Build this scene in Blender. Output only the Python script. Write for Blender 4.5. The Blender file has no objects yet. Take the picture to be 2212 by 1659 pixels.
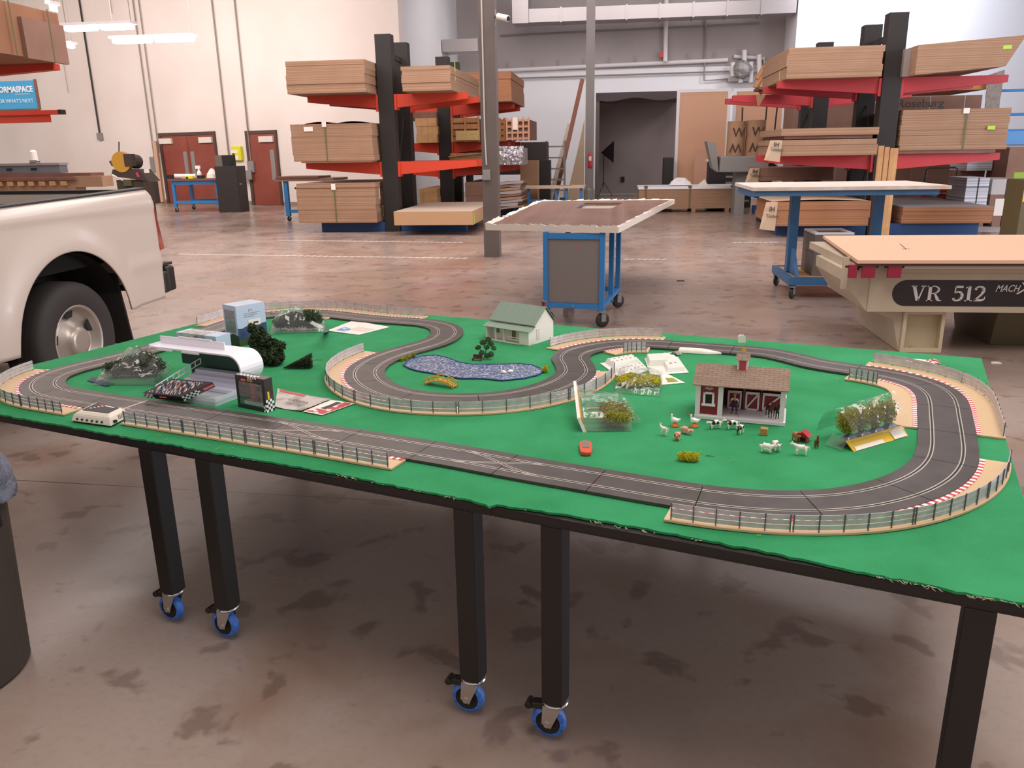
import bpy, math, random
from mathutils import Vector, Matrix, noise
random.seed(7)
C = bpy.context.scene.collection
R = math.radians
# ------------------------------------------------------------ camera
W_, H_, F_ = 2212, 1659, 1725.0
CZ = 1.57
CAMM = ((0.99219259, 0.01903705, -0.12325364), (0.12364282, -0.2794703, 0.95216007), (-0.01631942, -0.9599656, -0.27964215))
cam = bpy.data.cameras.new('camera'); co = bpy.data.objects.new('camera', cam); C.objects.link(co)
cam.sensor_width = 36; cam.lens = F_ / W_ * 36; cam.clip_end = 200; cam.clip_start = .02
_r = Vector([CAMM[i][0] for i in range(3)]); _d = Vector([CAMM[i][1] for i in range(3)]); _f = Vector([CAMM[i][2] for i in range(3)])
mw = Matrix.Identity(4)
for i in range(3):
    mw[i][0] = _r[i]; mw[i][1] = -_d[i]; mw[i][2] = -_f[i]
mw[2][3] = CZ
co.matrix_world = mw
bpy.context.scene.camera = co
sc = bpy.context.scene
sc.view_settings.view_transform = 'Standard'; sc.view_settings.look = 'None'
sc.view_settings.gamma = 1; sc.view_settings.use_curve_mapping = False
sc.view_settings.exposure = 0.0
# ------------------------------------------------------------ world + lights
wd = bpy.data.worlds.new('world'); sc.world = wd; wd.use_nodes = True
wd.node_tree.nodes['Background'].inputs[0].default_value = (1.0, .90, .86, 1)
wd.node_tree.nodes['Background'].inputs[1].default_value = 0.58
def area(name, loc, target, sx, sy, power, col):
    l = bpy.data.lights.new(name, 'AREA'); l.shape = 'RECTANGLE'; l.size = sx; l.size_y = sy; l.energy = power; l.color = col
    o = bpy.data.objects.new(name, l); C.objects.link(o); o.location = loc
    o.rotation_euler = (Vector(target) - Vector(loc)).to_track_quat('-Z', 'Y').to_euler(); return o
area('ceiling_light_near', (1.6, 2.6, 6.2), (0.6, 3.4, 0), 6, 3, 330, (1, .93, .89))
area('ceiling_light_left', (-9, 14, 7.4), (-9, 16, 0), 14, 12, 1600, (1, .88, .84))
area('wall_fill_left', (-17, 20.5, 5.8), (-17, 28.5, 3.0), 16, 1.2, 700, (1, .88, .83))  # added unseen fill lamp that brightens the left wall
area('ceiling_light_middle', (1, 14, 7.4), (1, 17, 0), 10, 10, 1000, (1, .93, .92))
area('ceiling_light_back', (0, 27, 7.4), (0, 29, 2), 9, 4, 380, (1, .94, .95))
area('skylight_right', (8.6, 28.2, 7.7), (8.9, 30.6, 3.5), 3, 2, 620, (.88, .91, 1))
area('daylight_door', (15, 9, 3.2), (0, 12, 1), 8, 5, 1350, (.86, .89, 1))
# ------------------------------------------------------------ pixel helpers (photo pixel -> point of the real place)
def ray(px, py):
    a, b, c = px - W_ / 2, py - H_ / 2, F_
    return Vector([CAMM[i][0] * a + CAMM[i][1] * b + CAMM[i][2] * c for i in range(3)])
def at(px, py, z=0.0):
    v = ray(px, py); t = (z - CZ) / v.z; return Vector((v.x * t, v.y * t, z))
def aty(px, py, Y):
    v = ray(px, py); t = Y / v.y; return Vector((v.x * t, Y, CZ + v.z * t))
def atp(px, py, P0, N):
    v = ray(px, py); t = (Vector(P0) - Vector((0, 0, CZ))).dot(N) / v.dot(N); return Vector((0, 0, CZ)) + v * t
def zat(x, y, py):
    a = CAMM[0][1] * x + CAMM[1][1] * y; b = CAMM[2][1]
    c = CAMM[0][2] * x + CAMM[1][2] * y; d = CAMM[2][2]; k = (py - H_ / 2) / F_
    return CZ + (k * c - a) / (b - k * d)
# ------------------------------------------------------------ mesh helpers
class MB:
    def __init__(s): s.v = []; s.f = []; s.m = []
    def add(s, vs, fs, mi=0):
        n = len(s.v); s.v += [tuple(v) for v in vs]; s.f += [tuple(i + n for i in f) for f in fs]; s.m += [mi] * len(fs); return s
    def box(s, x0, y0, z0, x1, y1, z1, mi=0):
        if x0 > x1: x0, x1 = x1, x0
        if y0 > y1: y0, y1 = y1, y0
        if z0 > z1: z0, z1 = z1, z0
        return s.add([(x0, y0, z0), (x1, y0, z0), (x1, y1, z0), (x0, y1, z0), (x0, y0, z1), (x1, y0, z1), (x1, y1, z1), (x0, y1, z1)],
              [(0, 3, 2, 1), (4, 5, 6, 7), (0, 1, 5, 4), (1, 2, 6, 5), (2, 3, 7, 6), (3, 0, 4, 7)], mi)
    def cbox(s, cx, cy, cz, sx, sy, sz, mi=0): return s.box(cx - sx / 2, cy - sy / 2, cz - sz / 2, cx + sx / 2, cy + sy / 2, cz + sz / 2, mi)
    def hexa(s, p, mi=0):      # 4 bottom + 4 top points
        return s.add(p, [(0, 3, 2, 1), (4, 5, 6, 7), (0, 1, 5, 4), (1, 2, 6, 5), (2, 3, 7, 6), (3, 0, 4, 7)], mi)
    def bar(s, a, b, w, h, mi=0, up=(0, 0, 1)):
        a = Vector(a); b = Vector(b); t = (b - a).normalized(); u = Vector(up)
        if abs(t.dot(u)) > .98: u = Vector((0, 1, 0))
        x = t.cross(u).normalized() * w / 2; y = x.cross(t).normalized() * h / 2
        return s.hexa([a - x - y, b - x - y, b + x - y, a + x - y, a - x + y, b - x + y, b + x + y, a + x + y], mi)
    def tube(s, pts, r, n=8, mi=0, cap=True):
        pts = [Vector(p) for p in pts]; m = len(pts); rr = r if isinstance(r, (list, tuple)) else [r] * m
        vs = []; fs = []; prev = None
        for i, p in enumerate(pts):
            t = (pts[min(i + 1, m - 1)] - pts[max(i - 1, 0)]).normalized()
            if prev is None:
                u = Vector((0, 0, 1)) if abs(t.z) < .9 else Vector((1, 0, 0)); x = t.cross(u).normalized()
            else: x = (prev - t * prev.dot(t)).normalized()
            prev = x; y = t.cross(x)
            for k in range(n):
                a = 2 * math.pi * k / n; vs.append(p + (x * math.cos(a) + y * math.sin(a)) * rr[i])
        for i in range(m - 1):
            for k in range(n):
                q = (k + 1) % n; fs.append((i * n + k, i * n + q, (i + 1) * n + q, (i + 1) * n + k))
        if cap: fs.append(tuple(reversed(range(n)))); fs.append(tuple((m - 1) * n + k for k in range(n)))
        return s.add(vs, fs, mi)
    def cyl(s, a, b, r, n=16, r2=None, mi=0): return s.tube([a, b], [r, r if r2 is None else r2], n, mi)
    def lathe(s, prof, n=24, M=None, mi=0):      # prof: (radius, height) about z
        M = M or Matrix.Identity(4); vs = []; fs = []
        for r, h in prof:
            for k in range(n):
                a = 2 * math.pi * k / n; vs.append(M @ Vector((r * math.cos(a), r * math.sin(a), h)))
        for i in range(len(prof) - 1):
            for k in range(n):
                q = (k + 1) % n; fs.append((i * n + k, i * n + q, (i + 1) * n + q, (i + 1) * n + k))
        return s.add(vs, fs, mi)
    def ball(s, c, r, n=10, m=7, mi=0, jit=0):
        rx, ry, rz = r if isinstance(r, (tuple, list)) else (r, r, r); vs = []; fs = []
        for i in range(m + 1):
            th = math.pi * i / m
            for k in range(n):
                a = 2 * math.pi * k / n; j = 1 + random.uniform(-jit, jit)
                vs.append((c[0] + rx * math.sin(th) * math.cos(a) * j, c[1] + ry * math.sin(th) * math.sin(a) * j, c[2] + rz * math.cos(th) * j))
        for i in range(m):
            for k in range(n):
                q = (k + 1) % n; fs.append((i * n + k, (i + 1) * n + k, (i + 1) * n + q, i * n + q))
        return s.add(vs, fs, mi)
    def prism(s, poly, z0, z1, mi=0, M=None):     # poly: list (x,y) ccw
        n = len(poly); vs = [(x, y, z0) for x, y in poly] + [(x, y, z1) for x, y in poly]
        if M: vs = [M @ Vector(v) for v in vs]
        return s.add(vs, [tuple(reversed(range(n))), tuple(range(n, 2 * n))] + [(i, (i + 1) % n, n + (i + 1) % n, n + i) for i in range(n)], mi)
    def quad(s, a, b, c, d, mi=0): return s.add([a, b, c, d], [(0, 1, 2, 3)], mi)
    def grid(s, fn, nu, nv, mi=0, mf=None):
        vs = [fn(i / nu, j / nv) for i in range(nu + 1) for j in range(nv + 1)]; n = len(s.v)
        s.v += [tuple(v) for v in vs]
        for i in range(nu):
            for j in range(nv):
                a = i * (nv + 1) + j; s.f.append((n + a, n + a + nv + 1, n + a + nv + 2, n + a + 1)); s.m.append(mf(i, j) if mf else mi)
        return s
    def xf(s, M): s.v = [tuple(M @ Vector(v)) for v in s.v]; return s
INV = {}
def tag(o, label=None, cat=None, group=None, kind=None):
    if label: o['label'] = label
    if cat: o['category'] = cat
    if group: o['group'] = group
    if kind: o['kind'] = kind
    return o
def T(name, label, cat, loc=(0, 0, 0), rz=0.0, group=None):
    o = bpy.data.objects.new(name, None); C.objects.link(o); o.empty_display_size = .05
    o.location = loc; o.rotation_euler = (0, 0, rz); tag(o, label, cat, group)
    INV[o.name] = (Matrix.Translation(Vector(loc)) @ Matrix.Rotation(rz, 4, 'Z')).inverted(); return o
def P(name, mb, mats, par=None, smooth=False, bev=0, w=False, label=None, solid=0, sub=0, loc=None, rz=None):
    me = bpy.data.meshes.new(name); vs = mb.v
    if w and par is not None and par.name in INV: I = INV[par.name]; vs = [tuple(I @ Vector(v)) for v in vs]
    me.from_pydata(vs, [], mb.f)
    if not isinstance(mats, (list, tuple)): mats = [mats]
    for m in mats: me.materials.append(m)
    if len(mats) > 1: me.polygons.foreach_set('material_index', mb.m)
    if smooth: me.polygons.foreach_set('use_smooth', [True] * len(me.polygons))
    me.update(); o = bpy.data.objects.new(name, me); C.objects.link(o)
    if par is not None:
        o.parent = par
        if par.name in INV and loc is None: INV[o.name] = INV[par.name]
    if loc is not None: o.location = loc
    if rz is not None: o.rotation_euler = (0, 0, rz)
    if bev:
        b = o.modifiers.new('bevel', 'BEVEL'); b.width = bev; b.segments = 2; b.limit_method = 'ANGLE'; b.angle_limit = R(35)
    if solid:
        b = o.modifiers.new('solid', 'SOLIDIFY'); b.thickness = solid; b.offset = 0
    if sub:
        b = o.modifiers.new('sub', 'SUBSURF'); b.levels = sub; b.render_levels = sub
    if label: o['label'] = label
    return o
def TP(name, label, cat, mb, mats, loc=(0, 0, 0), rz=0, group=None, w=False, **k):   # a thing that is one mesh
    if w:
        I = (Matrix.Translation(Vector(loc)) @ Matrix.Rotation(rz, 4, 'Z')).inverted(); mb.v = [tuple(I @ Vector(v)) for v in mb.v]
    o = P(name, mb, mats, None, loc=loc, rz=rz, **k); tag(o, label, cat, group); return o
def ST(name, mb, mats, **k): return tag(P(name, mb, mats, **k), kind='structure')
def dup(root, loc=None, rz=None, label=None, scale=None):
    r = root.copy(); C.objects.link(r)
    if loc is not None: r.location = loc
    if rz is not None: r.rotation_euler = (0, 0, rz)
    if scale is not None: r.scale = (scale,) * 3
    if label: r['label'] = label
    for ch in list(root.children):
        c = ch.copy(); C.objects.link(c); c.parent = r
        for g in list(ch.children):
            d = g.copy(); C.objects.link(d); d.parent = c
    return r
def skin(name, J, E, mat_, par=None, sub=2):      # J: list (x,y,z,r[,r2]); E: edges; first vertex is the root
    me = bpy.data.meshes.new(name); me.from_pydata([j[:3] for j in J], E, [])
    me.materials.append(mat_); o = bpy.data.objects.new(name, me); C.objects.link(o)
    if par is not None: o.parent = par
    m = o.modifiers.new('skin', 'SKIN'); m.use_smooth_shade = True; m.branch_smoothing = .6
    if not me.skin_vertices: me.attributes.new('skin', 'FLOAT', 'POINT')
    sv = me.skin_vertices[0].data
    for i, j in enumerate(J): sv[i].radius = (j[3], j[4] if len(j) > 4 else j[3]); sv[i].use_root = (i == 0)
    s = o.modifiers.new('sub', 'SUBSURF'); s.levels = 1; s.render_levels = sub
    return o
def text(name, s, size, mat_, par, M, ext=.0004, sx=1.0, bold=0.0, shear=0.0, align='LEFT'):
    cu = bpy.data.curves.new(name, 'FONT'); cu.body = s; cu.size = size; cu.extrude = ext; cu.offset = bold; cu.shear = shear; cu.align_x = align
    cu.resolution_u = 3
    t = bpy.data.objects.new(name + '_t', cu); C.objects.link(t); bpy.context.view_layer.update()
    me = bpy.data.meshes.new_from_object(t.evaluated_get(bpy.context.evaluated_depsgraph_get()))
    bpy.data.objects.remove(t); bpy.data.curves.remove(cu); me.materials.clear(); me.materials.append(mat_)
    me.transform(M @ Matrix.Diagonal((sx, 1, 1, 1))); o = bpy.data.objects.new(name, me); C.objects.link(o); o.parent = par; return o
def frame(o, x, y):     # 4x4 with text x along x, up along y
    x = Vector(x).normalized(); y = Vector(y); y = (y - x * y.dot(x)).normalized(); z = x.cross(y); m = Matrix.Identity(4)
    for i in range(3): m[i][0] = x[i]; m[i][1] = y[i]; m[i][2] = z[i]; m[i][3] = o[i]
    return m
# ------------------------------------------------------------ materials
def col(h):
    h = h.lstrip('#'); r = []
    for i in (0, 2, 4):
        c = int(h[i:i + 2], 16) / 255; r.append(c / 12.92 if c <= .04045 else ((c + .055) / 1.055) ** 2.4)
    return (*r, 1)
def mat(name, c, rough=.6, metal=0.0, noise_=None, bump=None, stripe=None, emit=None, coat=0, thresh=None, coord='Object'):
    m = bpy.data.materials.new(name); m.use_nodes = True; nt = m.node_tree; N = nt.nodes; L = nt.links; b = N['Principled BSDF']
    b.inputs['Base Color'].default_value = col(c); b.inputs['Roughness'].default_value = rough; b.inputs['Metallic'].default_value = metal
    if coat: b.inputs['Coat Weight'].default_value = coat; b.inputs['Coat Roughness'].default_value = .08
    tc = N.new('ShaderNodeTexCoord'); last = None
    def mixc(fac, a, c2):
        x = N.new('ShaderNodeMix'); x.data_type = 'RGBA'; L.new(fac, x.inputs['Factor'])
        if isinstance(a, str): x.inputs['A'].default_value = col(a)
        else: L.new(a, x.inputs['A'])
        x.inputs['B'].default_value = col(c2); return x.outputs['Result']
    if noise_:
        n = N.new('ShaderNodeTexNoise'); n.inputs['Scale'].default_value = noise_[0]; n.inputs['Detail'].default_value = 6
        L.new(tc.outputs[coord], n.inputs['Vector']); cr = N.new('ShaderNodeMapRange'); lo, hi = (noise_[2] if len(noise_) > 2 else (.35, .68))
        cr.inputs['From Min'].default_value = lo; cr.inputs['From Max'].default_value = hi; L.new(n.outputs['Fac'], cr.inputs['Value'])
        last = mixc(cr.outputs['Result'], c, noise_[1])
    if stripe:      # (axis, scale, colour, width)
        sp = N.new('ShaderNodeSeparateXYZ'); L.new(tc.outputs[coord], sp.inputs[0])
        mu = N.new('ShaderNodeMath'); mu.operation = 'MULTIPLY'; L.new(sp.outputs[stripe[0]], mu.inputs[0]); mu.inputs[1].default_value = stripe[1]
        nn = N.new('ShaderNodeTexNoise'); nn.noise_dimensions = '1D'; L.new(mu.outputs[0], nn.inputs['W']); nn.inputs['Scale'].default_value = 1; nn.inputs['Detail'].default_value = 2
        cr = N.new('ShaderNodeMapRange'); cr.inputs['From Min'].default_value = .45; cr.inputs['From Max'].default_value = .45 + stripe[3]; L.new(nn.outputs['Fac'], cr.inputs['Value'])
        last = mixc(cr.outputs['Result'], last or c, stripe[2])
    if last is not None: L.new(last, b.inputs['Base Color'])
    if bump:
        n = N.new('ShaderNodeTexNoise'); n.inputs['Scale'].default_value = bump[0]; n.inputs['Detail'].default_value = 4; L.new(tc.outputs[coord], n.inputs['Vector'])
        bp = N.new('ShaderNodeBump'); bp.inputs['Strength'].default_value = bump[1]; bp.inputs['Distance'].default_value = bump[2] if len(bump) > 2 else .01
        L.new(n.outputs['Fac'], bp.inputs['Height']); L.new(bp.outputs['Normal'], b.inputs['Normal'])
    if emit: b.inputs['Emission Color'].default_value = col(c); b.inputs['Emission Strength'].default_value = emit
    m.diffuse_color = col(c); return m
def film(name, c='#ffffff', gloss=.2, rough=.08, haze=.0):       # clear plastic: transparent plus a fresnel gloss and a little milky diffuse
    m = bpy.data.materials.new(name); m.use_nodes = True; nt = m.node_tree; N = nt.nodes; L = nt.links; N.remove(N['Principled BSDF'])
    tr = N.new('ShaderNodeBsdfTransparent'); tr.inputs[0].default_value = col(c); gl = N.new('ShaderNodeBsdfGlossy'); gl.inputs['Roughness'].default_value = rough
    gl.inputs[0].default_value = (1, 1, 1, 1)
    fr = N.new('ShaderNodeFresnel'); fr.inputs[0].default_value = 1.45; ad = N.new('ShaderNodeMath'); ad.operation = 'ADD'; ad.use_clamp = True; hf = N.new('ShaderNodeMath'); hf.operation = 'MULTIPLY'; L.new(fr.outputs[0], hf.inputs[0]); hf.inputs[1].default_value = .5; L.new(hf.outputs[0], ad.inputs[0]); ad.inputs[1].default_value = gloss - .02
    mx = N.new('ShaderNodeMixShader'); L.new(ad.outputs[0], mx.inputs[0]); L.new(tr.outputs[0], mx.inputs[1]); L.new(gl.outputs[0], mx.inputs[2])
    out = mx.outputs[0]
    if haze:
        df = N.new('ShaderNodeBsdfDiffuse'); df.inputs[0].default_value = (.9, .9, .92, 1); m2 = N.new('ShaderNodeMixShader'); m2.inputs[0].default_value = haze
        L.new(out, m2.inputs[1]); L.new(df.outputs[0], m2.inputs[2]); out = m2.outputs[0]
    tc = N.new('ShaderNodeTexCoord'); n = N.new('ShaderNodeTexNoise'); n.inputs['Scale'].default_value = 60; L.new(tc.outputs['Object'], n.inputs['Vector'])
    bp = N.new('ShaderNodeBump'); bp.inputs['Strength'].default_value = .5; bp.inputs['Distance'].default_value = .003; L.new(n.outputs['Fac'], bp.inputs['Height'])
    L.new(bp.outputs[0], gl.inputs['Normal']); L.new(out, N['Material Output'].inputs['Surface']); return m
m_blk = mat('black_steel', '#1d1714', .5); m_white = mat('white_plastic', '#e9e6e8', .35); m_grey = mat('grey_metal', '#8b8784', .45, .2)
m_blue = mat('blue_paint', '#2f6fb0', .45, noise_=(9, '#3a7fc4')); m_dkblue = mat('navy_paint', '#1d3f6e', .5); m_orange = mat('orange_paint', '#c43c22', .45)
m_redarm = mat('red_paint', '#b5343a', .45); m_chrome = mat('zinc', '#c9c4bf', .25, .9); m_rubber = mat('rubber', '#2a2523', .7)
m_mdf = mat('fibreboard', '#a0826a', .8, noise_=(3, '#967860'), stripe=(2, 55, '#8f6a50', .12)); m_mdf2 = mat('orange_fibreboard', '#a2714f', .8, stripe=(2, 60, '#8c5d40', .12))
m_card = mat('cardboard', '#a88468', .85, noise_=(2, '#9a765c')); m_card2 = mat('dull_cardboard', '#8d6a5c', .85, noise_=(2, '#80604f'))
m_wood = mat('pine_wood', '#c59a68', .7, noise_=(6, '#b2855a'), stripe=(0, 30, '#a67a4e', .3)); m_brown = mat('brown_board', '#7d5546', .6, noise_=(2.5, '#6b463a'))
m_paper = mat('paper', '#e6ddd4', .8); m_tan = mat('tan_plastic', '#cdae87', .5); m_red = mat('red_plastic', '#c22a34', .4)
m_dark = mat('dark_void', '#171312', .7); m_lime = mat('lime_tag', '#a6cf3f', .6); m_strap = mat('green_strap', '#5c6038', .6)
m_film = film('clear_film', gloss=.085, haze=.015); m_clear = film('clear_box_plastic', '#f2f4f6', .04, .05, .03)
# ============================================================ THE ROOM
def floor_mat():
    m = bpy.data.materials.new('polished_concrete'); m.use_nodes = True; nt = m.node_tree; N = nt.nodes; L = nt.links; b = N['Principled BSDF']
    g = N.new('ShaderNodeNewGeometry'); sp = N.new('ShaderNodeSeparateXYZ'); L.new(g.outputs['Position'], sp.inputs[0])
    def ns(scale, det, lo, hi, dist=0):
        n = N.new('ShaderNodeTexNoise'); n.inputs['Scale'].default_value = scale; n.inputs['Detail'].default_value = det; n.inputs['Distortion'].default_value = dist
        L.new(g.outputs['Position'], n.inputs['Vector']); r = N.new('ShaderNodeMapRange'); r.inputs['From Min'].default_value = lo; r.inputs['From Max'].default_value = hi
        L.new(n.outputs['Fac'], r.inputs['Value']); return r.outputs['Result']
    def mx(f, a, c, k=1):
        x = N.new('ShaderNodeMix'); x.data_type = 'RGBA'; mm = N.new('ShaderNodeMath'); mm.operation = 'MULTIPLY'; L.new(f, mm.inputs[0]); mm.inputs[1].default_value = k
        L.new(mm.outputs[0], x.inputs['Factor']); L.new(a, x.inputs['A']) if not isinstance(a, str) else setattr(x.inputs['A'], 'default_value', col(a)); x.inputs['B'].default_value = col(c); return x.outputs['Result']
    c = mx(ns(.35, 5, .35, .65, .6), '#a4938a', '#907a6d')
    c = mx(ns(1.7, 8, .5, .68, .4), c, '#8a6d5c', .7)
    c = mx(ns(.8, 8, .52, .62, .2), c, '#7a6a66', .45)
    c = mx(ns(5.2, 4, .58, .64, .3), c, '#604b44', .5)
    c = mx(ns(40, 5, .5, .8), c, '#7c6455', .25)
    # pour joint running across under the table
    def lin(a, bb, w, src, k):
        nonlocal c
        s1 = N.new('ShaderNodeMath'); s1.operation = 'MULTIPLY_ADD'; L.new(sp.outputs[0], s1.inputs[0]); s1.inputs[1].default_value = a; s1.inputs[2].default_value = bb
        s2 = N.new('ShaderNodeMath'); s2.operation = 'ADD'; L.new(s1.outputs[0], s2.inputs[0]); L.new(sp.outputs[1], s2.inputs[1])
        s3 = N.new('ShaderNodeMath'); s3.operation = 'ABSOLUTE'; L.new(s2.outputs[0], s3.inputs[0])
        s4 = N.new('ShaderNodeMath'); s4.operation = 'LESS_THAN'; L.new(s3.outputs[0], s4.inputs[0]); s4.inputs[1].default_value = w
        c = mx(s4.outputs[0], c, src, k)
    lin(.040, -3.312, .0035, '#2b1d17', .8)
    lin(.045, -9.1, .006, '#4b382f', .6); lin(.04, -15.0, .008, '#4b382f', .5)
    L.new(c, b.inputs['Base Color'])
    r = ns(1.1, 6, .3, .7, .5); rr = N.new('ShaderNodeMapRange'); rr.inputs['To Min'].default_value = .17; rr.inputs['To Max'].default_value = .36; L.new(r, rr.inputs['Value']); L.new(rr.outputs[0], b.inputs['Roughness'])
    n = N.new('ShaderNodeTexNoise'); n.inputs['Scale'].default_value = 2.2; n.inputs['Detail'].default_value = 6; L.new(g.outputs['Position'], n.inputs['Vector'])
    bp = N.new('ShaderNodeBump'); bp.inputs['Strength'].default_value = .12; bp.inputs['Distance'].default_value = .02; L.new(n.outputs['Fac'], bp.inputs['Height']); L.new(bp.outputs[0], b.inputs['Normal'])
    return m
ST('floor', MB().box(-26, -3, -.1, 20, 34.5, 0), floor_mat())
WALLC = '#e0d6d0'
m_wall = mat('painted_wall', WALLC, .75, noise_=(.5, '#d9cdc6')); m_wallc = mat('cool_wall', '#dcdadc', .75); m_wallg = mat('wall_shade_grey', '#a39a98', .8, noise_=(.6, '#9b928f'))
wp0 = at(340, 438); wp1 = at(600, 443.5); wdir = (wp1 - wp0); wdir.z = 0; wdir.normalize(); wn = Vector((-wdir.y, wdir.x, 0))
def onw(px, py, off=0.0): p = atp(px, py, wp0, wn); return p - wn * off if wn.y > 0 else p + wn * off
def wall_box(mb, a, b, z0, z1, th, mi=0):     # a,b points on a wall plane, box thickness th towards the viewer
    t = (b - a); t.z = 0; t.normalize(); n = Vector((t.y, -t.x, 0))
    if n.y > 0: n = -n
    n *= th; q = []
    for z in (z0, z1): q += [(a.x + n.x, a.y + n.y, z), (b.x + n.x, b.y + n.y, z), (b.x, b.y, z), (a.x, a.y, z)]
    return mb.hexa(q, mi)
wc = onw(881, 440); far = wp0 - wdir * 12
YB = 32.6; XL = wc.x; xr = aty(1690, 150, YB).x
mb = MB(); wall_box(mb, far - Vector((0, .0, 0)), wc, 0, 8, -.25); ST('wall_left', mb, m_wall)
ST('wall_return', MB().box(XL - .2, wc.y + .26, 0, XL, YB, 8), m_wallc)
ST('wall_back', MB().box(XL - .2, YB, 0, xr + .2, YB + .2, 8), m_wallc)
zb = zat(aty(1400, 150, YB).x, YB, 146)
ST('wall_back_shade', MB().box(XL, YB - .05, zb, xr, YB, 8), m_wallg)  # sheet over the upper back wall, its shadow painted in as grey
ST('wall_corner', MB().box(xr, 30.85, 0, xr + .2, YB, 8), m_wallc)
ST('wall_right', MB().box(xr, 30.6, 0, 20, 30.85, 8), mat('white_wall', '#d6d8e0', .6))
ST('ceiling', MB().box(-26, 8, 8, 20, 34.5, 8.2), mat('ceiling_deck', '#b8b2ac', .8))
mb = MB(); a_, b_ = onw(560, 440), onw(881, 440); wall_box(mb, far, onw(364, 440), 0, .12, .012); wall_box(mb, onw(484, 440), onw(546, 440), 0, .12, .012); wall_box(mb, onw(614, 440), wc, 0, .12, .012); ST('baseboard_left', mb, mat('base_cove', '#8c7c72', .6))
# doors
m_door = mat('door_red_brown', '#8c4434', .5, noise_=(1.5, '#80392b')); m_fr = mat('door_frame', '#4a362c', .5)
def door(name, px0, px1, pyt, leaves):
    a = onw(px0, 439); b = onw(px1, 439); zt = zat(a.x, a.y, pyt); L = (b - a).length; t = (b - a).normalized()
    r = bpy.data.objects.new(name, None); C.objects.link(r); r.location = (a.x, a.y, 0); r.rotation_euler = (0, 0, math.atan2(t.y, t.x)); tag(r, kind='structure')
    P('frame', MB().box(0, -.06, 0, .12, -.001, zt).box(L - .08, -.06, 0, L, -.001, zt).box(.12, -.06, zt - .1, L - .08, -.001, zt), m_fr, r)
    w = (L - .2) / leaves
    for i in range(leaves):
        x = .12 + i * w; d = P('door_leaf', MB().box(x + .01, -.035, .01, x + w - .01, -.002, zt - .11), m_door, r)
        cx = x + .25 if i == 0 and leaves == 2 else x + w - .35
        P('door_closer', MB().box(cx - .3, -.11, zt - .36, cx + .3, -.036, zt - .18), mat('closer', '#d8cfc5', .5), d)
        hx = x + w - .18 if i == 0 else x + .18
        P('push_plate', MB().box(hx - .09, -.045, .8, hx + .09, -.036, 1.75), m_grey, d)
    return r
door('door_1', 364, 483, 288, 2); door('door_2', 547, 613, 283, 1)
# painted seams and wall conduits
m_cond = mat('conduit_grey', '#8a8078', .5, .3)
def conduit(px, py, label, r=.022, mt=None, box=None, top=8.0, group='conduits on the door wall'):
    p = onw(px, py, .05); t = T('wall_conduit', label, 'conduit', p, math.atan2(wdir.y, wdir.x), group)
    P('pipe', MB().cyl((0, 0, 0), (0, 0, top - p.z), r, 8), mt or m_cond, t)
    if box: P('junction_box', MB().box(-box[0], -.05, -box[1], box[0], .045, box[1] * .2), m_grey, t)
    return t
conduit(336, 344, 'grey wall conduit ending in a switch box left of the wooden post', box=(.2, .42))
conduit(346, 330, 'grey wall conduit passing behind the top of the wooden post', r=.02, top=8)
conduit(498.5, 352, 'grey wall conduit just right of the double doors', r=.025, box=(.09, .3))
conduit(545, 352, 'grey wall conduit ending beside the single door', r=.025, box=(.14, .3))
conduit(218, 290, 'dark hanging cable down the left wall to a pulley', r=.03, mt=m_rubber, box=(.12, .2))
for px, py, q_ in ((150, 200, 'behind the tiny lamp end'), (245, 30, 'between the two strip lights')):
    conduit(px, py, 'thin faint line down the left wall ' + q_, r=.008, mt=m_cond, group='thin lines on the door wall')
# hanging strip lights
m_lamp = mat('lamp_tube', '#fff4ee', .5, emit=9.0)
def strip(px0, px1, py, Y, label, seg=2):
    a = aty(px0, py, Y); b = aty(px1, py, Y); t = T('strip_light', label, 'ceiling light', ((a.x + b.x) / 2, Y, a.z), 0, 'hanging strip lights'); L = b.x - a.x; w = L / seg
    for i in range(seg):
        x0 = -L / 2 + i * w + .02; P('lamp_tube', MB().box(x0 + .05, -.12, -.06, x0 + w - .09, .12, .05), m_lamp, t, bev=.04)
        P('housing', MB().box(x0, -.16, .055, x0 + w - .04, .16, .12), m_white, t)
    P('hanger', MB().cyl((-L / 2 + .1, 0, .12), (-L / 2 + .1, 0, 8 - a.z), .008, 6).cyl((L / 2 - .1, 0, .12), (L / 2 - .1, 0, 8 - a.z), .008, 6), m_cond, t)
strip(136, 293, 63, 20, 'upper hanging strip light of two lit tubes beside the cardboard stack')
strip(241, 424, 90, 21.6, 'lower right hanging strip light with two lit tubes')
strip(142, 163, 100, 24, 'tiny lit strip light end at the stack corner', 1)
strip(108, 123, 18, 16, 'small lit lamp above the top of the cardboard stack', 1)
# floor tape
mb = MB()
for (x0, y0, x1, y1, n) in ((382, 549, 1010, 558, 46), (600, 519, 1000, 524, 34), (1345, 560, 1440, 560, 7), (1580, 524, 1680, 523, 9)):
    A = at(x0, y0); B = at(x1, y1)
    for i in range(n):
        p = A.lerp(B, (i + .1) / n); q = A.lerp(B, (i + .55) / n); mb.hexa([(p.x, p.y - .03, .0005), (q.x, q.y - .03, .0005), (q.x + .06, q.y + .03, .0005), (p.x + .06, p.y + .03, .0005), (p.x, p.y - .03, .0015), (q.x, q.y - .03, .0015), (q.x + .06, q.y + .03, .0015), (p.x + .06, p.y + .03, .0015)])
TP('floor_tape', 'dashed white marking tape in lines across the concrete floor', 'floor tape', mb, m_paper)
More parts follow.
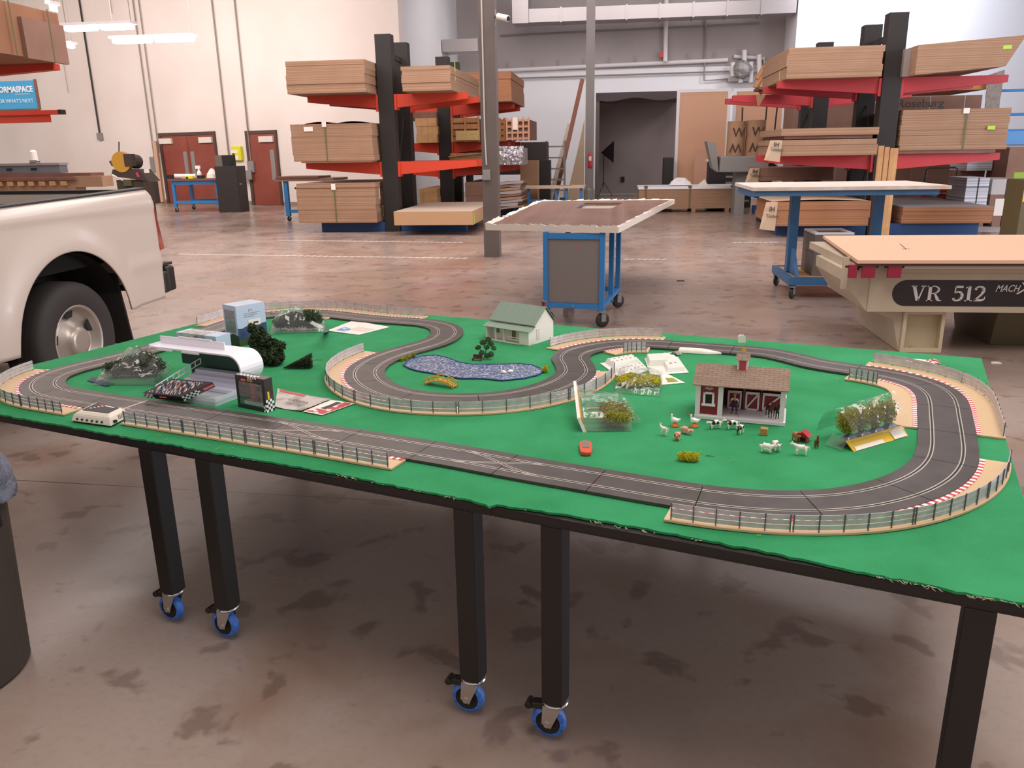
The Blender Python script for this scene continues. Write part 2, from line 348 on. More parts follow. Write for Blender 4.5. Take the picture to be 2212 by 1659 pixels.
# scraps on the floor beyond the table
for i, (px, py, s, lb) in enumerate(((1470, 607, .05, 'small dark scrap on the concrete right of the veneered work table'), (2150, 784, .035, 'small pale chip on the floor past the right table edge'))):
    TP('floor_scrap', lb, 'scrap', MB().prism([(-s, -s * .5), (s, -s * .6), (s * .8, s * .5), (-s * .7, s * .4)], 0, .006), m_dark if i == 0 else m_paper, loc=at(px, py))
# ============================================================ THE LAYOUT TABLES
TZ = .700
eL = at(0, 893, TZ); eR = at(2212, 1303, TZ); U = (eR - eL); U.z = 0; U.normalize(); V = Vector((-U.y, U.x, 0)); ANG = math.atan2(U.y, U.x)
def tl(p): d = Vector(p) - eL; return d.dot(U), d.dot(V)      # table frame
far0 = at(600, 655, TZ); far1 = at(2120, 774, TZ)
def isect(p, d, q, e):
    k = d.x * e.y - d.y * e.x; t = ((q.x - p.x) * e.y - (q.y - p.y) * e.x) / k; return p + d * t
left_d = at(0, 805, TZ) - far0; right_d = at(2210, 1072, TZ) - far1
NL = isect(far0, left_d, eL, U); NR = isect(far1, right_d, eL, U)
edge_px = [(0, 893), (120, 914), (250, 937), (380, 959), (499, 981), (620, 1001), (729, 1020), (860, 1047), (1000, 1073), (1040, 1083), (1060, 1092), (1066, 1085), (1250, 1112), (1450, 1148), (1650, 1187), (1900, 1239), (2085, 1276), (2212, 1299)]
near = [NL] + [at(x, y, TZ) for x, y in edge_px] + [NR]
m_felt = mat('green_felt', '#2f9a60', .95, noise_=(5, '#218a50'), bump=(420, .9, .004)); m_fray = mat('frayed_backing', '#a9a58c', .9)
# carpet: strip between the ragged near edge and the straight far edge
def lerp2(P_, t):
    L = [0]
    for a, b in zip(P_[:-1], P_[1:]): L.append(L[-1] + (b - a).length)
    d = t * L[-1]
    for i in range(len(P_) - 1):
        if d <= L[i + 1] or i == len(P_) - 2: return P_[i].lerp(P_[i + 1], (d - L[i]) / (L[i + 1] - L[i]))
random.seed(3); mb = MB(); NU, NVv = 220, 24; jit = [random.uniform(-.004, .004) for _ in range(NU + 1)]
def cf(z0):
    def g(u, v):
        a = lerp2(near, u); f = far0.lerp(far1, u); p = a.lerp(f, v); w = -abs(noise.noise(p * 3.1)) * .003
        if v == 0: p = p + V * jit[int(round(u * NU))]
        return (p.x, p.y, TZ + z0 + (w if 0 < v < 1 else 0) - (.004 if v == 0 else 0))
    return g
mb.grid(cf(0), NU, NVv); nb = len(mb.v)
for i in range(NU):
    a = i * (NVv + 1); b = (i + 1) * (NVv + 1); A = mb.v[a]; B = mb.v[b]
    mb.quad((A[0], A[1], TZ - .01), (B[0], B[1], TZ - .01), B, A)
for s in (0, NU):
    for j in range(NVv):
        A = mb.v[s * (NVv + 1) + j]; B = mb.v[s * (NVv + 1) + j + 1]; mb.quad((A[0], A[1], TZ - .01), A, B, (B[0], B[1], TZ - .01))
carpet = TP('felt_carpet', 'bright green felt carpet covering the joined tables under the race track', 'carpet', mb, m_felt, smooth=True)
mb = MB(); random.seed(11)
for px, py, n in [(420, 967, 3), (515, 985, 2), (560, 994, 2), (735, 1024, 7), (775, 1032, 6), (820, 1041, 3), (900, 1057, 5), (980, 1072, 6), (1120, 1094, 5), (1290, 1124, 7), (1345, 1136, 5), (1400, 1145, 6), (1500, 1162, 4), (1915, 1246, 8), (1955, 1252, 8), (1990, 1260, 6), (2020, 1268, 3), (2105, 1285, 9), (2125, 1286, 9), (2150, 1290, 4), (2208, 1304, 5)]:
    p = at(px, py, TZ - .006)
    for k in range(n):
        q = p + U * random.uniform(-.02, .02) - V * random.uniform(.002, .008); e = q + U * random.uniform(-.012, .014) + Vector((0, 0, -random.uniform(.001, .008)))
        mb.tube([q, q.lerp(e, .5) - V * .002, e], [.0009, .0012, .0005], 4)
f_ = P('frayed_threads', mb, m_fray, carpet, w=False); f_['kind'] = 'stuff'
# three black tables side by side
def caster(par, loc, ang, m_wh):
    M = Matrix.Translation(loc) @ Matrix.Rotation(ang, 4, 'Z')
    f = MB().lathe([(0, 0), (.034, 0), (.036, -.004), (.03, -.012), (0, -.012)], 20).box(-.026, -.018, -.02, .02, -.0155, -.012).box(-.026, .0155, -.02, .02, .018, -.012)
    for s in (-1, 1):
        y = s * .0195; f.add([(-.03, y, -.012), (.022, y, -.012), (-.008, y, -.082), (-.034, y, -.07), (-.03, y + s * .003, -.012), (.022, y + s * .003, -.012), (-.008, y + s * .003, -.082), (-.034, y + s * .003, -.07)], [(0, 3, 2, 1), (4, 5, 6, 7), (0, 1, 5, 4), (1, 2, 6, 5), (2, 3, 7, 6), (3, 0, 4, 7)])
    f.cyl((-.018, -.026, -.07), (-.018, .026, -.07), .009, 10); f.xf(M); P('caster_fork', f, m_chrome, par)
    w = MB(); X = M @ Matrix.Translation((-.018, 0, -.07)) @ Matrix.Rotation(R(90), 4, 'X')
    w.lathe([(.035, -.0145), (.045, -.013), (.0485, -.006), (.0485, .006), (.045, .013), (.035, .0145)], 28, X); w.lathe([(.0, -.012), (.034, -.012), (.036, -.014)], 20, X, 1); w.lathe([(.036, .014), (.034, .012), (0, .012)], 20, X, 1)
    P('caster_wheel', w, [m_wh, m_dark], par, smooth=True)
    b = MB().hexa([(-.07, -.016, -.034), (-.03, -.016, -.03), (-.03, .016, -.03), (-.07, .016, -.034), (-.066, -.014, -.016), (-.03, -.014, -.012), (-.03, .014, -.012), (-.066, .014, -.016)]).cyl((-.075, -.018, -.027), (-.075, .018, -.027), .011, 10); b.xf(M)
    P('brake_pedal', b, m_blk, par, bev=.003)
m_bluetyre = mat('blue_tape_tyre', '#2f62c0', .5, noise_=(70, '#4a86dc'), bump=(80, .5))
leg_px = {'l1': (362, 1268, 372, 1341), 'l2': (490, 1318, 488, 1377), 'l3': (1028, 1460, 1012, 1539), 'l4': (1203, 1505, 1183, 1594)}
L1 = at(378, 1342); L2 = at(493, 1379); L3 = at(1018, 1537); L4 = at(1190, 1592)
sL = [tl(p)[0] for p in (L1, L2, L3, L4)]; vin = sum(tl(p)[1] for p in (L2, L3, L4)) / 3
depth = tl(far0)[1]
s_seam1 = (sL[0] + sL[1]) / 2; s_seam2 = tl(at(1060, 1087, TZ))[0]; s0 = tl(NL)[0]; s_end = tl(NR)[0]
L5 = tl(at(2036, 1659, 0.0))[0]; s5 = tl(at(2098, 1300, TZ - .05))[0]
LEGW = .059
def layout_table(sa, sb, la, lb, label, short=False):
    r = T('black_table', label, 'table', eL + U * sa - Vector((0, 0, TZ)), ANG, 'three black tables under the layout')
    L = sb - sa; zt = TZ - .012; D = depth - .02
    P('tabletop', MB().box(.0005, .012, zt - .02, L - .0005, D, zt), m_blk, r)
    P('apron', MB().box(.002, .018, zt - .030, L - .002, .045, zt - .02).box(.002, D - .05, zt - .030, L - .002, D - .02, zt - .02).box(.002, .045, zt - .030, .036, D - .05, zt - .02).box(L - .036, .045, zt - .030, L - .002, D - .05, zt - .02), m_blk, r)
    for y in (vin, D - vin):
        for x in (la - sa, lb - sa):
            x += .014
            lg = P('leg', MB().cbox(x, y, (zt - .030 + .128) / 2, LEGW, LEGW, zt - .030 - .128), m_blk, r, bev=.003); caster(lg, Vector((x, y, .1275)), R(-8 + 14 * math.sin(x * 7)), m_bluetyre)
    return r
layout_table(s0, s_seam1, s0 + .12, sL[0], 'left black table on blue casters under the pit end of the track')
layout_table(s_seam1, s_seam2, sL[1], sL[2], 'middle black table on blue casters under the pond')
layout_table(s_seam2, s_end, sL[3], s5, 'right black table under the barn, its near right leg cut by the frame')
# ============================================================ THE TRACK
CP = [(-1.688,2.637),(-1.572,2.603),(-1.456,2.568),(-1.341,2.534),(-1.225,2.499),(-1.110,2.463),(-0.995,2.428),(-0.879,2.393),(-0.765,2.356),(-0.650,2.318),(-0.535,2.281),(-0.421,2.242),(-0.308,2.199),(-0.195,2.158),(-0.081,2.120),(0.034,2.081),(0.148,2.042),(0.264,2.009),(0.383,1.990),(0.503,1.992),(0.620,2.018),(0.729,2.069),(0.827,2.140),(0.910,2.227),(0.976,2.328),(1.026,2.438),(1.067,2.551),(1.106,2.665),(1.144,2.780),(1.182,2.894),(1.211,3.011),(1.210,3.131),(1.161,3.240),(1.075,3.325),(0.972,3.386),(0.874,3.456),(0.796,3.548),(0.710,3.632),(0.600,3.678),(0.483,3.710),(0.367,3.744),(0.251,3.774),(0.131,3.790),(0.014,3.765),(-0.085,3.698),(-0.161,3.605),(-0.184,3.488),(-0.161,3.370),(-0.148,3.251),(-0.173,3.133),(-0.227,3.026),(-0.305,2.934),(-0.404,2.866),(-0.519,2.830),(-0.639,2.825),(-0.757,2.849),(-0.862,2.907),(-0.947,2.992),(-1.012,3.094),(-1.051,3.208),(-1.056,3.328),(-1.032,3.445),(-0.985,3.556),(-0.922,3.659),(-0.866,3.765),(-0.844,3.884),(-0.855,4.003),(-0.901,4.114),(-0.986,4.198),(-1.097,4.245),(-1.214,4.274),(-1.330,4.307),(-1.442,4.350),(-1.552,4.400),(-1.663,4.447),(-1.782,4.466),(-1.900,4.447),(-2.009,4.395),(-2.088,4.306),(-2.117,4.190),(-2.132,4.070),(-2.148,3.951),(-2.166,3.831),(-2.192,3.713),(-2.219,3.596),(-2.248,3.479),(-2.291,3.366),(-2.340,3.256),(-2.383,3.143),(-2.389,3.024),(-2.341,2.915),(-2.258,2.829),(-2.150,2.776),(-2.035,2.739),(-1.920,2.703),(-1.804,2.670)]
CP = [(x * .962, y * .962) for x, y in CP]
def crc(P_, sub=6):
    n = len(P_); out = []
    for i in range(n):
        p0, p1, p2, p3 = [Vector((*P_[(i + k) % n], 0)) for k in (-1, 0, 1, 2)]
        for j in range(sub):
            t = j / sub; out.append(.5 * ((2 * p1) + (-p0 + p2) * t + (2 * p0 - 5 * p1 + 4 * p2 - p3) * t * t + (-p0 + 3 * p1 - 3 * p2 + p3) * t ** 3))
    return out
CS = crc(CP); CL = [0]
for a, b in zip(CS, CS[1:] + CS[:1]): CL.append(CL[-1] + (b - a).length)
TL = CL[-1]
def ctr(s):
    s %= TL; lo, hi = 0, len(CS)
    while hi - lo > 1:
        m_ = (lo + hi) // 2
        if CL[m_] <= s: lo = m_
        else: hi = m_
    t = (s - CL[lo]) / (CL[lo + 1] - CL[lo]); a = CS[lo]; b = CS[(lo + 1) % len(CS)]; p = a.lerp(b, t)
    d0 = (CS[(lo + 1) % len(CS)] - CS[lo - 1]).normalized(); d1 = (CS[(lo + 2) % len(CS)] - CS[lo]).normalized(); d = d0.lerp(d1, t).normalized()
    return p, Vector((-d.y, d.x, 0))
def off(s, o, z): p, n = ctr(s); q = p + n * o; return (q.x, q.y, z)
def sof(px, py, z=None):      # arc length of the track point nearest a photo pixel
    q = at(px, py, TZ + .008 if z is None else z); q.z = 0; best = min(range(len(CS)), key=lambda i: (CS[i] - q).length); return CL[best]
HW = .081; ZT = TZ + .009
m_road = mat('track_plastic', '#4a4340', .34, noise_=(14, '#3c3532')); m_slot = mat('slot_shadow', '#0c0a09', .6); m_rail = mat('lane_rail_metal', '#d8cec4', .3, .55)
track = T('slot_car_track', 'dark grey two-lane slot car track looping over the green carpet', 'slot car track', (0, 0, TZ), 0)
def band(mb, s0, s1, o0, o1, z0, z1, n, mi=0, sides=True):
    vs = []; fs = []
    for i in range(n + 1):
        s = s0 + (s1 - s0) * i / n; vs += [off(s, o0, z0), off(s, o0, z1), off(s, o1, z1), off(s, o1, z0)]
    for i in range(n):
        a = i * 4; b = a + 4; fs.append((a + 1, b + 1, b + 2, a + 2))
        if sides: fs += [(a, b, b + 1, a + 1), (a + 2, b + 2, b + 3, a + 3)]
    if sides: fs += [(0, 1, 2, 3), (n * 4 + 3, n * 4 + 2, n * 4 + 1, n * 4)]
    if o1 > o0: fs = [tuple(reversed(f)) for f in fs]
    mb.add(vs, fs, mi)
NS = 40; SL = TL / NS; LANE = .041
m_mark = mat('printed_line', '#cfc7c0', .5)
s_x1 = sof(655, 930); s_x2 = sof(1075, 1005); s_line = sof(292, 875)
for k in range(NS):
    a = k * SL + .0012; b = (k + 1) * SL - .0012; mb = MB(); n = 10
    band(mb, a, b, -HW, HW, TZ + .001, ZT, n)
    for ln in (-LANE, LANE): band(mb, a, b, ln - .0016, ln + .0016, ZT, ZT + .0003, n, 1, False)
    if a < s_line < b: band(mb, s_line - .004, s_line + .004, -HW + .01, HW - .01, ZT, ZT + .0004, 2, 2, False)
    sec = P('track_section', mb, [m_road, m_slot, m_mark], track, w=True)
    for ln in (-LANE, LANE):
        r = MB()
        for e in (-1, 1): band(r, a, b, ln + e * .0046 - .0014, ln + e * .0046 + .0014, ZT - .001, ZT + .0007, n)
        P('lane_rail', r, m_rail, sec, w=True)
for s in (s_x1, s_x2):      # lane-change crossings
    for sg in (-1, 1):
        mb = MB()
        for e in (-.0045, .0045):
            pts = []
            for i in range(17):
                t = i / 16; y = LANE * math.cos(math.pi * t) * sg; pts.append(Vector(off(s - .15 + .3 * t, y + e, ZT + .0005)))
            for p, q in zip(pts[:-1], pts[1:]): mb.bar(p, q, .0022, .001)
        P('crossover_rail', mb, m_rail, track, w=True)
# ============================================================ BORDERS AND FENCES
m_curbw = mat('curb_white', '#efe4e0', .5); m_curbr = mat('curb_red', '#c43a44', .5); m_rl = mat('fence_rail', '#cfc8ca', .32, .2, noise_=(40, '#b9b1b5')); m_post = mat('fence_post', '#5f5c60', .5)
FH = .044; BW = .079
def fence(label, side, s0, s1, f0=None, f1=None, bw=BW):
    if s1 < s0: s1 += TL
    f0 = s0 + .012 if f0 is None else f0; f1 = s1 - .012 if f1 is None else f1
    if f0 < s0 - .5: f0 += TL
    if f1 < f0: f1 += TL
    p, n = ctr((s0 + s1) / 2); r = T('track_fence', label, 'guard fence', (p.x, p.y, TZ), 0, 'tan curbed borders with guard fence'); sd = side; n = max(4, int((s1 - s0) / .03))
    mb = MB(); vs = []; band(mb, s0, s1, sd * (HW + .001), sd * (HW + bw), TZ + .001, TZ + .0065, n); P('border_strip', mb, m_tan, r, w=True)
    mb = MB(); st = .011; k = int((s1 - s0) / st)
    for i in range(k): band(mb, s0 + i * st, s0 + (i + 1) * st, sd * (HW + .0012), sd * (HW + .015), TZ + .0066, TZ + .0085, 1, i % 2)
    P('curb', mb, [m_curbw, m_curbr], r, w=True)
    o = sd * (HW + bw - .008); m = max(1, round((f1 - f0) / (.29 if side > 0 else .24)))
    for i in range(m):
        a = f0 + (f1 - f0) * i / m + .001; b = f0 + (f1 - f0) * (i + 1) / m - .001; mb = MB(); z = TZ + .0065
        q = max(4, int((b - a) / .03))
        for j in range(3):
            zz = z + .005 + j * .0130; band(mb, a, b, o - .0009, o + .0009, zz, zz + .0112, q, 0)
        for j in range(6):
            s = a + .002 + (b - a - .004) * j / 5; pA = Vector(off(s, o + sd * .0022, z)); pB = Vector(off(s, o + sd * .0022, z + FH + .001)); mb.bar(pA, pB, .0026, .0026, 1, up=tuple(ctr(s)[1]))
        P('fence_panel', mb, [m_rl, m_post], r, w=True)
    return r
O_, I_ = -1, 1
fence('guard fence around the near right curve, facing the viewer', O_, sof(1452, 1075), sof(2095, 985))
fence('guard fence around the far right curve by the carpet corner', O_, sof(2095, 935), sof(1856, 795))
fence('short guard fence on the inside of the right curve behind the bag of trees', I_, sof(2000, 926), sof(1852, 797), sof(1950, 818), None)
fence('guard fence behind the track right of the toy farmhouse', O_, sof(1425, 740), sof(1212, 755))
fence('short guard fence inside the bend left of the white plastic knife', I_, sof(1412, 742), sof(1285, 752), None, sof(1300, 745))
fence('long curved guard fence around the pond loop', I_, sof(1278, 800), sof(802, 760), None, None)
fence('guard fence on the far left curve behind the bag with the blue header', O_, sof(895, 692), sof(470, 705))
fence('guard fence around the left end, stopping at the ivory control unit', O_, sof(135, 800), sof(172, 884))
fence('long straight guard fence along the near edge right of the control unit', O_, sof(293, 903), sof(895, 975))
fence('small tan border stub behind the clear bag, beside the white sheet', I_, sof(735, 680), sof(690, 675), sof(715, 678), None, .03)
# ============================================================ THINGS ON THE CARPET
def G(px, py, dz=0.0): return at(px, py, TZ + dz)
def hd(p, q): return math.atan2(q[1] - p[1], q[0] - p[0])
# --- pond
m_water = mat('rippled_blue_sheet', '#5d6f97', .14, .3, noise_=(120, '#c6cbd6', (.48, .6)), bump=(130, 1.0, .012)); m_rim = mat('pond_rim', '#1f3f78', .3)
pp = [(872.5, 790), (885, 779), (912, 771), (941, 769), (966.6, 774.7), (993.7, 784.7), (1021, 789), (1075, 789), (1120, 787.4), (1147.4, 790), (1165.5, 797), (1172, 804.6), (1160, 811.8), (1129, 819), (1084, 823.5), (1039, 819), (993.7, 819), (957.5, 811.8), (903, 802.7), (885, 797)]
pw = [G(*p) for p in pp]; pc = sum(pw, Vector()) / len(pw)
rd = T('toy_pond', 'kidney shaped toy pond of rippled blue sheet inside the track loop', 'pond', pc, 0)
w2 = [p - pc for p in pw]; P('water', MB().prism([(p.x, p.y) for p in reversed(w2)], .0015, .0035), m_water, rd)
P('pond_rim', MB().tube([(p.x * 1.01, p.y * 1.015, .004) for p in w2 + w2[:1]], .003, 6, cap=False), m_rim, rd)
# --- swans
m_swan = mat('white_porcelain', '#f1eeea', .35)
def swan(p, rz, label):
    r = T('toy_swan', label, 'toy swan', p, rz, 'swans on the toy pond')
    P('body', MB().ball((0, 0, .006), (.013, .007, .0075), 12, 8).tube([(.010, 0, .008), (.014, 0, .015), (.011, 0, .022), (.014, 0, .026)], [.0032, .0024, .002, .0026], 8), m_swan, r, smooth=True)
    P('beak', MB().cyl((.015, 0, .026), (.020, 0, .0245), .0014, 6, .0004), m_orange, r)
swan(G(1088, 807, .003), R(150), 'left white toy swan on the pond'); swan(G(1103, 805, .003), R(30), 'right white toy swan on the pond')
# --- bridge
m_ybr = mat('yellow_wood', '#d6a83f', .5, noise_=(50, '#b98a2c')); a = G(922, 829); b = G(984, 838)
L = (b - a).length; r = T('toy_bridge', 'small arched yellow toy footbridge lying before the pond', 'toy bridge', (a + b) / 2, hd(a, b))
arc = lambda t, h=.018: (-L / 2 + L * t, h * math.sin(math.pi * t))
mb = MB()
for i in range(14):
    t = (i + .5) / 14; x, z = arc(t); mb.cbox(x, 0, z + .006, L / 15, .034, .003)
P('deck', mb, m_ybr, r)
for y in (-.018, .018):
    mb = MB()
    for h in (.004, .012, .022): mb.tube([(arc(i / 12)[0], y, arc(i / 12)[1] + h) for i in range(13)], .0016, 5)
    for i in range(7): x, z = arc(i / 6); mb.cyl((x, y, z), (x, y, z + .026), .0017, 6)
    P('railing', mb, m_ybr, r)
# --- foliage helper
def foliage(blobs, n, s, flat=.5, seed=1):
    rnd = random.Random(seed); mb = MB(); tot = sum(b_[3] * b_[4] * b_[5] for b_ in blobs)
    for b_ in blobs:
        for _ in range(int(n * b_[3] * b_[4] * b_[5] / tot)):
            d = Vector((rnd.gauss(0, 1), rnd.gauss(0, 1), rnd.gauss(0, 1))).normalized(); k = rnd.uniform(.55, 1.0); p = Vector((b_[0] + d.x * b_[3] * k, b_[1] + d.y * b_[4] * k, max(s * .3, b_[2] + d.z * b_[5] * k)))
            u = Vector((rnd.gauss(0, 1), rnd.gauss(0, 1), rnd.gauss(0, 1))).normalized() * s; v = u.cross(Vector((rnd.gauss(0, 1), rnd.gauss(0, 1), rnd.gauss(0, 1)))).normalized() * s * flat
            mb.quad(p - u, p - v, p + u, p + v)
    return mb
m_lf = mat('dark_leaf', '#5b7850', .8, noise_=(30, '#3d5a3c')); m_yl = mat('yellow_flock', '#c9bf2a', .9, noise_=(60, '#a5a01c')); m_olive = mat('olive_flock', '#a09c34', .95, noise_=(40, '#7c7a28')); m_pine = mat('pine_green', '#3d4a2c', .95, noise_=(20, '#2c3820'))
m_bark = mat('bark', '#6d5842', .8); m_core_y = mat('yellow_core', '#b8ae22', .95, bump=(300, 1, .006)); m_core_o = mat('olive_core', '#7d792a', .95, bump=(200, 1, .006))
def bush(name, label, px, blobs, n, s, mt, core, cat='toy bush', rz=0, seed=1, group=None):
    p = G(*px); r = T(name, label, cat, p, rz, group); mb = MB()
    for b_ in blobs: mb.ball((b_[0], b_[1], max(b_[2], b_[5] * .75)), (b_[3] * .75, b_[4] * .75, b_[5] * .75), 12, 8, jit=.05)
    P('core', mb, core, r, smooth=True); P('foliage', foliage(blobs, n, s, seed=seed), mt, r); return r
bush('toy_bush', 'round yellow toy bush at the right tip of the pond', (1178, 805), [(0, 0, .016, .014, .013, .015)], 420, .0035, m_yl, m_core_y)
bush('toy_bush', 'low yellow-green toy bush lying alone in front of the barn', (1487, 996), [(-.016, 0, .013, .018, .014, .015), (.0, 0, .014, .018, .015, .016), (.014, 0, .014, .019, .015, .015)], 1600, .003, m_yl, m_core_y, rz=R(-8))
a = G(857, 786); b = G(905, 768)
bush('toy_reeds', 'mossy yellow-green reed hedge at the left end of the pond', (880, 776), [(-.038 + i * .016, .002 * (-1) ** i, .008, .012, .009, .010) for i in range(6)], 900, .0045, m_olive, m_core_o, 'toy plant', rz=hd(a, b), seed=4)
# --- tree by the farmhouse with bench
r = T('toy_tree', 'dark green open branched toy tree beside the pond', 'toy tree', G(1045, 776), 0)
P('trunk', MB().tube([(0, 0, 0), (.006, 0, .02), (.012, 0, .045), (.02, 0, .075)], [.003, .0026, .002, .0012], 6).tube([(.005, 0, .018), (-.012, .004, .04), (-.022, .004, .05)], [.002, .0014, .001], 5).tube([(.010, 0, .04), (.03, -.004, .055), (.04, 0, .06)], [.0018, .0012, .001], 5), m_bark, r)
P('foliage', foliage([(-.024, 0, .052, .014, .014, .010), (-.002, .004, .074, .016, .015, .012), (.022, .002, .088, .014, .013, .012), (.034, 0, .07, .014, .014, .011), (.046, 0, .05, .012, .012, .010), (.014, -.004, .055, .013, .012, .010), (.034, -.006, .025, .014, .012, .012), (-.008, -.004, .03, .013, .012, .012), (.018, -.006, .018, .013, .012, .012)], 2600, .0035, seed=9), m_lf, r)
r = T('toy_bench', 'tiny brown toy bench under the toy tree', 'toy bench', G(1031, 779), R(-12))
mbn = mat('dark_brown_plastic', '#4d2f25', .5)
P('seat', MB().box(-.021, -.008, .009, .021, .006, .012).box(-.021, -.008, 0, -.018, .006, .009).box(.018, -.008, 0, .021, .006, .009), mbn, r); P('backrest', MB().box(-.021, .006, .012, .021, .009, .026), mbn, r)
# --- farmhouse
a, b, c = G(1050, 733), G(1142, 748), G(1173, 729); LX = (b - a).length; DY = .20
m_hw = mat('white_card_wall', '#e9dfd6', .6); m_roof = mat('sage_roof', '#7d8f80', .6, stripe=(0, 160, '#72836f', .2)); m_win = mat('window_print', '#7c6a5c', .4); m_chim = mat('chimney_brick', '#7b2f27', .7)
r = T('toy_farmhouse', 'white model farmhouse with sage green roof and front porch', 'model house', a, hd(a, b)); px_, pd = .0, .045
P('walls', MB().box(0, pd, 0, LX, DY, .085).add([(0, pd, .085), (LX, pd, .085), (LX, DY, .085), (0, DY, .085), (0, (pd + DY) / 2 + .01, .158), (LX, (pd + DY) / 2 + .01, .158)], [(0, 1, 5, 4), (1, 2, 5), (2, 3, 4, 5), (3, 0, 4)]).box(LX - .055, 0, 0, LX, pd, .07).box(0, 0, 0, .008, pd, .07).add([(LX - .055, 0, .07), (LX, 0, .07), (LX, pd, .07), (LX - .055, pd, .07), (LX - .055, pd, .084), (LX, pd, .084)], [(0, 1, 5, 4), (1, 2, 5), (0, 4, 3)]).box(0, 0, 0, LX, pd, .004), m_hw, r)
P('roof', MB().hexa([(-.01, pd - .008, .088), (LX + .008, pd - .008, .088), (LX + .008, .1325, .163), (-.01, .1325, .163), (-.01, pd - .008, .091), (LX + .008, pd - .008, .091), (LX + .008, .1325, .166), (-.01, .1325, .166)]).hexa([(-.01, .1325, .163), (LX + .008, .1325, .163), (LX + .008, DY + .008, .088), (-.01, DY + .008, .088), (-.01, .1325, .166), (LX + .008, .1325, .166), (LX + .008, DY + .008, .091), (-.01, DY + .008, .091)]), m_roof, r)
P('porch_roof', MB().hexa([(-.012, -.01, .066), (LX + .008, -.01, .066), (LX + .008, pd, .082), (-.012, pd, .082), (-.012, -.01, .0685), (LX + .008, -.01, .0685), (LX + .008, pd, .0845), (-.012, pd, .0845)]), m_roof, r)
P('chimney', MB().box(LX - .02, .135, .15, LX - .004, .15, .185).box(LX - .023, .132, .183, LX - .001, .153, .188), m_chim, r)
for x in (.055, .105): P('porch_post', MB().box(x, .002, .004, x + .006, .008, .068), m_hw, r)
for x, w_, z0 in ((.03, .018, .03), (.125, .022, .012)): P('window', MB().box(x, pd - .002, z0, x + w_, pd - .0005, .068), m_win, r)
P('porch_rail', MB().box(.13, .003, .028, LX - .056, .006, .031).box(.13, .003, .016, LX - .056, .006, .018), m_hw, r)
P('side_panel', MB().box(LX, .06, .02, LX + .0015, .085, .07), mat('pink_print', '#dccac0', .6), r)
# --- barn
a, b, c = G(1502, 903), G(1690, 920), G(1705, 890); LX = (b - a).length; DY = .155
m_barn = mat('barn_red', '#8f1f30', .5, stripe=(0, 260, '#7d1a29', .1)); m_bw = mat('barn_trim_white', '#e6dfe2', .45)
def shingle():
    m = bpy.data.materials.new('brown_shingles'); m.use_nodes = True; nt = m.node_tree; N = nt.nodes; Lk = nt.links; b_ = N['Principled BSDF']
    tc = N.new('ShaderNodeTexCoord'); mp = N.new('ShaderNodeMapping'); mp.inputs['Scale'].default_value = (1, 1.25, 1); Lk.new(tc.outputs['Object'], mp.inputs[0])
    br = N.new('ShaderNodeTexBrick'); br.inputs['Color1'].default_value = col('#7f6654'); br.inputs['Color2'].default_value = col('#8c715d'); br.inputs['Mortar'].default_value = col('#5b4638')
    br.inputs['Scale'].default_value = 14; br.inputs['Mortar Size'].default_value = .012; br.inputs['Brick Width'].default_value = .42; br.inputs['Row Height'].default_value = .16
    Lk.new(mp.outputs[0], br.inputs['Vector']); Lk.new(br.outputs[0], b_.inputs['Base Color']); b_.inputs['Roughness'].default_value = .6; return m
m_sh = shingle(); Zb = .012; E1 = .125
r = T('toy_barn', 'red and white toy horse barn with brown shingle roof and cupola', 'toy barn', a, hd(a, b))
P('base', MB().box(-.004, -.004, 0, LX + .008, DY, Zb), m_bw, r, bev=.001)
mb = MB().box(.012, 0.004, Zb, .078, .008, E1 - .01).box(.0, .004, Zb, .006, DY - .004, E1).box(.078, .008, Zb, .082, DY - .004, E1)      # left room front, side walls
mb.box(LX - .006, .1, Zb, LX, DY - .004, E1)
yb = DY - .006; wx = [(.118, .146), (.172, .198), (.222, .248)]; xx = .006
for x0, x1 in wx: mb.box(xx, yb, Zb, x0, yb + .004, E1); mb.box(x0, yb, Zb, x1, yb + .004, .088); mb.box(x0, yb, .116, x1, yb + .004, E1); xx = x1
mb.box(xx, yb, Zb, LX, yb + .004, E1)
mb.add([(0, .004, E1), (0, DY, E1), (0, DY / 2, .165), (.003, .004, E1), (.003, DY, E1), (.003, DY / 2, .165)], [(0, 2, 1), (3, 4, 5)]); mb.add([(LX - .003, .004, E1), (LX - .003, DY, E1), (LX - .003, DY / 2, .165), (LX, .004, E1), (LX, DY, E1), (LX, DY / 2, .165)], [(0, 2, 1), (3, 4, 5)])
P('barn_wall', mb, m_barn, r)
for b6 in ((-.003, -.001, Zb, .013, .006, E1 - .008), (.070, -.001, Zb, .086, .008, E1 - .004), (LX - .012, -.001, Zb, LX + .002, .012, E1), (.013, -.001, Zb, .07, .0035, Zb + .004)): P('corner_trim', MB().box(*b6), m_bw, r)
fw = P('front_window', MB().box(.022, .0, .052, .029, .006, .094).box(.051, .0, .052, .058, .006, .094).box(.022, 0, .087, .058, .006, .094).box(.018, -.002, .046, .062, .006, .054), m_bw, r)
P('window_opening', MB().box(.029, .0032, .054, .051, .0042, .087), m_dark, fw)
for x0, x1 in wx: P('rear_window_sill', MB().box(x0 - .002, yb - .006, .084, x1 + .002, yb - .0005, .088), m_bw, r)
ym = .10
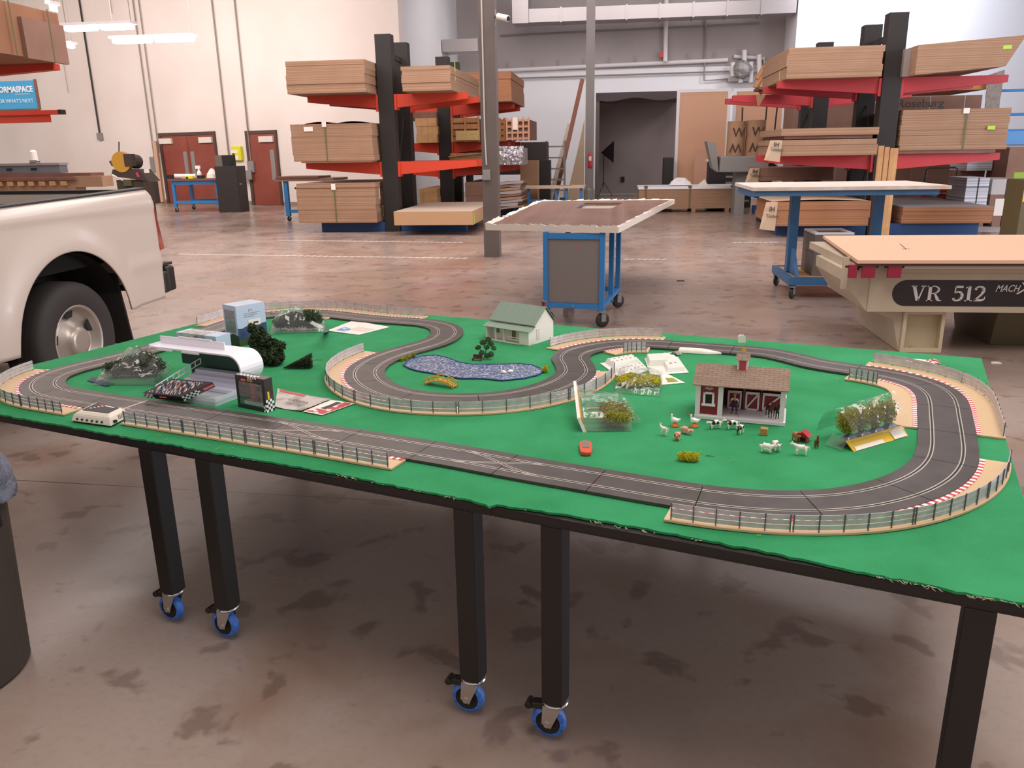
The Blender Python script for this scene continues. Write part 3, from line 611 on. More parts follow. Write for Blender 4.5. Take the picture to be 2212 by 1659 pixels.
for k, (x0, x1) in enumerate(((.094, .140), (.152, .198), (.208, LX - .008))):     # stall gates
    g = P('stall_gate', MB().box(x0, ym, Zb + .001, x1, ym + .003, .075), m_barn, r)
    t_ = MB().box(x0, ym - .003, Zb + .001, x0 + .006, ym - .0001, .075).box(x1 - .006, ym - .003, Zb + .001, x1, ym - .0001, .075).box(x0, ym - .003, .069, x1, ym - .0001, .077).box(x0, ym - .003, Zb + .001, x1, ym - .0001, .019)
    if k: t_.bar((x0 + .005, ym - .0015, .02), (x1 - .005, ym - .0015, .07), .005, .003, up=(0, 1, 0))
    P('gate_trim', t_, m_bw, g)
for x in (.144, .2): P('stall_divider', MB().box(x, ym - .002, Zb, x + .006, yb, .078), m_barn, r)
P('roof', MB().hexa([(-.012, -.016, E1 - .006), (LX + .012, -.016, E1 - .006), (LX + .012, DY / 2, .168), (-.012, DY / 2, .168), (-.012, -.016, E1 - .003), (LX + .012, -.016, E1 - .003), (LX + .012, DY / 2, .172), (-.012, DY / 2, .172)]).hexa([(-.012, DY / 2, .168), (LX + .012, DY / 2, .168), (LX + .012, DY + .016, E1 - .006), (-.012, DY + .016, E1 - .006), (-.012, DY / 2, .172), (LX + .012, DY / 2, .172), (LX + .012, DY + .016, E1 - .003), (-.012, DY + .016, E1 - .003)]), m_sh, r)
cx = .138; cu = P('cupola', MB().box(cx - .017, DY / 2 - .017, .14, cx + .017, DY / 2 + .017, .199), m_bw, r)
mb = MB()
for i in range(6): mb.box(cx - .011, DY / 2 - .0195, .158 + i * .006, cx + .011, DY / 2 - .017, .1625 + i * .006)
P('louvre', mb, m_red, cu)
P('cupola_roof', MB().hexa([(cx - .022, DY / 2 - .024, .196), (cx + .022, DY / 2 - .024, .196), (cx + .022, DY / 2 + .024, .196), (cx - .022, DY / 2 + .024, .196), (cx - .022, DY / 2 - .003, .214), (cx + .022, DY / 2 - .003, .214), (cx + .022, DY / 2 + .003, .214), (cx - .022, DY / 2 + .003, .214)]), m_sh, cu)
P('weathervane', MB().cyl((cx, DY / 2, .212), (cx, DY / 2, .222), .001, 6).prism([(-.008, 0), (.007, -.002), (.008, .006), (.003, .012), (-.003, .017), (-.006, .01)], -.001, .001, M=Matrix.Translation((cx, DY / 2, .220)) @ Matrix.Rotation(R(90), 4, 'X')), mat('vane_yellow', '#e0a83a', .4), cu)
sg = P('name_plate', MB().prism([(.040 + .014 * math.cos(i * .4488), .0045 * math.sin(i * .4488)) for i in range(14)], 0, .001, M=Matrix.Translation((0, .003, .107)) @ Matrix.Rotation(R(90), 4, 'X')), m_bw, r)
P('plate_inset', MB().prism([(.040 + .0125 * math.cos(i * .4488), .0033 * math.sin(i * .4488)) for i in range(14)], 0, .0006, M=Matrix.Translation((0, .002, .107)) @ Matrix.Rotation(R(90), 4, 'X')), m_barn, sg)
text('lettering', 'Breyer', .006, m_bw, sg, frame((.040, .0012, .1052), (1, 0, 0), (0, 0, 1)), .0002, 1.1, .0001, align='CENTER')
P('side_shutter', MB().box(LX + .0005, .03, .055, LX + .006, .07, .085), m_bw, r)
MB_ = Matrix.Translation(a) @ Matrix.Rotation(hd(a, b), 4, 'Z')
def inbarn(x, y): return MB_ @ Vector((x, y, Zb))
# --- animals
def beast(name, label, cat, p, rz, mt, L=.034, H=.026, leg=.012, fat=1.0, neck=(.30, .45), head=.9, tail=True, group=None, feet=None, ears=True, down=0.0, horns=False):
    r = T(name, label, cat, p, rz, group); hl = L / 2; bz = leg + H * .28; br = H * .27 * fat
    hx, hz = hl + L * neck[0], bz + H * neck[1] - down * H
    J = [(0, 0, bz, br), (-hl * .75, 0, bz + .001, br * .95), (hl * .7, 0, bz + .001, br * .95), (hl * 1.1, 0, (bz + hz) / 2 + .001, br * .62), (hx, 0, hz, br * .58 * head), (hx + L * .16, 0, hz - H * .08, br * .42 * head)]
    E = [(0, 1), (0, 2), (2, 3), (3, 4), (4, 5)]
    for sx, ix in ((-.62, 1), (.62, 2)):
        for sy in (-1, 1):
            n = len(J); y = sy * br * .62; kx = .06 * hl * (-1 if sx < 0 else 1)
            J += [(sx * hl, y, leg * .95, br * .36), (sx * hl + kx, y, leg * .5, br * .24), (sx * hl, y, .0016, br * .28)]; E += [(ix, n), (n, n + 1), (n + 1, n + 2)]
    if tail: n = len(J); J += [(-hl * 1.12, 0, bz + H * .12, br * .18), (-hl * 1.18, 0, bz - H * .2, br * .14)]; E += [(1, n), (n, n + 1)]
    skin('body', J, E, mt, r)
    if ears:
        mb = MB()
        for s in (-1, 1): mb.hexa([(hx - .001, s * br * .3, hz + br * .2), (hx + .001, s * br * .3, hz + br * .2), (hx + .001, s * br * .75, hz + br * .35), (hx - .001, s * br * .75, hz + br * .35), (hx - .0008, s * br * .35, hz + br * .5), (hx + .0008, s * br * .35, hz + br * .5), (hx + .0006, s * br * .85, hz + br * .55), (hx - .0006, s * br * .85, hz + br * .55)])
        P('ears', mb, mt, r)
    if horns: P('horns', MB().tube([(hx, -.002, hz + .003), (hx - .001, -.004, hz + .008)], .0009, 5).tube([(hx, .002, hz + .003), (hx - .001, .004, hz + .008)], .0009, 5), mt, r)
    mb = MB()
    for s in (-1, 1): mb.ball((hx + L * .06, s * br * .38 * head, hz + br * .12), .0008, 6, 4)
    P('eyes', mb, m_dark, r); return r
m_ivory = mat('ivory_animal', '#e4dfd3', .45); m_pig = mat('pig_pink', '#d99a80', .5); m_cow = mat('cow_patches', '#ece6da', .45, noise_=(42, '#2b211d', (.49, .51))); m_calf = mat('calf_tan', '#a06c3e', .6); m_dog = mat('dog_brown', '#7a3d1f', .6)
m_horse = mat('horse_brown', '#4a2a20', .5); m_horse2 = mat('horse_black', '#1f1a1b', .5)
beast('toy_goat', 'small white toy goat left of the pigs', 'toy goat', G(1435, 941), R(150), m_ivory, L=.024, H=.030, leg=.014, fat=.85, neck=(.15, .34), horns=True)
beast('toy_pig', 'pink toy pig facing the camera, nearer of the pair', 'toy pig', G(1463, 950), R(-105), m_pig, L=.026, H=.031, leg=.006, fat=1.15, neck=(.05, .2), group='toy pigs')
beast('toy_pig', 'pink toy pig seen side-on behind the other pig', 'toy pig', G(1481, 937), R(-30), m_pig, L=.034, H=.032, leg=.006, fat=1.1, neck=(.1, .05), down=.1, group='toy pigs')
beast('toy_cow', 'black and white toy cow with lowered head, leftmost of three', 'toy cow', G(1545, 926), R(195), m_cow, L=.042, H=.034, leg=.012, fat=.95, neck=(.1, .2), down=.15, group='toy cows')
beast('toy_cow', 'mostly white spotted toy cow, middle of the three', 'toy cow', G(1581, 927), R(190), m_cow, L=.040, H=.034, leg=.013, fat=.9, neck=(.15, .3), group='toy cows')
beast('toy_cow', 'small spotted toy cow facing the camera, nearest of three', 'toy cow', G(1599, 937), R(-125), m_cow, L=.030, H=.032, leg=.013, fat=.9, neck=(.1, .35), group='toy cows')
beast('toy_sheep', 'white toy sheep facing right, left of the sheep pair', 'toy sheep', G(1655, 977), R(-18), m_ivory, L=.036, H=.032, leg=.010, fat=1.15, neck=(.15, .15), group='toy sheep')
beast('toy_sheep', 'white toy sheep behind, turned toward the camera', 'toy sheep', G(1676, 973), R(-75), m_ivory, L=.030, H=.032, leg=.010, fat=1.2, neck=(.1, .1), group='toy sheep')
beast('toy_goat', 'white toy goat standing alone facing left before the red kennel', 'toy goat', G(1730, 983), R(172), m_ivory, L=.038, H=.034, leg=.014, fat=1.0, neck=(.2, .32))
beast('toy_calf', 'tan toy calf at the left of the red kennel', 'toy calf', G(1719, 953), R(-60), m_calf, L=.026, H=.030, leg=.012, fat=1.1, neck=(.05, .1), down=.1)
beast('toy_dog', 'small brown toy dog sitting right of the red kennel', 'toy dog', G(1763, 967), R(-90), m_dog, L=.016, H=.032, leg=.009, fat=.7, neck=(.1, .7))
beast('toy_horse', 'brown toy horse inside the barn front', 'toy horse', inbarn(.232, .045), R(-70) + hd(a, b), m_horse, L=.044, H=.036, leg=.024, fat=.7, neck=(.12, .62), group='toy horses')
beast('toy_horse', 'black toy horse at the right post of the barn', 'toy horse', inbarn(.256, .035), R(-75) + hd(a, b), m_horse2, L=.04, H=.034, leg=.022, fat=.7, neck=(.12, .62), group='toy horses')
def goose(p, label):
    r = T('toy_goose', label, 'toy goose', p, R(165), 'toy geese')
    skin('body', [(0, 0, .020, .0085), (-.010, 0, .022, .006), (-.017, 0, .028, .0025), (.008, 0, .022, .006), (.012, 0, .032, .0032), (.012, 0, .042, .0042)], [(0, 1), (1, 2), (0, 3), (3, 4), (4, 5)], m_swan, r)
    P('beak', MB().cyl((.014, 0, .042), (.021, 0, .040), .002, 8, .0008), m_orange, r)
    P('stand', MB().lathe([(0, 0), (.013, 0), (.0135, .003), (.008, .008), (.004, .014), (0, .014)], 18), mat('goose_foot_orange', '#e0702f', .4), r, smooth=True)
goose(G(1458, 921), 'white toy goose on an orange base, left of the pair'); goose(G(1500, 922), 'white toy goose on an orange base by the barn corner')
# --- farmer figurine
fm = MB_ @ Vector((.122, .05, Zb)); r = T('person', 'toy figure in white shirt, blue overalls and straw hat, leaning forward in the barn', 'person', fm, R(-100) + hd(a, b))
m_skin = mat('figure_skin', '#c98f72', .6); m_over = mat('denim_overalls', '#27304d', .7); m_boot = mat('boot_black', '#1c1819', .5)
skin('body', [(0, 0, .034, .0045), (.001, 0, .045, .006), (.003, 0, .053, .0048), (.005, 0, .058, .0022), (.0065, 0, .064, .0042), (.0068, 0, .067, .0036), (.002, .0085, .052, .0022), (.006, .013, .043, .0018), (.014, .013, .036, .0015), (.016, .0125, .034, .0016),
    (.002, -.0085, .052, .0022), (.006, -.013, .043, .0018), (.012, -.014, .035, .0015), (.014, -.0135, .033, .0016), (-.001, .004, .030, .0034), (.001, .006, .018, .0026), (-.002, .007, .005, .0022), (.003, .0075, .0018, .002), (-.001, -.004, .030, .0034), (.003, -.006, .018, .0026), (.0, -.007, .005, .0022), (.005, -.0075, .0018, .002)],
    [(0, 1), (1, 2), (2, 3), (3, 4), (4, 5), (2, 6), (6, 7), (7, 8), (8, 9), (2, 10), (10, 11), (11, 12), (12, 13), (0, 14), (14, 15), (15, 16), (16, 17), (0, 18), (18, 19), (19, 20), (20, 21)], m_skin, r)
skin('shirt', [(.0015, 0, .046, .0066), (.003, 0, .0535, .0054), (.002, .0088, .052, .0029), (.0055, .0126, .0445, .0025), (.002, -.0088, .052, .0029), (.0055, -.0126, .0445, .0025)], [(0, 1), (1, 2), (2, 3), (1, 4), (4, 5)], m_white, r)
skin('overalls', [(0, 0, .034, .0058), (.0015, 0, .044, .0068), (.0035, 0, .049, .0060), (-.001, .0042, .029, .0045), (.001, .006, .018, .0037), (-.002, .007, .007, .0032), (-.001, -.0042, .029, .0045), (.003, -.006, .018, .0037), (.0, -.007, .007, .0032)], [(0, 1), (1, 2), (0, 3), (3, 4), (4, 5), (0, 6), (6, 7), (7, 8)], m_over, r)
P('straw_hat', MB().lathe([(0, .0745), (.003, .074), (.0038, .0695), (.0075, .0685), (.0078, .0678), (0, .0678)], 16, Matrix.Translation((.0066, 0, 0))), mat('straw', '#c79257', .7), r, smooth=True)
for s in (-1, 1): P('boot', MB().ball((.0035 if s > 0 else .0055, s * .0073, .0022), (.0048, .0026, .0024), 8, 6), m_boot, r, smooth=True)
P('rake', MB().tube([(.018, .014, .036), (.030, .020, .004), (.034, .022, .001)], .0007, 5), m_bark, r)
# --- bale and kennel
mb = MB().cbox(0, 0, .0115, .023, .020, .023); TP('toy_hay_bale', 'square straw coloured toy hay bale near the barn front', 'toy hay bale', mb, mat('hay', '#d1a45f', .8, noise_=(120, '#b98b4a'), bump=(400, .8)), loc=G(1650, 939), rz=R(-14), bev=.002)
r = T('toy_kennel', 'small red toy dog kennel with gabled roof', 'toy kennel', G(1735, 953), R(-28)); m_kn = mat('kennel_red', '#b82a35', .45)
P('walls', MB().box(-.014, -.012, 0, -.010, .016, .020).box(.010, -.012, 0, .014, .016, .020).box(-.010, .013, 0, .010, .016, .020).box(-.010, -.012, .016, .010, -.009, .022).prism([(-.014, .020), (.014, .020), (0, .030)], -.013, -.010, M=Matrix.Rotation(R(90), 4, 'X') @ Matrix.Translation((0, 0, 22e-3))), m_kn, r)
mb = MB()
for s in (-1, 1): mb.hexa([(0, -.017, .032), (s * .019, -.017, .017), (s * .019, .020, .017), (0, .020, .032), (0, -.017, .035), (s * .020, -.017, .0195), (s * .020, .020, .0195), (0, .020, .035)])
P('roof', mb, m_kn, r)
# --- loose bits
TP('twig', 'thin brown twig on the carpet beside the low yellow bush', 'twig', MB().tube([(-.012, 0, .0015), (0, .001, .002), (.012, -.001, .0014)], [.0012, .001, .0008], 6), m_bark, loc=G(1534, 986), rz=R(-16))
mb = MB(); random.seed(5)
for px, py in ((762, 902), (770, 901), (740, 897), (1508, 980), (1517, 978), (1571, 997), (1580, 996), (450, 962), (470, 968), (500, 967), (345, 940), (356, 949), (430, 752), (1812, 818), (1662, 816), (1340, 770), (1386, 773), (1390, 781), (1638, 1157)):
    p = G(px, py, .0018)
    for k in range(3): mb.ball((p.x + random.uniform(-.006, .006), p.y + random.uniform(-.005, .005), p.z), (random.uniform(.0012, .003), .0014, .001), 5, 3)
o = TP('flock_crumbs', 'scattered crumbs of yellow flock on the carpet', 'crumbs', mb, m_yl, w=False); o['kind'] = 'stuff'
r = T('toy_boat', 'orange toy boat shape with grey centre at the front of the carpet', 'toy', G(1266, 985), hd(G(1267, 983), G(1265, 950)))
poly = [(x * 1.5, y * 1.2) for x, y in [(0, -.012), (.02, -.016), (.05, -.016), (.062, -.013), (.066, 0), (.062, .013), (.05, .016), (.02, .016), (0, .012), (-.003, 0)]]
P('hull', MB().prism(poly, 0, .014), mat('toy_orange', '#d1502c', .4), r, bev=.004); P('grey_insert', MB().prism([(.032, -.010), (.078, -.010), (.084, 0), (.078, .010), (.032, .010)], .0142, .0155), mat('insert_grey', '#7d6f66', .6), r)
P('side_pin', MB().cyl((.045, -.016, .008), (.045, -.021, .008), .0018, 8), m_chrome, r)
# --- white plastic knife-like strip
r = G(1465, 760); q = G(1560, 766); L = (q - r).length
def kn(u, v):
    x = u * L; w = .021 * (1 - max(0, (u - .62) / .38) ** 1.3) * (1 + .06 * math.sin(u * 28) * (u < .5)); a_ = math.pi * v; return (x, w * math.cos(a_), .002 + .020 * (1 - .6 * max(0, u - .55) / .45) * math.sin(a_) * (1 if 0 < u < 1 else .2))
mb = MB(); mb.grid(kn, 28, 8); mb.grid(lambda u, v: (u * L, .021 * (1 - max(0, (u - .62) / .38) ** 1.3) * (1 - 2 * v), .0015), 28, 2)
TP('plastic_knife', 'white plastic serrated strip lying against the back straight', 'plastic strip', mb, m_ivory, loc=r, rz=hd(r, q), smooth=True)
TP('card_tag', 'small white block standing on the far carpet edge behind the barn', 'tag', MB().prism([(-.017, 0), (.017, 0), (.016, .028), (.008, .036), (-.010, .037), (-.018, .030)], -.005, .005, M=Matrix.Rotation(R(90), 4, 'X')), m_ivory, loc=G(1602, 740), rz=R(10))
r = T('sweet_packet', 'white and red foil packet behind the far right curve fence', 'packet', G(1995, 783), R(-12))
P('wrapper', MB().grid(lambda u, v: (-.07 + .08 * u + .012 * v, -.018 + .05 * v, .004 + .006 * math.sin(math.pi * u) * math.sin(math.pi * v)), 8, 6), m_paper, r, solid=.001)
P('contents', MB().grid(lambda u, v: (.005 + .055 * u + .004 * v, -.022 + .05 * v, .004 + .012 * math.sin(math.pi * u) * math.sin(math.pi * v) + .003 * noise.noise(Vector((u * 9, v * 9, 0)))), 12, 10), mat('red_foil', '#b23a3c', .3, .2, noise_=(90, '#e0d4d0', (.48, .55))), r, solid=.001)
# --- bags
def quadpt(q, u, v):
    a0, b0, c0, d0 = q; return a0.lerp(b0, u).lerp(d0.lerp(c0, u), v)
def bag(mb, q, h, seed, nu=22, nv=18, wr=.006, base=.002):       # q: near-left, near-right, far-right, far-left; pillow skin
    for top in (1, 0):
        def f(u, v):
            p = quadpt(q, u, v); e = (math.sin(math.pi * u) * math.sin(math.pi * v)) ** .45; k = noise.noise(Vector((u * 5, v * 5, seed))) * 1.2 + noise.noise(Vector((u * 13, v * 13, seed + 4))) * .6
            z = p.z + base + (h * e * (.8 + .55 * noise.noise(Vector((u * 2.6, v * 2.6, seed + 9)))) + wr * k * (e > 0.05) * (.4 + e) if top else 0); return (p.x + wr * .5 * k * top, p.y, max(z, TZ + .0015))
        mb.grid(f, nu, nv)
    return mb
q = [G(1322, 848), G(1428, 858), G(1432, 806), G(1338, 792)]; c = sum(q, Vector()) / 4
r = T('plastic_bag', 'clear bag full of yellow lichen in front of the white trays', 'bag', c, 0); m = MB(); bag(m, q, .050, 3); P('film', m, m_film, r, w=True)
c0 = G(1378, 832); o = bush('lichen', 'yellow lichen clumps packed inside the clear bag', (1378, 832), [(-.052, .0, .02, .036, .036, .018), (-.025, .036, .02, .038, .036, .019), (.01, -.018, .02, .038, .034, .019), (.03, .025, .02, .036, .036, .019), (.06, -.005, .018, .03, .036, .016), (-.03, -.028, .017, .032, .026, .016), (.06, .045, .016, .026, .028, .015)], 5200, .0042, m_yl, m_core_y, 'lichen', seed=8)
m_tkt = mat('twisted_stem', '#b9a684', .7)
def bag_tree(label, p, rz, L=.12, cr=.03, tilt=0.0, seed=1, lift=.03, group='model trees in clear bags', stand=False):
    r = T('model_tree', label, 'model tree', p, rz, group)
    if stand:
        P('trunk', MB().tube([(0, 0, 0), (.002, 0, L * .25), (0, 0, L * .6)], [.003, .0035, .002], 6), m_tkt, r); bl = [(0, 0, L * .62, cr, cr, L * .32), (.008, 0, L * .45, cr * .8, cr * .8, L * .2)]
    else:
        P('trunk', MB().tube([(0, 0, lift), (L * .2, .002, lift), (L * .55, 0, lift)], [.0025, .004, .002], 6).tube([(L * .2, 0, lift), (L * .4, .012, lift + .004)], .0018, 5), m_tkt, r); bl = [(L * .62, 0, lift, L * .36, cr * .8, cr * .75), (L * .45, .004, lift, L * .22, cr * .7, cr * .6)]
    P('core', MB().ball(bl[0][:3], tuple(x * .7 for x in bl[0][3:]), 10, 8, jit=.08), m_core_o, r, smooth=True); P('foliage', foliage(bl, 1300, .0035, seed=seed), m_olive, r); return r
# centre bag lying on its side, header card at the left
q = [G(1262, 934), G(1366, 932), G(1352, 872), G(1275, 868)]; c = sum(q, Vector()) / 4; hdg = hd(q[0], q[1])
r = T('plastic_bag', 'clear blister bag of lying olive trees with white and orange header card', 'bag', q[0], hdg)
I = Matrix.Translation(q[0]) @ Matrix.Rotation(hdg, 4, 'Z'); W1 = (q[1] - q[0]).length; D1 = (q[3] - q[0]).length * .98
P('film', MB().grid(lambda u, v: (u * W1, D1 * v, .004 + .078 * (math.sin(math.pi * v) ** .4) * (1 - .25 * u) + .004 * noise.noise(Vector((u * 7, v * 7, 2)))), 16, 16).grid(lambda u, v: (W1 + u * .035, .02 + (D1 - .04) * v, .02 + .004 * noise.noise(Vector((u * 5, v * 8, 7)))), 4, 10).quad((0, 0, .002), (W1, 0, .002), (W1, D1, .002), (0, D1, .002)), m_film, r)
hc = P('header_card', MB().hexa([(-.004, 0, .0), (.008, 0, .0), (.004, .014, .003), (-.004, .014, .003), (-.022, .01, .045), (-.012, .01, .048), (.0, D1 * .95, .085), (-.01, D1 * .95, .085)]), m_paper, r)
P('orange_band', MB().hexa([(.0085, .004, .012), (.0095, .004, .012), (.002, .02, .02), (.001, .02, .02), (-.010, .014, .044), (-.009, .014, .044), (.003, D1 * .9, .08), (.002, D1 * .9, .08)]), mat('amber_print', '#d99534', .5), hc)
for i in range(3): bag_tree(('nearest', 'middle', 'rearmost')[i] + ' of three olive model trees lying in the centre bag', I @ Vector((.02, .035 + i * .05, 0)), hdg, .15, .038, lift=.036, seed=20 + i)
# right bag standing with yellow card foot
a = G(1845, 976); b = G(1962, 942); hdg = hd(a, b); L = (b - a).length; I = Matrix.Translation(a) @ Matrix.Rotation(hdg, 4, 'Z')
r = T('plastic_bag', 'clear bag of four olive trees with yellow folded card foot inside the right curve', 'bag', a, hdg); m_ycard = mat('yellow_card', '#e2b417', .5)
ft = P('card_foot', MB().hexa([(0, 0, 0), (L, 0, 0), (L, .006, .0), (0, .006, 0), (-.005, .028, .026), (L + .004, .028, .026), (L + .004, .032, .026), (-.005, .032, .026)]).hexa([(0, .06, 0), (L, .06, 0), (L, .062, 0), (0, .062, 0), (-.005, .029, .026), (L + .004, .029, .026), (L + .004, .031, .026), (-.005, .031, .026)]), m_ycard, r)
P('price_label', MB().hexa([(L * .74, -.0008, .003), (L * .97, -.0008, .003), (L * .97, 0.0002, .003), (L * .74, .0002, .003), (L * .74, .0205, .0215), (L * .97, .0205, .0215), (L * .97, .0225, .0215), (L * .74, .0225, .0215)]), m_paper, ft)
P('white_strip', MB().hexa([(.01, -.0008, .0015), (L * .55, -.0008, .0015), (L * .55, .0, .0015), (.01, 0, .0015), (.01, .0085, .0105), (L * .55, .0085, .0105), (L * .55, .0095, .0105), (.01, .0095, .0105)]), m_paper, ft)
P('film', MB().grid(lambda u, v: (-.005 + (L + .01) * u + .01 * noise.noise(Vector((u * 4, v * 4, 1))), .005 + .13 * v, .028 + .098 * math.sin(math.pi * v) ** .5 * (1 - .15 * (1 - u)) + .006 * noise.noise(Vector((u * 7, v * 7, 5)))), 20, 18).grid(lambda u, v: (-.03 + .03 * u, .02 + .06 * v, .004 + .03 * u), 3, 3).grid(lambda u, v: (-.005 + (L + .01) * u, .004 + .02 * v, .028 - .002 * v), 6, 2), m_film, r)
P('foil_cups', MB().grid(lambda u, v: (u * L, .03 + .03 * v, .026 + .012 * abs(math.sin(u * math.pi * 4)) * math.sin(math.pi * v)), 24, 6), mat('silver_blue_foil', '#9aa6bd', .15, .8), r)
for i in range(4): bag_tree(('leftmost', 'second', 'third', 'rightmost')[i] + ' of four olive model trees standing in the right bag', I @ Vector((.025 + i * L / 4.1, .055, .0005)), hdg, .125, .034, seed=40 + i, stand=True)
# --- white vacuum formed trays
m_tray = mat('white_tray', '#dcdcd2', .4); m_ink = mat('dark_print', '#33302e', .6)
def tray(label, q, blk, marks, txt=None, tilt=0):
    c = q[0]; hdg = hd(q[0], q[1]); r = T('packaging_tray', label, 'plastic tray', c, hdg, 'white packaging trays'); I = (Matrix.Translation(c) @ Matrix.Rotation(hdg, 4, 'Z')).inverted(); l = [I @ p for p in q]
    n = MB(); n.hexa([(p.x, p.y, .0015) for p in l] + [(p.x, p.y, .003) for p in l])
    for (u0, v0, u1, v1, h) in blk:
        b4 = [quadpt(l, u0, v0), quadpt(l, u1, v0), quadpt(l, u1, v1), quadpt(l, u0, v1)]; ce = sum(b4, Vector()) / 4; n.hexa([(p.x, p.y, .003) for p in b4] + [(ce.x + (p.x - ce.x) * .86, ce.y + (p.y - ce.y) * .86, h) for p in b4])
    o = P('tray_shell', n, m_tray, r, bev=.002); n = MB()
    for (u, v, s, h) in marks: p = quadpt(l, u, v); n.cbox(p.x, p.y, h + .0006, s, s * .8, .0008)
    P('printed_marks', n, m_ink, o)
    return r
tray('left white vacuum formed tray with rows of dark dots', [G(1345, 822), G(1402, 800), G(1374, 772), G(1296, 786)], [(.12, .55, .92, .98, .022), (.1, .05, .9, .5, .014)], [(.2 + .13 * i, v, .006, h) for i in range(6) for v, h in ((.88, .022), (.72, .022), (.38, .014), (.2, .014))])
tray('right white vacuum formed tray with two raised blocks', [G(1405, 812), G(1488, 806), G(1464, 772), G(1392, 775)], [(.03, .5, .6, .97, .026), (.45, .1, .95, .62, .018)], [(.62, .4, .010, .018), (.75, .42, .008, .018)])
def sheet(name, label, cat, q, mt, extra=(), th=.0008, base=.0018, curl=.0):
    c = q[0]; hdg = hd(q[0], q[1]); r = T(name, label, cat, c, hdg); I = (Matrix.Translation(c) @ Matrix.Rotation(hdg, 4, 'Z')).inverted(); l = [I @ p for p in q]
    n = MB(); n.grid(lambda u, v: (lambda p: (p.x, p.y, base + curl * (abs(u - .5) * 2) ** 2 + .0012 * noise.noise(Vector((u * 4, v * 4, 1)))))(quadpt(l, u, v)), 10, 10); o = P('sheet', n, mt, r, solid=th)
    for k, (u0, v0, u1, v1, m2, dz) in enumerate(extra):
        n = MB(); n.grid(lambda u, v: (lambda uu, vv: (lambda p: (p.x, p.y, base + dz + th + curl * (abs(uu - .5) * 2) ** 2 + .0012 * noise.noise(Vector((uu * 4, vv * 4, 1)))))(quadpt(l, uu, vv)))(u0 + (u1 - u0) * u, v0 + (v1 - v0) * v), 6, 6); P('printed_area', n, m2, o)
    return r, o, l
sheet('leaflet', 'white backing card with a green oval lying under the lichen bag', 'leaflet', [G(1430, 832), G(1480, 828), G(1445, 810), G(1425, 806)], m_paper, [(.3, .15, .8, .55, m_olive, .0003)])
sheet('leaflet', 'small white and navy leaflet with grey film behind the trays', 'leaflet', [G(1410, 772), G(1460, 772), G(1452, 762), G(1425, 764)], m_paper, [(.0, .0, .3, 1, mat('navy_print', '#2d3554', .5), .0003)])
TP('foil_scrap', 'crumpled grey film scrap at the right tip of the small leaflet', 'scrap', MB().grid(lambda u, v: (-.02 + .045 * u, -.015 + .03 * v, .004 + .012 * (1 - abs(2 * u - 1)) + .004 * noise.noise(Vector((u * 5, v * 5, 3)))), 8, 8), mat('grey_film', '#8c8578', .3, .3), loc=G(1458, 766), rz=R(-35), solid=.0006)
# --- control unit
q = [G(153, 911), G(240, 923), G(279, 903), G(205, 886)]; c = q[0]; hdg = hd(q[0], q[1]); m_cu = mat('ivory_case', '#d9cfc0', .4)
r = T('control_unit', 'ivory track control unit with black top on the near carpet edge', 'control unit', c, hdg); I = (Matrix.Translation(c) @ Matrix.Rotation(hdg, 4, 'Z')).inverted(); l = [I @ p for p in q]
def inset(l, k, dy=0): ce = sum(l, Vector()) / 4; return [ce + (p - ce) * k + Vector((0, dy, 0)) for p in l]
t_ = inset(l, .72, .008); P('case', MB().hexa([(p.x, p.y, .003) for p in l] + [(p.x, p.y, .026) for p in inset(l, .9, .004)]).hexa([(p.x, p.y, .026) for p in inset(l, .9, .004)] + [(p.x, p.y, .036) for p in t_]), m_cu, r, bev=.003)
u_ = inset(l, .64, .008); tp = P('black_panel', MB().hexa([(p.x, p.y, .0362) for p in u_] + [(p.x, p.y, .0375) for p in u_]), m_blk, r)
P('foot', MB().hexa([(p.x, p.y, .0005) for p in inset(l, .92)] + [(p.x, p.y, .003) for p in inset(l, .92)]), m_dark, r)
f0, f1 = l[0].lerp(l[1], .12), l[0].lerp(l[1], .88)
for i in range(6):
    p = f0.lerp(f1, i / 6.2 + .05); P('socket', MB().cyl((p.x + .001, p.y + .004, .014), (p.x + .001, p.y - .0005, .012), .0035, 10), m_dark, r)
P('vent', MB().box(0, 0, 0, .001, .001, .001) if 0 else (lambda n: [n.bar((l[1].lerp(l[2], .5 + .08 * i) + Vector((-.001, -.0005, .012))), (l[1].lerp(l[2], .5 + .08 * i) + Vector((-.006, .001, .027))), .0012, .0012) for i in range(5)] and n)(MB()), m_dark, r)
p = l[1].lerp(l[2], .25); P('port', MB().cbox(p.x - .002, p.y, .013, .012, .012, .008), m_dark, r)
for i in range(5):
    p = quadpt(u_, .16 + .08 * i, .3 + .14 * i); P('button', MB().ball((p.x, p.y, .0378), (.005, .0035, .0015), 8, 4), m_white, tp, smooth=True)
p = quadpt(u_, .2, .84); q2 = quadpt(u_, .85, .84); P('logo_stripe', MB().bar((p.x, p.y, .0378), (p.lerp(q2, .4).x, p.lerp(q2, .4).y, .0378), .006, .0006), m_red, tp); P('silver_stripe', MB().bar((p.lerp(q2, .45).x, p.lerp(q2, .45).y, .0378), (q2.x, q2.y, .0378), .006, .0006), m_white, tp)
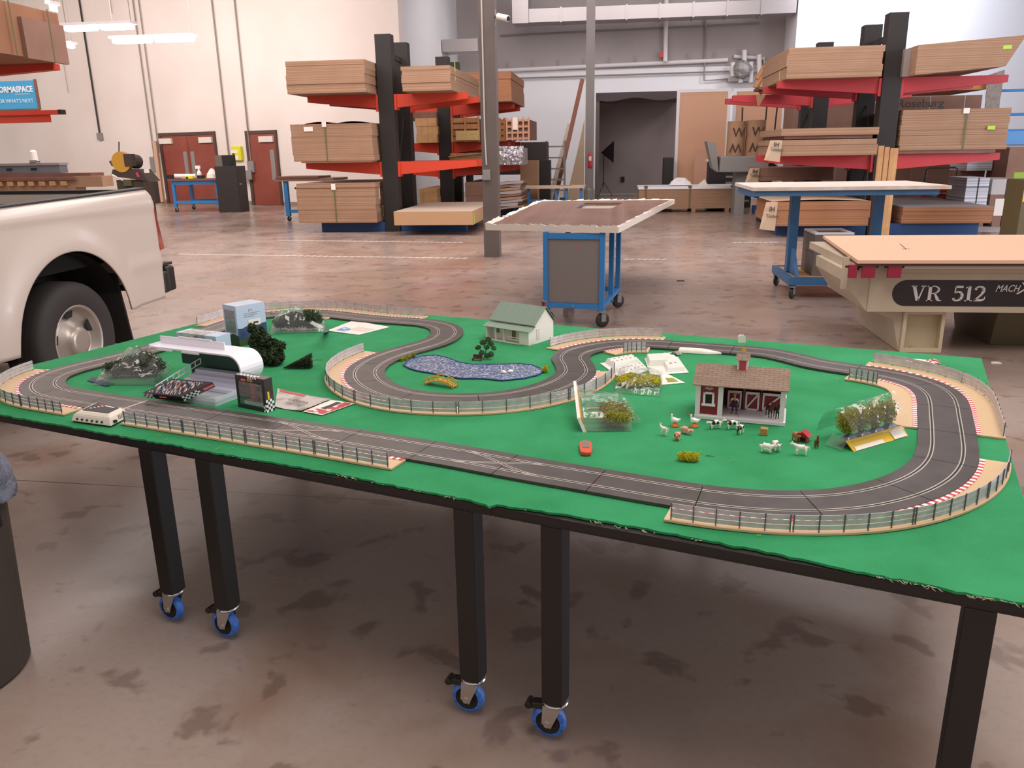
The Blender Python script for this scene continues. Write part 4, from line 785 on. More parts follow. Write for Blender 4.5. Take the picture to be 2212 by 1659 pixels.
# ============================================================ LEFT END OF THE TABLE
m_lav = mat('white_styrene', '#e6e2ea', .35); m_teal = mat('dark_green_panel', '#12463a', .4, noise_=(8, '#0e382f'))
m_frost = film('frosted_plastic', '#eef0f6', .06, .15, .30)
o = Vector((-1.735, 2.700, TZ)); e = Vector((-1.40, 2.592, TZ)); hdg = hd(o, e)
r = T('pit_building', 'white model grandstand with curved roof and dark green back wall', 'model building', o, hdg, None); SL_ = .33
P('base_tray', MB().box(0, 0, .012, SL_, .25, .016).box(0, 0, .0, SL_, .003, .030).box(SL_ - .003, .003, 0, SL_, .25, .030).box(0, .247, 0, SL_ - .003, .25, .030), m_frost, r)
mb = MB()
for i in range(4): mb.box(.045, .10 + i * .03, .017 + i * .012, SL_ - .012, .13 + i * .03, .029 + i * .012)
P('seating_step', mb, mat('translucent_step', '#cfcfe0', .3), r)
arc = [(.30 + .055 * math.sin(a_), .105 + .055 * math.cos(a_)) for a_ in [math.pi * i / 14 for i in range(12)]]
prof = [(-.10, .160)] + arc
mb = MB(); th = .006
def nrm(i):
    p = prof[max(i - 1, 0)]; q = prof[min(i + 1, len(prof) - 1)]; d = Vector((q[0] - p[0], q[1] - p[1])).normalized(); return Vector((-d.y, d.x)) * th / 2
for y0, y1 in ((.115, .235),):
    for i in range(len(prof) - 1):
        a_, b_ = nrm(i), nrm(i + 1); p, q = prof[i], prof[i + 1]
        mb.hexa([(p[0] - a_.x, y0, p[1] - a_.y), (q[0] - b_.x, y0, q[1] - b_.y), (q[0] - b_.x, y1, q[1] - b_.y), (p[0] - a_.x, y1, p[1] - a_.y), (p[0] + a_.x, y0, p[1] + a_.y), (q[0] + b_.x, y0, q[1] + b_.y), (q[0] + b_.x, y1, q[1] + b_.y), (p[0] + a_.x, y1, p[1] + a_.y)])
rf = P('curved_roof', mb, m_lav, r)
P('roof_fin', MB().box(-.10, .17, .163, .235, .174, .192).box(.0, .17, .190, .17, .174, .197), m_lav, rf)
for b6 in ((-.10, .112, .154, -.094, .235, .170), (-.06, .1125, .150, .02, .1145, .157), (.07, .1125, .150, .16, .1145, .157)): P('roof_lip', MB().box(*b6), m_lav, rf)
P('back_wall', MB().box(-.06, .228, .07, .33, .232, .155).box(-.02, .232, .001, .32, .236, .075), m_teal, r)
mb = MB(); A0 = Vector((.005, .03, .016)); A1 = Vector((.06, .21, .085)); dv = (A1 - A0); nl = Vector((0, 0, .02))
for i in range(9): p = A0 + dv * i / 8; mb.bar(p, p + nl, .003, .003)
mb.bar(A0, A1, .003, .003); mb.bar(A0 + nl, A1 + nl, .003, .003); P('stair_lattice', mb, m_lav, r)
# --- boxes of the slot cars
m_boxblk = mat('box_black', '#231f20', .3, coat=.4)
def art():
    m = bpy.data.materials.new('box_artwork'); m.use_nodes = True; nt = m.node_tree; N = nt.nodes; Lk = nt.links; b_ = N['Principled BSDF']
    tc = N.new('ShaderNodeTexCoord'); mp = N.new('ShaderNodeMapping'); mp.inputs['Scale'].default_value = (95, 16, 16); mp.inputs['Rotation'].default_value = (0, 0, .5); Lk.new(tc.outputs['Object'], mp.inputs[0])
    v = N.new('ShaderNodeTexVoronoi'); Lk.new(mp.outputs[0], v.inputs[0]); cr = N.new('ShaderNodeValToRGB'); e_ = cr.color_ramp; cols = ['#1c1718', '#2b2326', '#8f9bb0', '#241d1e', '#b9682e', '#e8e4e4', '#241d1e', '#3c4a6e']
    e_.interpolation = 'CONSTANT'
    for i, c_ in enumerate(cols):
        k = e_.elements[i] if i < 2 else e_.elements.new(i / len(cols)); k.position = i / len(cols); k.color = col(c_)
    sp = N.new('ShaderNodeSeparateColor'); Lk.new(v.outputs['Color'], sp.inputs[0]); Lk.new(sp.outputs[0], cr.inputs[0]); Lk.new(cr.outputs[0], b_.inputs['Base Color']); b_.inputs['Roughness'].default_value = .2; return m
m_art = art()
def checker(par, o, x, y, nx, ny, s, name='checker_print'):       # white squares on the black box face
    o = Vector(o); x = Vector(x).normalized(); y = Vector(y).normalized(); n = x.cross(y) * .0006; mb = MB()
    for i in range(nx):
        for j in range(ny):
            if (i + j) % 2 == 0: p = o + x * s * i + y * s * j; mb.hexa([p - n * .5, p + x * s - n * .5, p + x * s + y * s - n * .5, p + y * s - n * .5, p + n, p + x * s + n, p + x * s + y * s + n, p + y * s + n])
    return P(name, mb, m_white, par)
# lying box
tl_, bl_, br_, tr_ = at(307, 849, TZ + .040), at(392, 857, TZ + .036), at(455, 824.5, TZ + .088), at(376, 817, TZ + .082)
o = Vector((tl_.x, tl_.y, TZ)); hdg = hd(tl_, bl_); r = T('slot_car_box', 'black race car box leaning flat on the white grandstand tray', 'box', o, hdg, 'slot car boxes'); I = (Matrix.Translation(o) @ Matrix.Rotation(hdg, 4, 'Z')).inverted()
A, B, D_, E_ = I @ tl_, I @ bl_, I @ br_, I @ tr_; x = (B - A); y = (E_ - A); D_ = A + x + y * .97; E_ = A + y * .97; nn = x.cross(y).normalized(); t = nn * .026
P('carton', MB().hexa([A - t, B - t, D_ - t, E_ - t, A, B, D_, E_]), m_boxblk, r)
lp = lambda u, v, k=.0004: A + x * u + y * .97 * v + nn * k
P('printed_window', MB().hexa([lp(.06, .08, 0), lp(.86, .08, 0), lp(.86, .92, 0), lp(.06, .92, 0), lp(.06, .08), lp(.86, .08), lp(.86, .92), lp(.06, .92)]), m_art, r)
fx = x.normalized(); yy = y.normalized()
checker(r, A - t + fx * .002 + nn * .001 - yy * .0002, fx, nn, 5, 3, .008); checker(r, B - t - fx * .0 + nn * .001 + fx * .0002, yy, nn, 8, 3, .008)
lb = P('red_badge', MB().hexa([B - t + yy * .075 + nn * .006 - fx * .001, B - t + yy * .115 + nn * .006 - fx * .001, B - t + yy * .115 + nn * .02 - fx * .001, B - t + yy * .075 + nn * .02 - fx * .001] + [q + fx * .0022 for q in (B - t + yy * .075 + nn * .006, B - t + yy * .115 + nn * .006, B - t + yy * .115 + nn * .02, B - t + yy * .075 + nn * .02)]), m_red, r)
text('lettering', 'Carrera', .011, m_white, lb, frame(B - t + yy * .077 + nn * .010 + fx * .0026, yy, nn), .0002)
q = A - t + x * .42 + nn * .010 - yy * .001; lb = P('red_badge', MB().hexa([q, q + fx * .03, q + fx * .03 + nn * .009, q + nn * .009] + [k - yy * .0006 for k in (q, q + fx * .03, q + fx * .03 + nn * .009, q + nn * .009)]), m_red, r)
text('lettering', 'Carrera', .008, m_white, lb, frame(q + fx * .001 + nn * .002 - yy * .0009, fx, nn), .0002)
# standing box
a, b, c = G(515, 879), G(577, 892), G(597, 886.5); LX = (b - a).length; LY = (c - b).length; Hh = .122
r = T('slot_car_box', 'black upright race car box with clear window and checker corner', 'box', a, hd(a, b), 'slot car boxes')
P('carton', MB().box(0, 0, 0, LX, .002, .016).box(0, 0, Hh - .022, LX, .002, Hh).box(0, 0, .016, .008, .002, Hh - .022).box(LX - .014, 0, .016, LX, .002, Hh - .022).box(0, LY - .002, 0, LX, LY, Hh).box(0, .002, 0, .002, LY - .002, Hh).box(LX - .002, .002, 0, LX, LY - .002, Hh).box(.002, .002, 0, LX - .002, LY - .002, .002).box(.002, .002, Hh - .002, LX - .002, LY - .002, Hh), m_boxblk, r)
P('window_film', MB().box(.008, .0022, .016, LX - .014, .0026, Hh - .022), m_clear, r)
P('backing_card', MB().box(.010, LY - .006, .018, LX - .016, LY - .004, Hh - .024), mat('dark_backing', '#3a3433', .5, noise_=(60, '#77706f', (.55, .62))), r); P('insert', MB().box(.03, .004, .017, LX - .02, LY - .007, .03), m_white, r)
P('model_car', MB().hexa([(LX * .48, .006, .03), (LX * .62, .006, .03), (LX * .62, .016, .03), (LX * .48, .016, .03), (LX * .44, .006, .096), (LX * .58, .006, .096), (LX * .58, .016, .096), (LX * .44, .016, .096)]).ball((LX * .53, .012, .06), (.006, .005, .012)), m_red, r)
checker(r, (LX - .0135, -.0003, .0005), (1, 0, 0), (0, 0, 1), 2, 4, .007); checker(r, (LX + .0003, 0, .0005), (0, 1, 0), (0, 0, 1), max(3, int(LY / .009)), 5, .009); checker(r, (LX * .45, -.0003, Hh - .006), (1, 0, 0), (0, 0, 1), 8, 1, .006); checker(r, (.003, .004, Hh + .0003), (1, 0, 0), (0, 1, 0), 12, 2, .0085)
for x_, w_, s_, m2, z_ in ((.030, .024, 'Carrera', m_red, Hh - .019), (.062, .026, 'Evolution', mat('amber_badge', '#e8a11c', .5), Hh - .017)):
    lb = P('badge', MB().box(x_, -.0012, z_, x_ + w_, 0, z_ + .009), m2, r); text('lettering', s_, .0062, m_white if m2 is m_red else m_boxblk, lb, frame((x_ + .0015, -.0014, z_ + .0025), (1, 0, 0), (0, 0, 1)), .0002)
P('side_badge', MB().box(LX, .010, .046, LX + .001, .018, .074), m_ycard, r)
# --- leaflets
m_gp = mat('grey_white_print', '#bdb3ab', .5, noise_=(14, '#8c8079', (.45, .6))); m_rp = mat('red_print', '#b9322f', .5, noise_=(30, '#e6d8cf', (.5, .56)))
r, o_, l_ = sheet('instruction_leaflet', 'creased grey printed instruction leaflet beside the upright black box', 'leaflet', [G(594, 881), G(652, 890), G(716, 865), G(600, 842)], m_gp, [(.04, .86, .55, .98, m_red, .0003)], curl=.004)
text('lettering', 'CARRERA', .022, m_ink, o_, frame(quadpt(l_, .3, .45) + Vector((0, 0, .0075)), quadpt(l_, .9, .5) - quadpt(l_, .1, .5), (0, 1, 0)), .0001); text('lettering', 'DIGITAL', .018, m_ink, o_, frame(quadpt(l_, .32, .25) + Vector((0, 0, .0075)), quadpt(l_, .9, .5) - quadpt(l_, .1, .5), (0, 1, 0)), .0001)
sheet('instruction_leaflet', 'red and white printed leaflet sticking out to the right of the grey one', 'leaflet', [G(655, 891), G(696, 899), G(766, 874), G(716, 866)], m_paper, [(.05, .05, .95, .3, m_rp, .0003), (.35, .35, .6, .9, m_ink, .0002), (.6, .3, .97, .97, m_rp, .0003)], base=.004)
sheet('paper_sheet', 'white card with blue emblem behind the clear bag near the far track', 'paper sheet', [G(706, 715), G(775, 724), G(842, 707), G(763, 693)], m_paper, [(.18, .12, .48, .42, mat('cyan_print', '#2f86c4', .4, noise_=(60, '#d8dce4', (.5, .55))), .0004), (.45, .3, .9, .62, mat('beige_print', '#d8c4b6', .6), .0003)])
# --- bags with dark foliage
def darkbag(label, q, h, blobs, lab2, centre, seed, hcard):
    c = sum(q, Vector()) / 4; r = T('plastic_bag', label, 'bag', c, 0); P('film', bag(MB(), q, h, seed, 24, 20, .014), m_film, r, w=True); hcard(r)
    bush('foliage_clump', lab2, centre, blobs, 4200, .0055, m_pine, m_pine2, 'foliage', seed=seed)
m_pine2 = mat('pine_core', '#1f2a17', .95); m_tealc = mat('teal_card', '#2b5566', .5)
darkbag('crumpled clear bag with navy and white header card left of the grandstand', [G(200, 833), G(345, 832), G(372, 790), G(255, 778)], .105,
    [(-.07, -.01, .035, .06, .05, .032), (0, .0, .045, .07, .06, .042), (.07, .01, .04, .06, .06, .038), (.02, .05, .05, .07, .05, .045)], 'dark green foliage packed in the crumpled left bag', (292, 812), 12,
    lambda r: P('header_card', MB().hexa([G(188, 822, .001), G(229, 834, .001), G(232, 830, .001), G(196, 816, .001), G(188, 822, .003), G(229, 834, .003), G(240, 827, .014), G(200, 814, .014)]), mat('navy_card', '#27304f', .4), r, w=True))
darkbag('clear bag with teal header card lying by the far left track', [G(582, 722), G(705, 718), G(706, 694), G(592, 694)], .125,
    [(-.09, 0, .035, .05, .05, .03), (-.02, .0, .05, .07, .06, .045), (.06, .01, .055, .07, .06, .05)], 'dark foliage filling the clear bag by the far track', (645, 712), 21,
    lambda r: P('header_card', MB().hexa([G(699, 719, .001), G(710, 717, .001), G(711, 712, .001), G(701, 713, .001), G(697, 719, .085), G(708, 717, .085), G(708, 714, .085), G(698, 714, .085)]), m_tealc, r, w=True))
# --- foliage heaps
bush('pine_heap', 'heap of dark green model pine foliage in front of the tall blue box', (577, 788), [(-.03, .02, .04, .06, .05, .04), (.035, .0, .035, .045, .05, .035), (-.06, .04, .09, .03, .035, .035), (-.04, .04, .13, .028, .03, .03), (-.01, .03, .10, .03, .03, .03), (.02, .03, .085, .03, .03, .025), (.07, 0, .085, .022, .025, .02), (.05, 0, .065, .03, .03, .02), (-.07, .04, .15, .02, .02, .025)], 9500, .008, m_pine, m_pine2, 'foliage', seed=31)
a, b = G(612, 797), G(675, 793); r = T('model_pine', 'small dark conical model pine lying on its side', 'model tree', a, hd(a, b)); L = (b - a).length; rnd = random.Random(4); mb = MB()
for _ in range(1700):
    t = rnd.random() ** .6; rr = .046 * t; an = rnd.uniform(0, 2 * math.pi); k = rnd.uniform(.6, 1); p = Vector((L * t, rr * k * math.cos(an), max(.001, .004 + rr * .62 + rr * .62 * k * math.sin(an)))); u = Vector((rnd.uniform(.3, 1), math.cos(an), math.sin(an))).normalized() * .006; v = Vector((rnd.gauss(0, 1), rnd.gauss(0, 1), rnd.gauss(0, 1))).normalized() * .002; mb.quad(p - u, p - v, p + u, p + v)
P('foliage', mb, m_pine, r); P('core', MB().tube([(.004, 0, .004), (L * .97, 0, .03)], [.001, .027], 10), m_pine2, r)
P('trunk', MB().tube([(L * .95, 0, .03), (L + .02, .012, .028), (L + .045, .02, .024)], .0018, 6), m_bark, r)
# --- retail boxes
m_bxl = mat('pale_blue_box', '#b9c4da', .4, coat=.2); m_scene = mat('blue_hill_print', '#3a4c74', .4, noise_=(18, '#27345a')); m_gscene = mat('dark_green_print', '#25331f', .5, noise_=(25, '#3b4a22'))
def obox(name, label, a, b, c, H, group=None):
    r = T(name, label, 'box', a, hd(a, b), group); LX = (b - a).length; d = (Matrix.Translation(a) @ Matrix.Rotation(hd(a, b), 4, 'Z')).inverted() @ c; return r, LX, d.y
a, b, c = G(490, 742), G(518, 749), G(575, 735); r, LX, LY = obox('retail_box', 'tall pale blue box with clear side window and dark hill picture', a, b, c, .19); Hh = .192
P('carton', MB().box(0, .0, 0, LX, .002, .06).box(0, 0, .17, LX, .002, Hh).box(0, 0, .06, .010, .002, .17).box(LX - .014, 0, .06, LX, .002, .17).box(0, .002, 0, .002, LY, Hh).box(LX - .002, .002, 0, LX, LY, Hh).box(.002, LY - .002, 0, LX - .002, LY, Hh).box(0, 0, Hh, LX, LY, Hh + .001), m_bxl, r)
P('window_film', MB().box(.010, .0005, .06, LX - .014, .001, .17), m_clear, r); P('insert', MB().hexa([(.004, .02, .002), (LX - .004, .02, .002), (LX - .004, LY - .004, .002), (.004, LY - .004, .002), (.004, .03, .085), (LX - .004, .03, .085), (LX - .004, LY - .01, .11), (.004, LY - .01, .11)]), m_grey, r)
P('hill_print', MB().prism([(0, 0), (LY, 0), (LY, .095), (LY * .7, .092), (LY * .5, .086), (LY * .35, .094), (LY * .15, .083), (0, .086)], 0, .0008, M=frame((LX, 0, 0), (0, 1, 0), (0, 0, 1))), m_scene, r)
P('green_print', MB().prism([(0, 0), (LX, 0), (LX, .05), (LX * .6, .058), (LX * .3, .045), (0, .054)], 0, .0008, M=frame((0, 0, 0), (1, 0, 0), (0, 0, 1))).prism([(0, 0), (LY, 0), (LY, .03), (LY * .6, .04), (0, .035)], 0.0009, .0016, M=frame((LX, 0, 0), (0, 1, 0), (0, 0, 1))), m_gscene, r)
lb = P('white_label', MB().box(LX, LY * .38, .090, LX + .0018, LY * .80, .118), m_paper, r); P('label_mark', MB().ball((LX + .002, LY * .45, .102), (.0008, .004, .004), 8, 5).box(LX + .0015, LY * .55, .098, LX + .0022, LY * .72, .107), m_ink, lb)
text('lettering', 'JTT', .014, m_red, r, frame((LX + .0006, LY * .42, .160), (0, 1, 0), (0, 0, 1)), .0002)
for i in range(3): P('print_line', MB().box(LX, LY * .25, .150 - i * .008, LX + .0006, LY * (.82 - .1 * i), .1525 - i * .008), m_grey, r)
a, b, c = G(384, 752), G(470, 763), G(486, 752); r, LX, LY = obox('retail_box', 'small pale blue window box lying behind the grandstand roof', a, b, c, .075); Hh = .078
P('carton', MB().box(0, .004, 0, LX, LY, .012).box(0, 0, Hh - .010, LX * .1, LY, Hh).box(LX * .72, 0, .0, LX, LY, Hh).box(0, 0, 0, LX * .1, .003, Hh - .01).box(LX * .1, LY - .003, 0.012, LX * .72, LY, Hh - .006), m_bxl, r, bev=.002)
P('window_film', MB().box(LX * .1, .0, .012, LX * .72, .001, Hh).box(LX * .1, .001, Hh - .001, LX * .72, LY, Hh), m_clear, r)
for x_ in (.22, .5): P('contents', MB().ball((LX * x_ + .02, LY * .5, .036), (.012, .014, .022), 10, 7, jit=.15), m_dark, r)
P('hill_print', MB().box(LX * .72, -.0008, .004, LX + .0008, 0, .035), m_scene, r)
# ============================================================ PICKUP TRUCK
TX, TYW, TR0 = -3.52, 4.80, 5.97
m_truck = mat('white_car_paint', '#c9b8ac', .35, coat=.35); m_well = mat('wheel_well', '#15110f', 1.0); m_tyre = mat('tyre_rubber', '#2e2826', .75); m_rim = mat('steel_rim', '#a99d92', .35, .5); m_tl = mat('tail_lamp_red', '#8f1520', .15, coat=.6)
r = T('pickup_truck', 'white pickup truck bed and rear wheel parked beyond the table', 'pickup truck', (TX, TR0, 0), 0)
def ztop(Y): return 1.335 - (TR0 - Y) * .026
def xside(Y, z):
    rr = math.hypot(Y - TYW, z - .42); x = TX + .035 * math.exp(-((rr - .60) / .11) ** 2) - .05 * (z - .85) ** 2
    d = z - (ztop(Y) - .07)
    if d > 0: x -= .05 * (d / .07) ** 2
    d = Y - 5.86
    if d > 0: x -= .07 * (d / .11) ** 2
    x += .012 * math.exp(-((z - .80) / .05) ** 2) * (Y > 5.45) + .010 * math.exp(-((z - 1.22) / .03) ** 2)
    return x
def zbot(Y):
    d = abs(Y - TYW)
    if d < .58: return .43 + math.sqrt(.58 ** 2 - d * d) * .97
    return .50 if Y > TYW else .44
cols_ = [2.4 + (5.97 - 2.4) * i / 150 for i in range(151)]
def bf(u, v):
    Y = cols_[int(round(u * 150))]; zb = zbot(Y); z = zb + (ztop(Y) - zb) * v; return (xside(Y, z), Y, z)
mb = MB(); mb.grid(bf, 150, 34); P('side_panel', mb, m_truck, r, smooth=True, w=True, solid=.012)
mb = MB().grid(lambda u, v: (TX - 1.98 - (xside(2.4 + 3.57 * u, .5 + .83 * v) - TX), 2.4 + 3.57 * u, .5 + .83 * v), 30, 8); P('side_panel', mb, m_truck, r, smooth=True, w=True, solid=.012)
P('bed_liner', MB().box(TX - .14, 2.4, .85, TX - .11, 5.9, 1.315).box(TX - 1.87, 2.4, .85, TX - 1.84, 5.9, 1.315).box(TX - 1.84, 2.4, .85, TX - .14, 5.9, .88).box(TX - 1.84, 2.4, .88, TX - .14, 2.43, 1.28), m_well, r, w=True)
def rail(x0, x1): return MB().hexa([(x0, 2.4, ztop(2.4) - .012), (x1, 2.4, ztop(2.4) - .012), (x1, 5.9, ztop(5.9) - .012), (x0, 5.9, ztop(5.9) - .012), (x0, 2.4, ztop(2.4) + .018), (x1, 2.4, ztop(2.4) + .018), (x1, 5.9, ztop(5.9) + .018), (x0, 5.9, ztop(5.9) + .018)])
P('bed_rail_cap', rail(TX - .145, TX - .055), m_blk, r, w=True, bev=.008); P('bed_rail_cap', rail(TX - 1.93, TX - 1.84), m_blk, r, w=True, bev=.008)
P('tailgate', MB().box(TX - 1.84, 5.90, .60, TX - .14, 5.955, 1.31), m_truck, r, w=True, bev=.01); P('tailgate_cap', MB().box(TX - 1.83, 5.895, 1.312, TX - .15, 5.96, 1.335), m_blk, r, w=True)
P('tail_lamp', MB().hexa([(TX - .15, 5.90, .86), (TX + .004, 5.90, .87), (TX - .03, 6.02, .87), (TX - .15, 6.02, .86), (TX - .15, 5.88, 1.21), (TX - .015, 5.88, 1.21), (TX - .05, 5.99, 1.21), (TX - .15, 5.99, 1.21)]), m_tl, r, w=True, bev=.008)
P('bumper', MB().box(TX - 1.95, 5.99, .53, TX - .02, 6.11, .73).box(TX - .10, 5.90, .53, TX - .005, 5.99, .70), m_blk, r, w=True, bev=.02); P('bumper_step', MB().box(TX - 1.9, 5.985, .735, TX - .05, 6.13, .755), m_rubber, r, w=True)
P('wheel_well', MB().grid(lambda u, v: (TX - .01 - .42 * v, TYW + .575 * math.cos(math.pi * u), .40 + .585 * math.sin(math.pi * u)), 24, 3).box(TX - .45, 4.1, .3, TX - .43, 5.5, 1.0), m_well, r, w=True)
P('mud_flap', MB().hexa([(TX - .36, 5.40, .24), (TX - .015, 5.40, .24), (TX - .015, 5.415, .24), (TX - .36, 5.415, .24), (TX - .36, 5.30, .78), (TX - .01, 5.30, .78), (TX - .01, 5.315, .78), (TX - .36, 5.315, .78)]), m_rubber, r, w=True)
P('underbody', MB().box(TX - 1.7, 2.4, .42, TX - .48, 5.95, .60), m_well, r, w=True)
P('cab', MB().hexa([(TX - 1.95, .4, .45), (TX - .02, .4, .45), (TX - .02, 2.33, .45), (TX - 1.95, 2.33, .45), (TX - 1.85, .7, 1.92), (TX - .15, .7, 1.92), (TX - .15, 2.28, 1.92), (TX - 1.85, 2.28, 1.92)]), m_truck, r, w=True, bev=.05)
XR = Matrix.Rotation(R(90), 4, 'Y')
for x in (TX - .03, TX - 1.72):
    M_ = Matrix.Translation((x - .22, TYW, .40)) @ XR; tyre = P('tyre', MB().lathe([(.232, .0), (.25, .0), (.33, -.012), (.375, .0), (.392, .03), (.397, .07), (.397, .19), (.392, .225), (.375, .25), (.33, .262), (.25, .25), (.232, .24)], 44, M_), m_tyre, r, smooth=True, w=True)
    w_ = P('rim', MB().lathe([(.232, .02), (.236, .235), (.243, .25), (.236, .252), (.222, .235), (.205, .195), (.175, .178), (.145, .19), (.12, .218), (.105, .225), (.098, .245), (.085, .262), (.06, .266), (.0, .268)], 44, M_), m_rim, tyre, smooth=True, w=True); INV[w_.name] = INV[r.name]
    for k in range(5):
        a_ = R(94 + 72 * k); q = []
        for rr, da in ((.162, -.17), (.162, .17), (.205, .22), (.205, -.22)): q.append((math.cos(a_ + da) * rr, math.sin(a_ + da) * rr))
        P('vent_hole', MB().prism([(y_, z_) for y_, z_ in q], .20, .207, M=Matrix.Translation((x - .22, TYW, .40)) @ Matrix(((0, 0, 1, 0), (1, 0, 0, 0), (0, 1, 0, 0), (0, 0, 0, 1)))), m_dark, tyre, w=True)
# ============================================================ BACKGROUND HELPERS
def fx(px0, py0, px1, py1, Y): p = aty(px0, (py0 + py1) / 2, Y); q = aty(px1, (py0 + py1) / 2, Y); xm = (px0 + px1) / 2; return p.x, aty(xm, py1, Y).z, q.x, aty(xm, py0, Y).z
def bx(name, label, cat, px, Y, dep, mt, group=None, bev=0, z0=None, layers=0, **k):     # box whose front face fills a photo rectangle at depth Y
    x0, a, x1, b = fx(*px, Y)
    if z0 is not None: a = z0
    r = T(name, label, cat, ((x0 + x1) / 2, Y, a), 0, group); mb = MB(); w = x1 - x0; h = b - a
    if layers:
        rnd = random.Random(int(px[0]))
        for i in range(layers): o1 = rnd.uniform(-.015, .015); mb.box(-w / 2 + o1, rnd.uniform(0, .02), h * i / layers, w / 2 + o1, dep, h * (i + 1) / layers - .0008)
    else: mb.box(-w / 2, 0, 0, w / 2, dep, h)
    P('body' if not layers else 'boards', mb, mt, r, bev=bev); return r, w, h, dep
def strap(r, w, h, x, mt=None): P('strap', MB().box(x - .012, -.004, -.002, x + .012, -.001, h + .004), mt or m_strap, r)
def note(r, x, z, w, h, mt, y=-.006, name='paper_tag'): return P(name, MB().box(x, y, z, x + w, y + .004, z + h), mt, r)
def rackk(label, Xc, Ys, H, mtA, lv, basew, name='cantilever_rack', group='cantilever board racks', sides=(1, 1), ah=.26):
    r = T(name, label, 'storage rack', (Xc, Ys[0], 0), 0, group)
    for Y in Ys:
        y = Y - Ys[0]; p = P('post', MB().box(-.16, y, .0, .16, y + .26, H), m_blk, r, bev=.006)
        P('base_beam', MB().box(-basew, y + .02, 0.002, -.17, y + .24, .2).box(.17, y + .02, .002, basew, y + .24, .2), m_dkblue, r)
        for z, L in lv:
            for s in (-1, 1):
                if not sides[(s + 1) // 2]: continue
                P('arm', MB().hexa([(s * .165, y + .06, z - ah), (s * L, y + .06, z - ah * .46), (s * L, y + .20, z - ah * .46), (s * .165, y + .20, z - ah), (s * .165, y + .06, z), (s * L, y + .06, z), (s * L, y + .20, z), (s * .165, y + .20, z)][::1] if s > 0 else [(s * L, y + .06, z - ah * .46), (s * .165, y + .06, z - ah), (s * .165, y + .20, z - ah), (s * L, y + .20, z - ah * .46), (s * L, y + .06, z), (s * .165, y + .06, z), (s * .165, y + .20, z), (s * L, y + .20, z)]).box(s * .165, y + .02, z - ah - .04, s * .21, y + .24, z - .002), mtA, r)
    for k in range(len(Ys) - 1):
        y0 = Ys[k] - Ys[0] + .26; y1 = Ys[k + 1] - Ys[0]; P('brace', MB().bar((0, y0, H - .35), (0, y1, H - .35), .05, .1), m_rubber, r); P('cross_brace', MB().bar((.01, y0, .4), (.01, y1, 2.3), .02, .02).bar((-.01, y1, .4), (-.01, y0, 2.3), .02, .02), m_rubber, r)
    return r
# ---- left racks
XA = aty(838, 300, 16.5).x; HP = aty(824, 73, 16.5).z; zt1 = aty(850, 203, 16.5).z; zt2 = aty(860, 349, 16.5).z
rackk('nearer left rack with black posts, orange arms and navy base', XA, (16.5, 17.8), HP, m_orange, ((zt1, 1.65), (zt2, 1.8)), 1.55)
rackk('farther left rack behind it holding crates and foil wrapped goods', XA + .32, (20.6, 21.9), HP, m_orange, ((zt1, 1.75), (zt2 + .40, 1.75), (zt2 - .18, 1.75)), 1.7)
G_ = 'board stacks on the left racks'
r, w, h, d = bx('board_stack', 'tall fibreboard stack on the top left arms of the nearer left rack', 'board stack', (617, 130, 787, 203), 15.8, 2.6, m_mdf, G_, layers=7, z0=zt1 + .001)
r, w, h, d = bx('board_stack', 'large strapped fibreboard stack on the middle left arms, white tag on top', 'board stack', (630, 267, 805, 350), 16.15, 2.2, m_mdf, G_, layers=6, z0=zt2 + .03); strap(r, w, h, -.12); note(r, -w / 2 + .28, h - .14, .19, .09, m_paper); note(r, -.18, h - .06, .09, .1, m_paper)
P('base_board', MB().box(-w / 2 + .16, .02, -.029, w / 2 - .05, 3, -.001), m_mdf, r)
P('loose_sheet', MB().grid(lambda u, v: (-w / 2 + .3 + (w - .35) * u, 2.9 * v, h + .003 + .035 * abs(math.sin(u * math.pi * 2))), 14, 2), m_brown, r, solid=.003)
r, w, h, d = bx('board_stack', 'fibreboard stack on the floor level left of the nearer rack posts', 'board stack', (642, 396, 812, 487), 16.22, 2.3, m_mdf, G_, layers=9, z0=.21); strap(r, w, h, -.02); note(r, -.08, h - .13, .09, .12, m_paper); note(r, w / 2 - .01, .04, .015, .28, m_lime, .5, 'lime_tag'); note(r, w / 2, .45, .012, .35, m_paper, .3, 'shipping_label')
r, w, h, d = bx('board_stack', 'fibreboard stack with lime tag on the top right arms of the nearer left rack', 'board stack', (867, 142, 973, 199), 15.9, 3.3, m_mdf, G_, layers=6, z0=zt1 + .001); note(r, w / 2 + .001, h * .45, .012, .34, m_lime, .45, 'lime_tag')
r, w, h, d = bx('board_stack', 'low wide pale board stack on the floor right of the nearer rack posts', 'board stack', (851, 457, 1021, 487), 15.6, 2.8, mat('fresh_board', '#b08a66', .7), G_, z0=.205); note(r, w / 2 - .0, .0, .012, .22, m_lime, .15, 'lime_tag'); P('top_sheet', MB().box(-w / 2, 0, h, w / 2, 3, h + .004), mat('pale_sheet', '#b9a795', .6), r)
r, w, h, d = bx('board_stack', 'orange tinted board stack on the top right arms of the farther left rack', 'board stack', (992, 155, 1103, 190), 19.9, 2.8, m_mdf2, G_, layers=4, z0=zt1 + .001)
m_crate = mat('crate_wood', '#b07c50', .75, noise_=(5, '#9a6840')); Xb = XA + .32
def level(px0, px1, py, Y, h, z0): x0 = aty(px0, py, Y).x; x1 = aty(px1, py, Y).x; return x0, x1
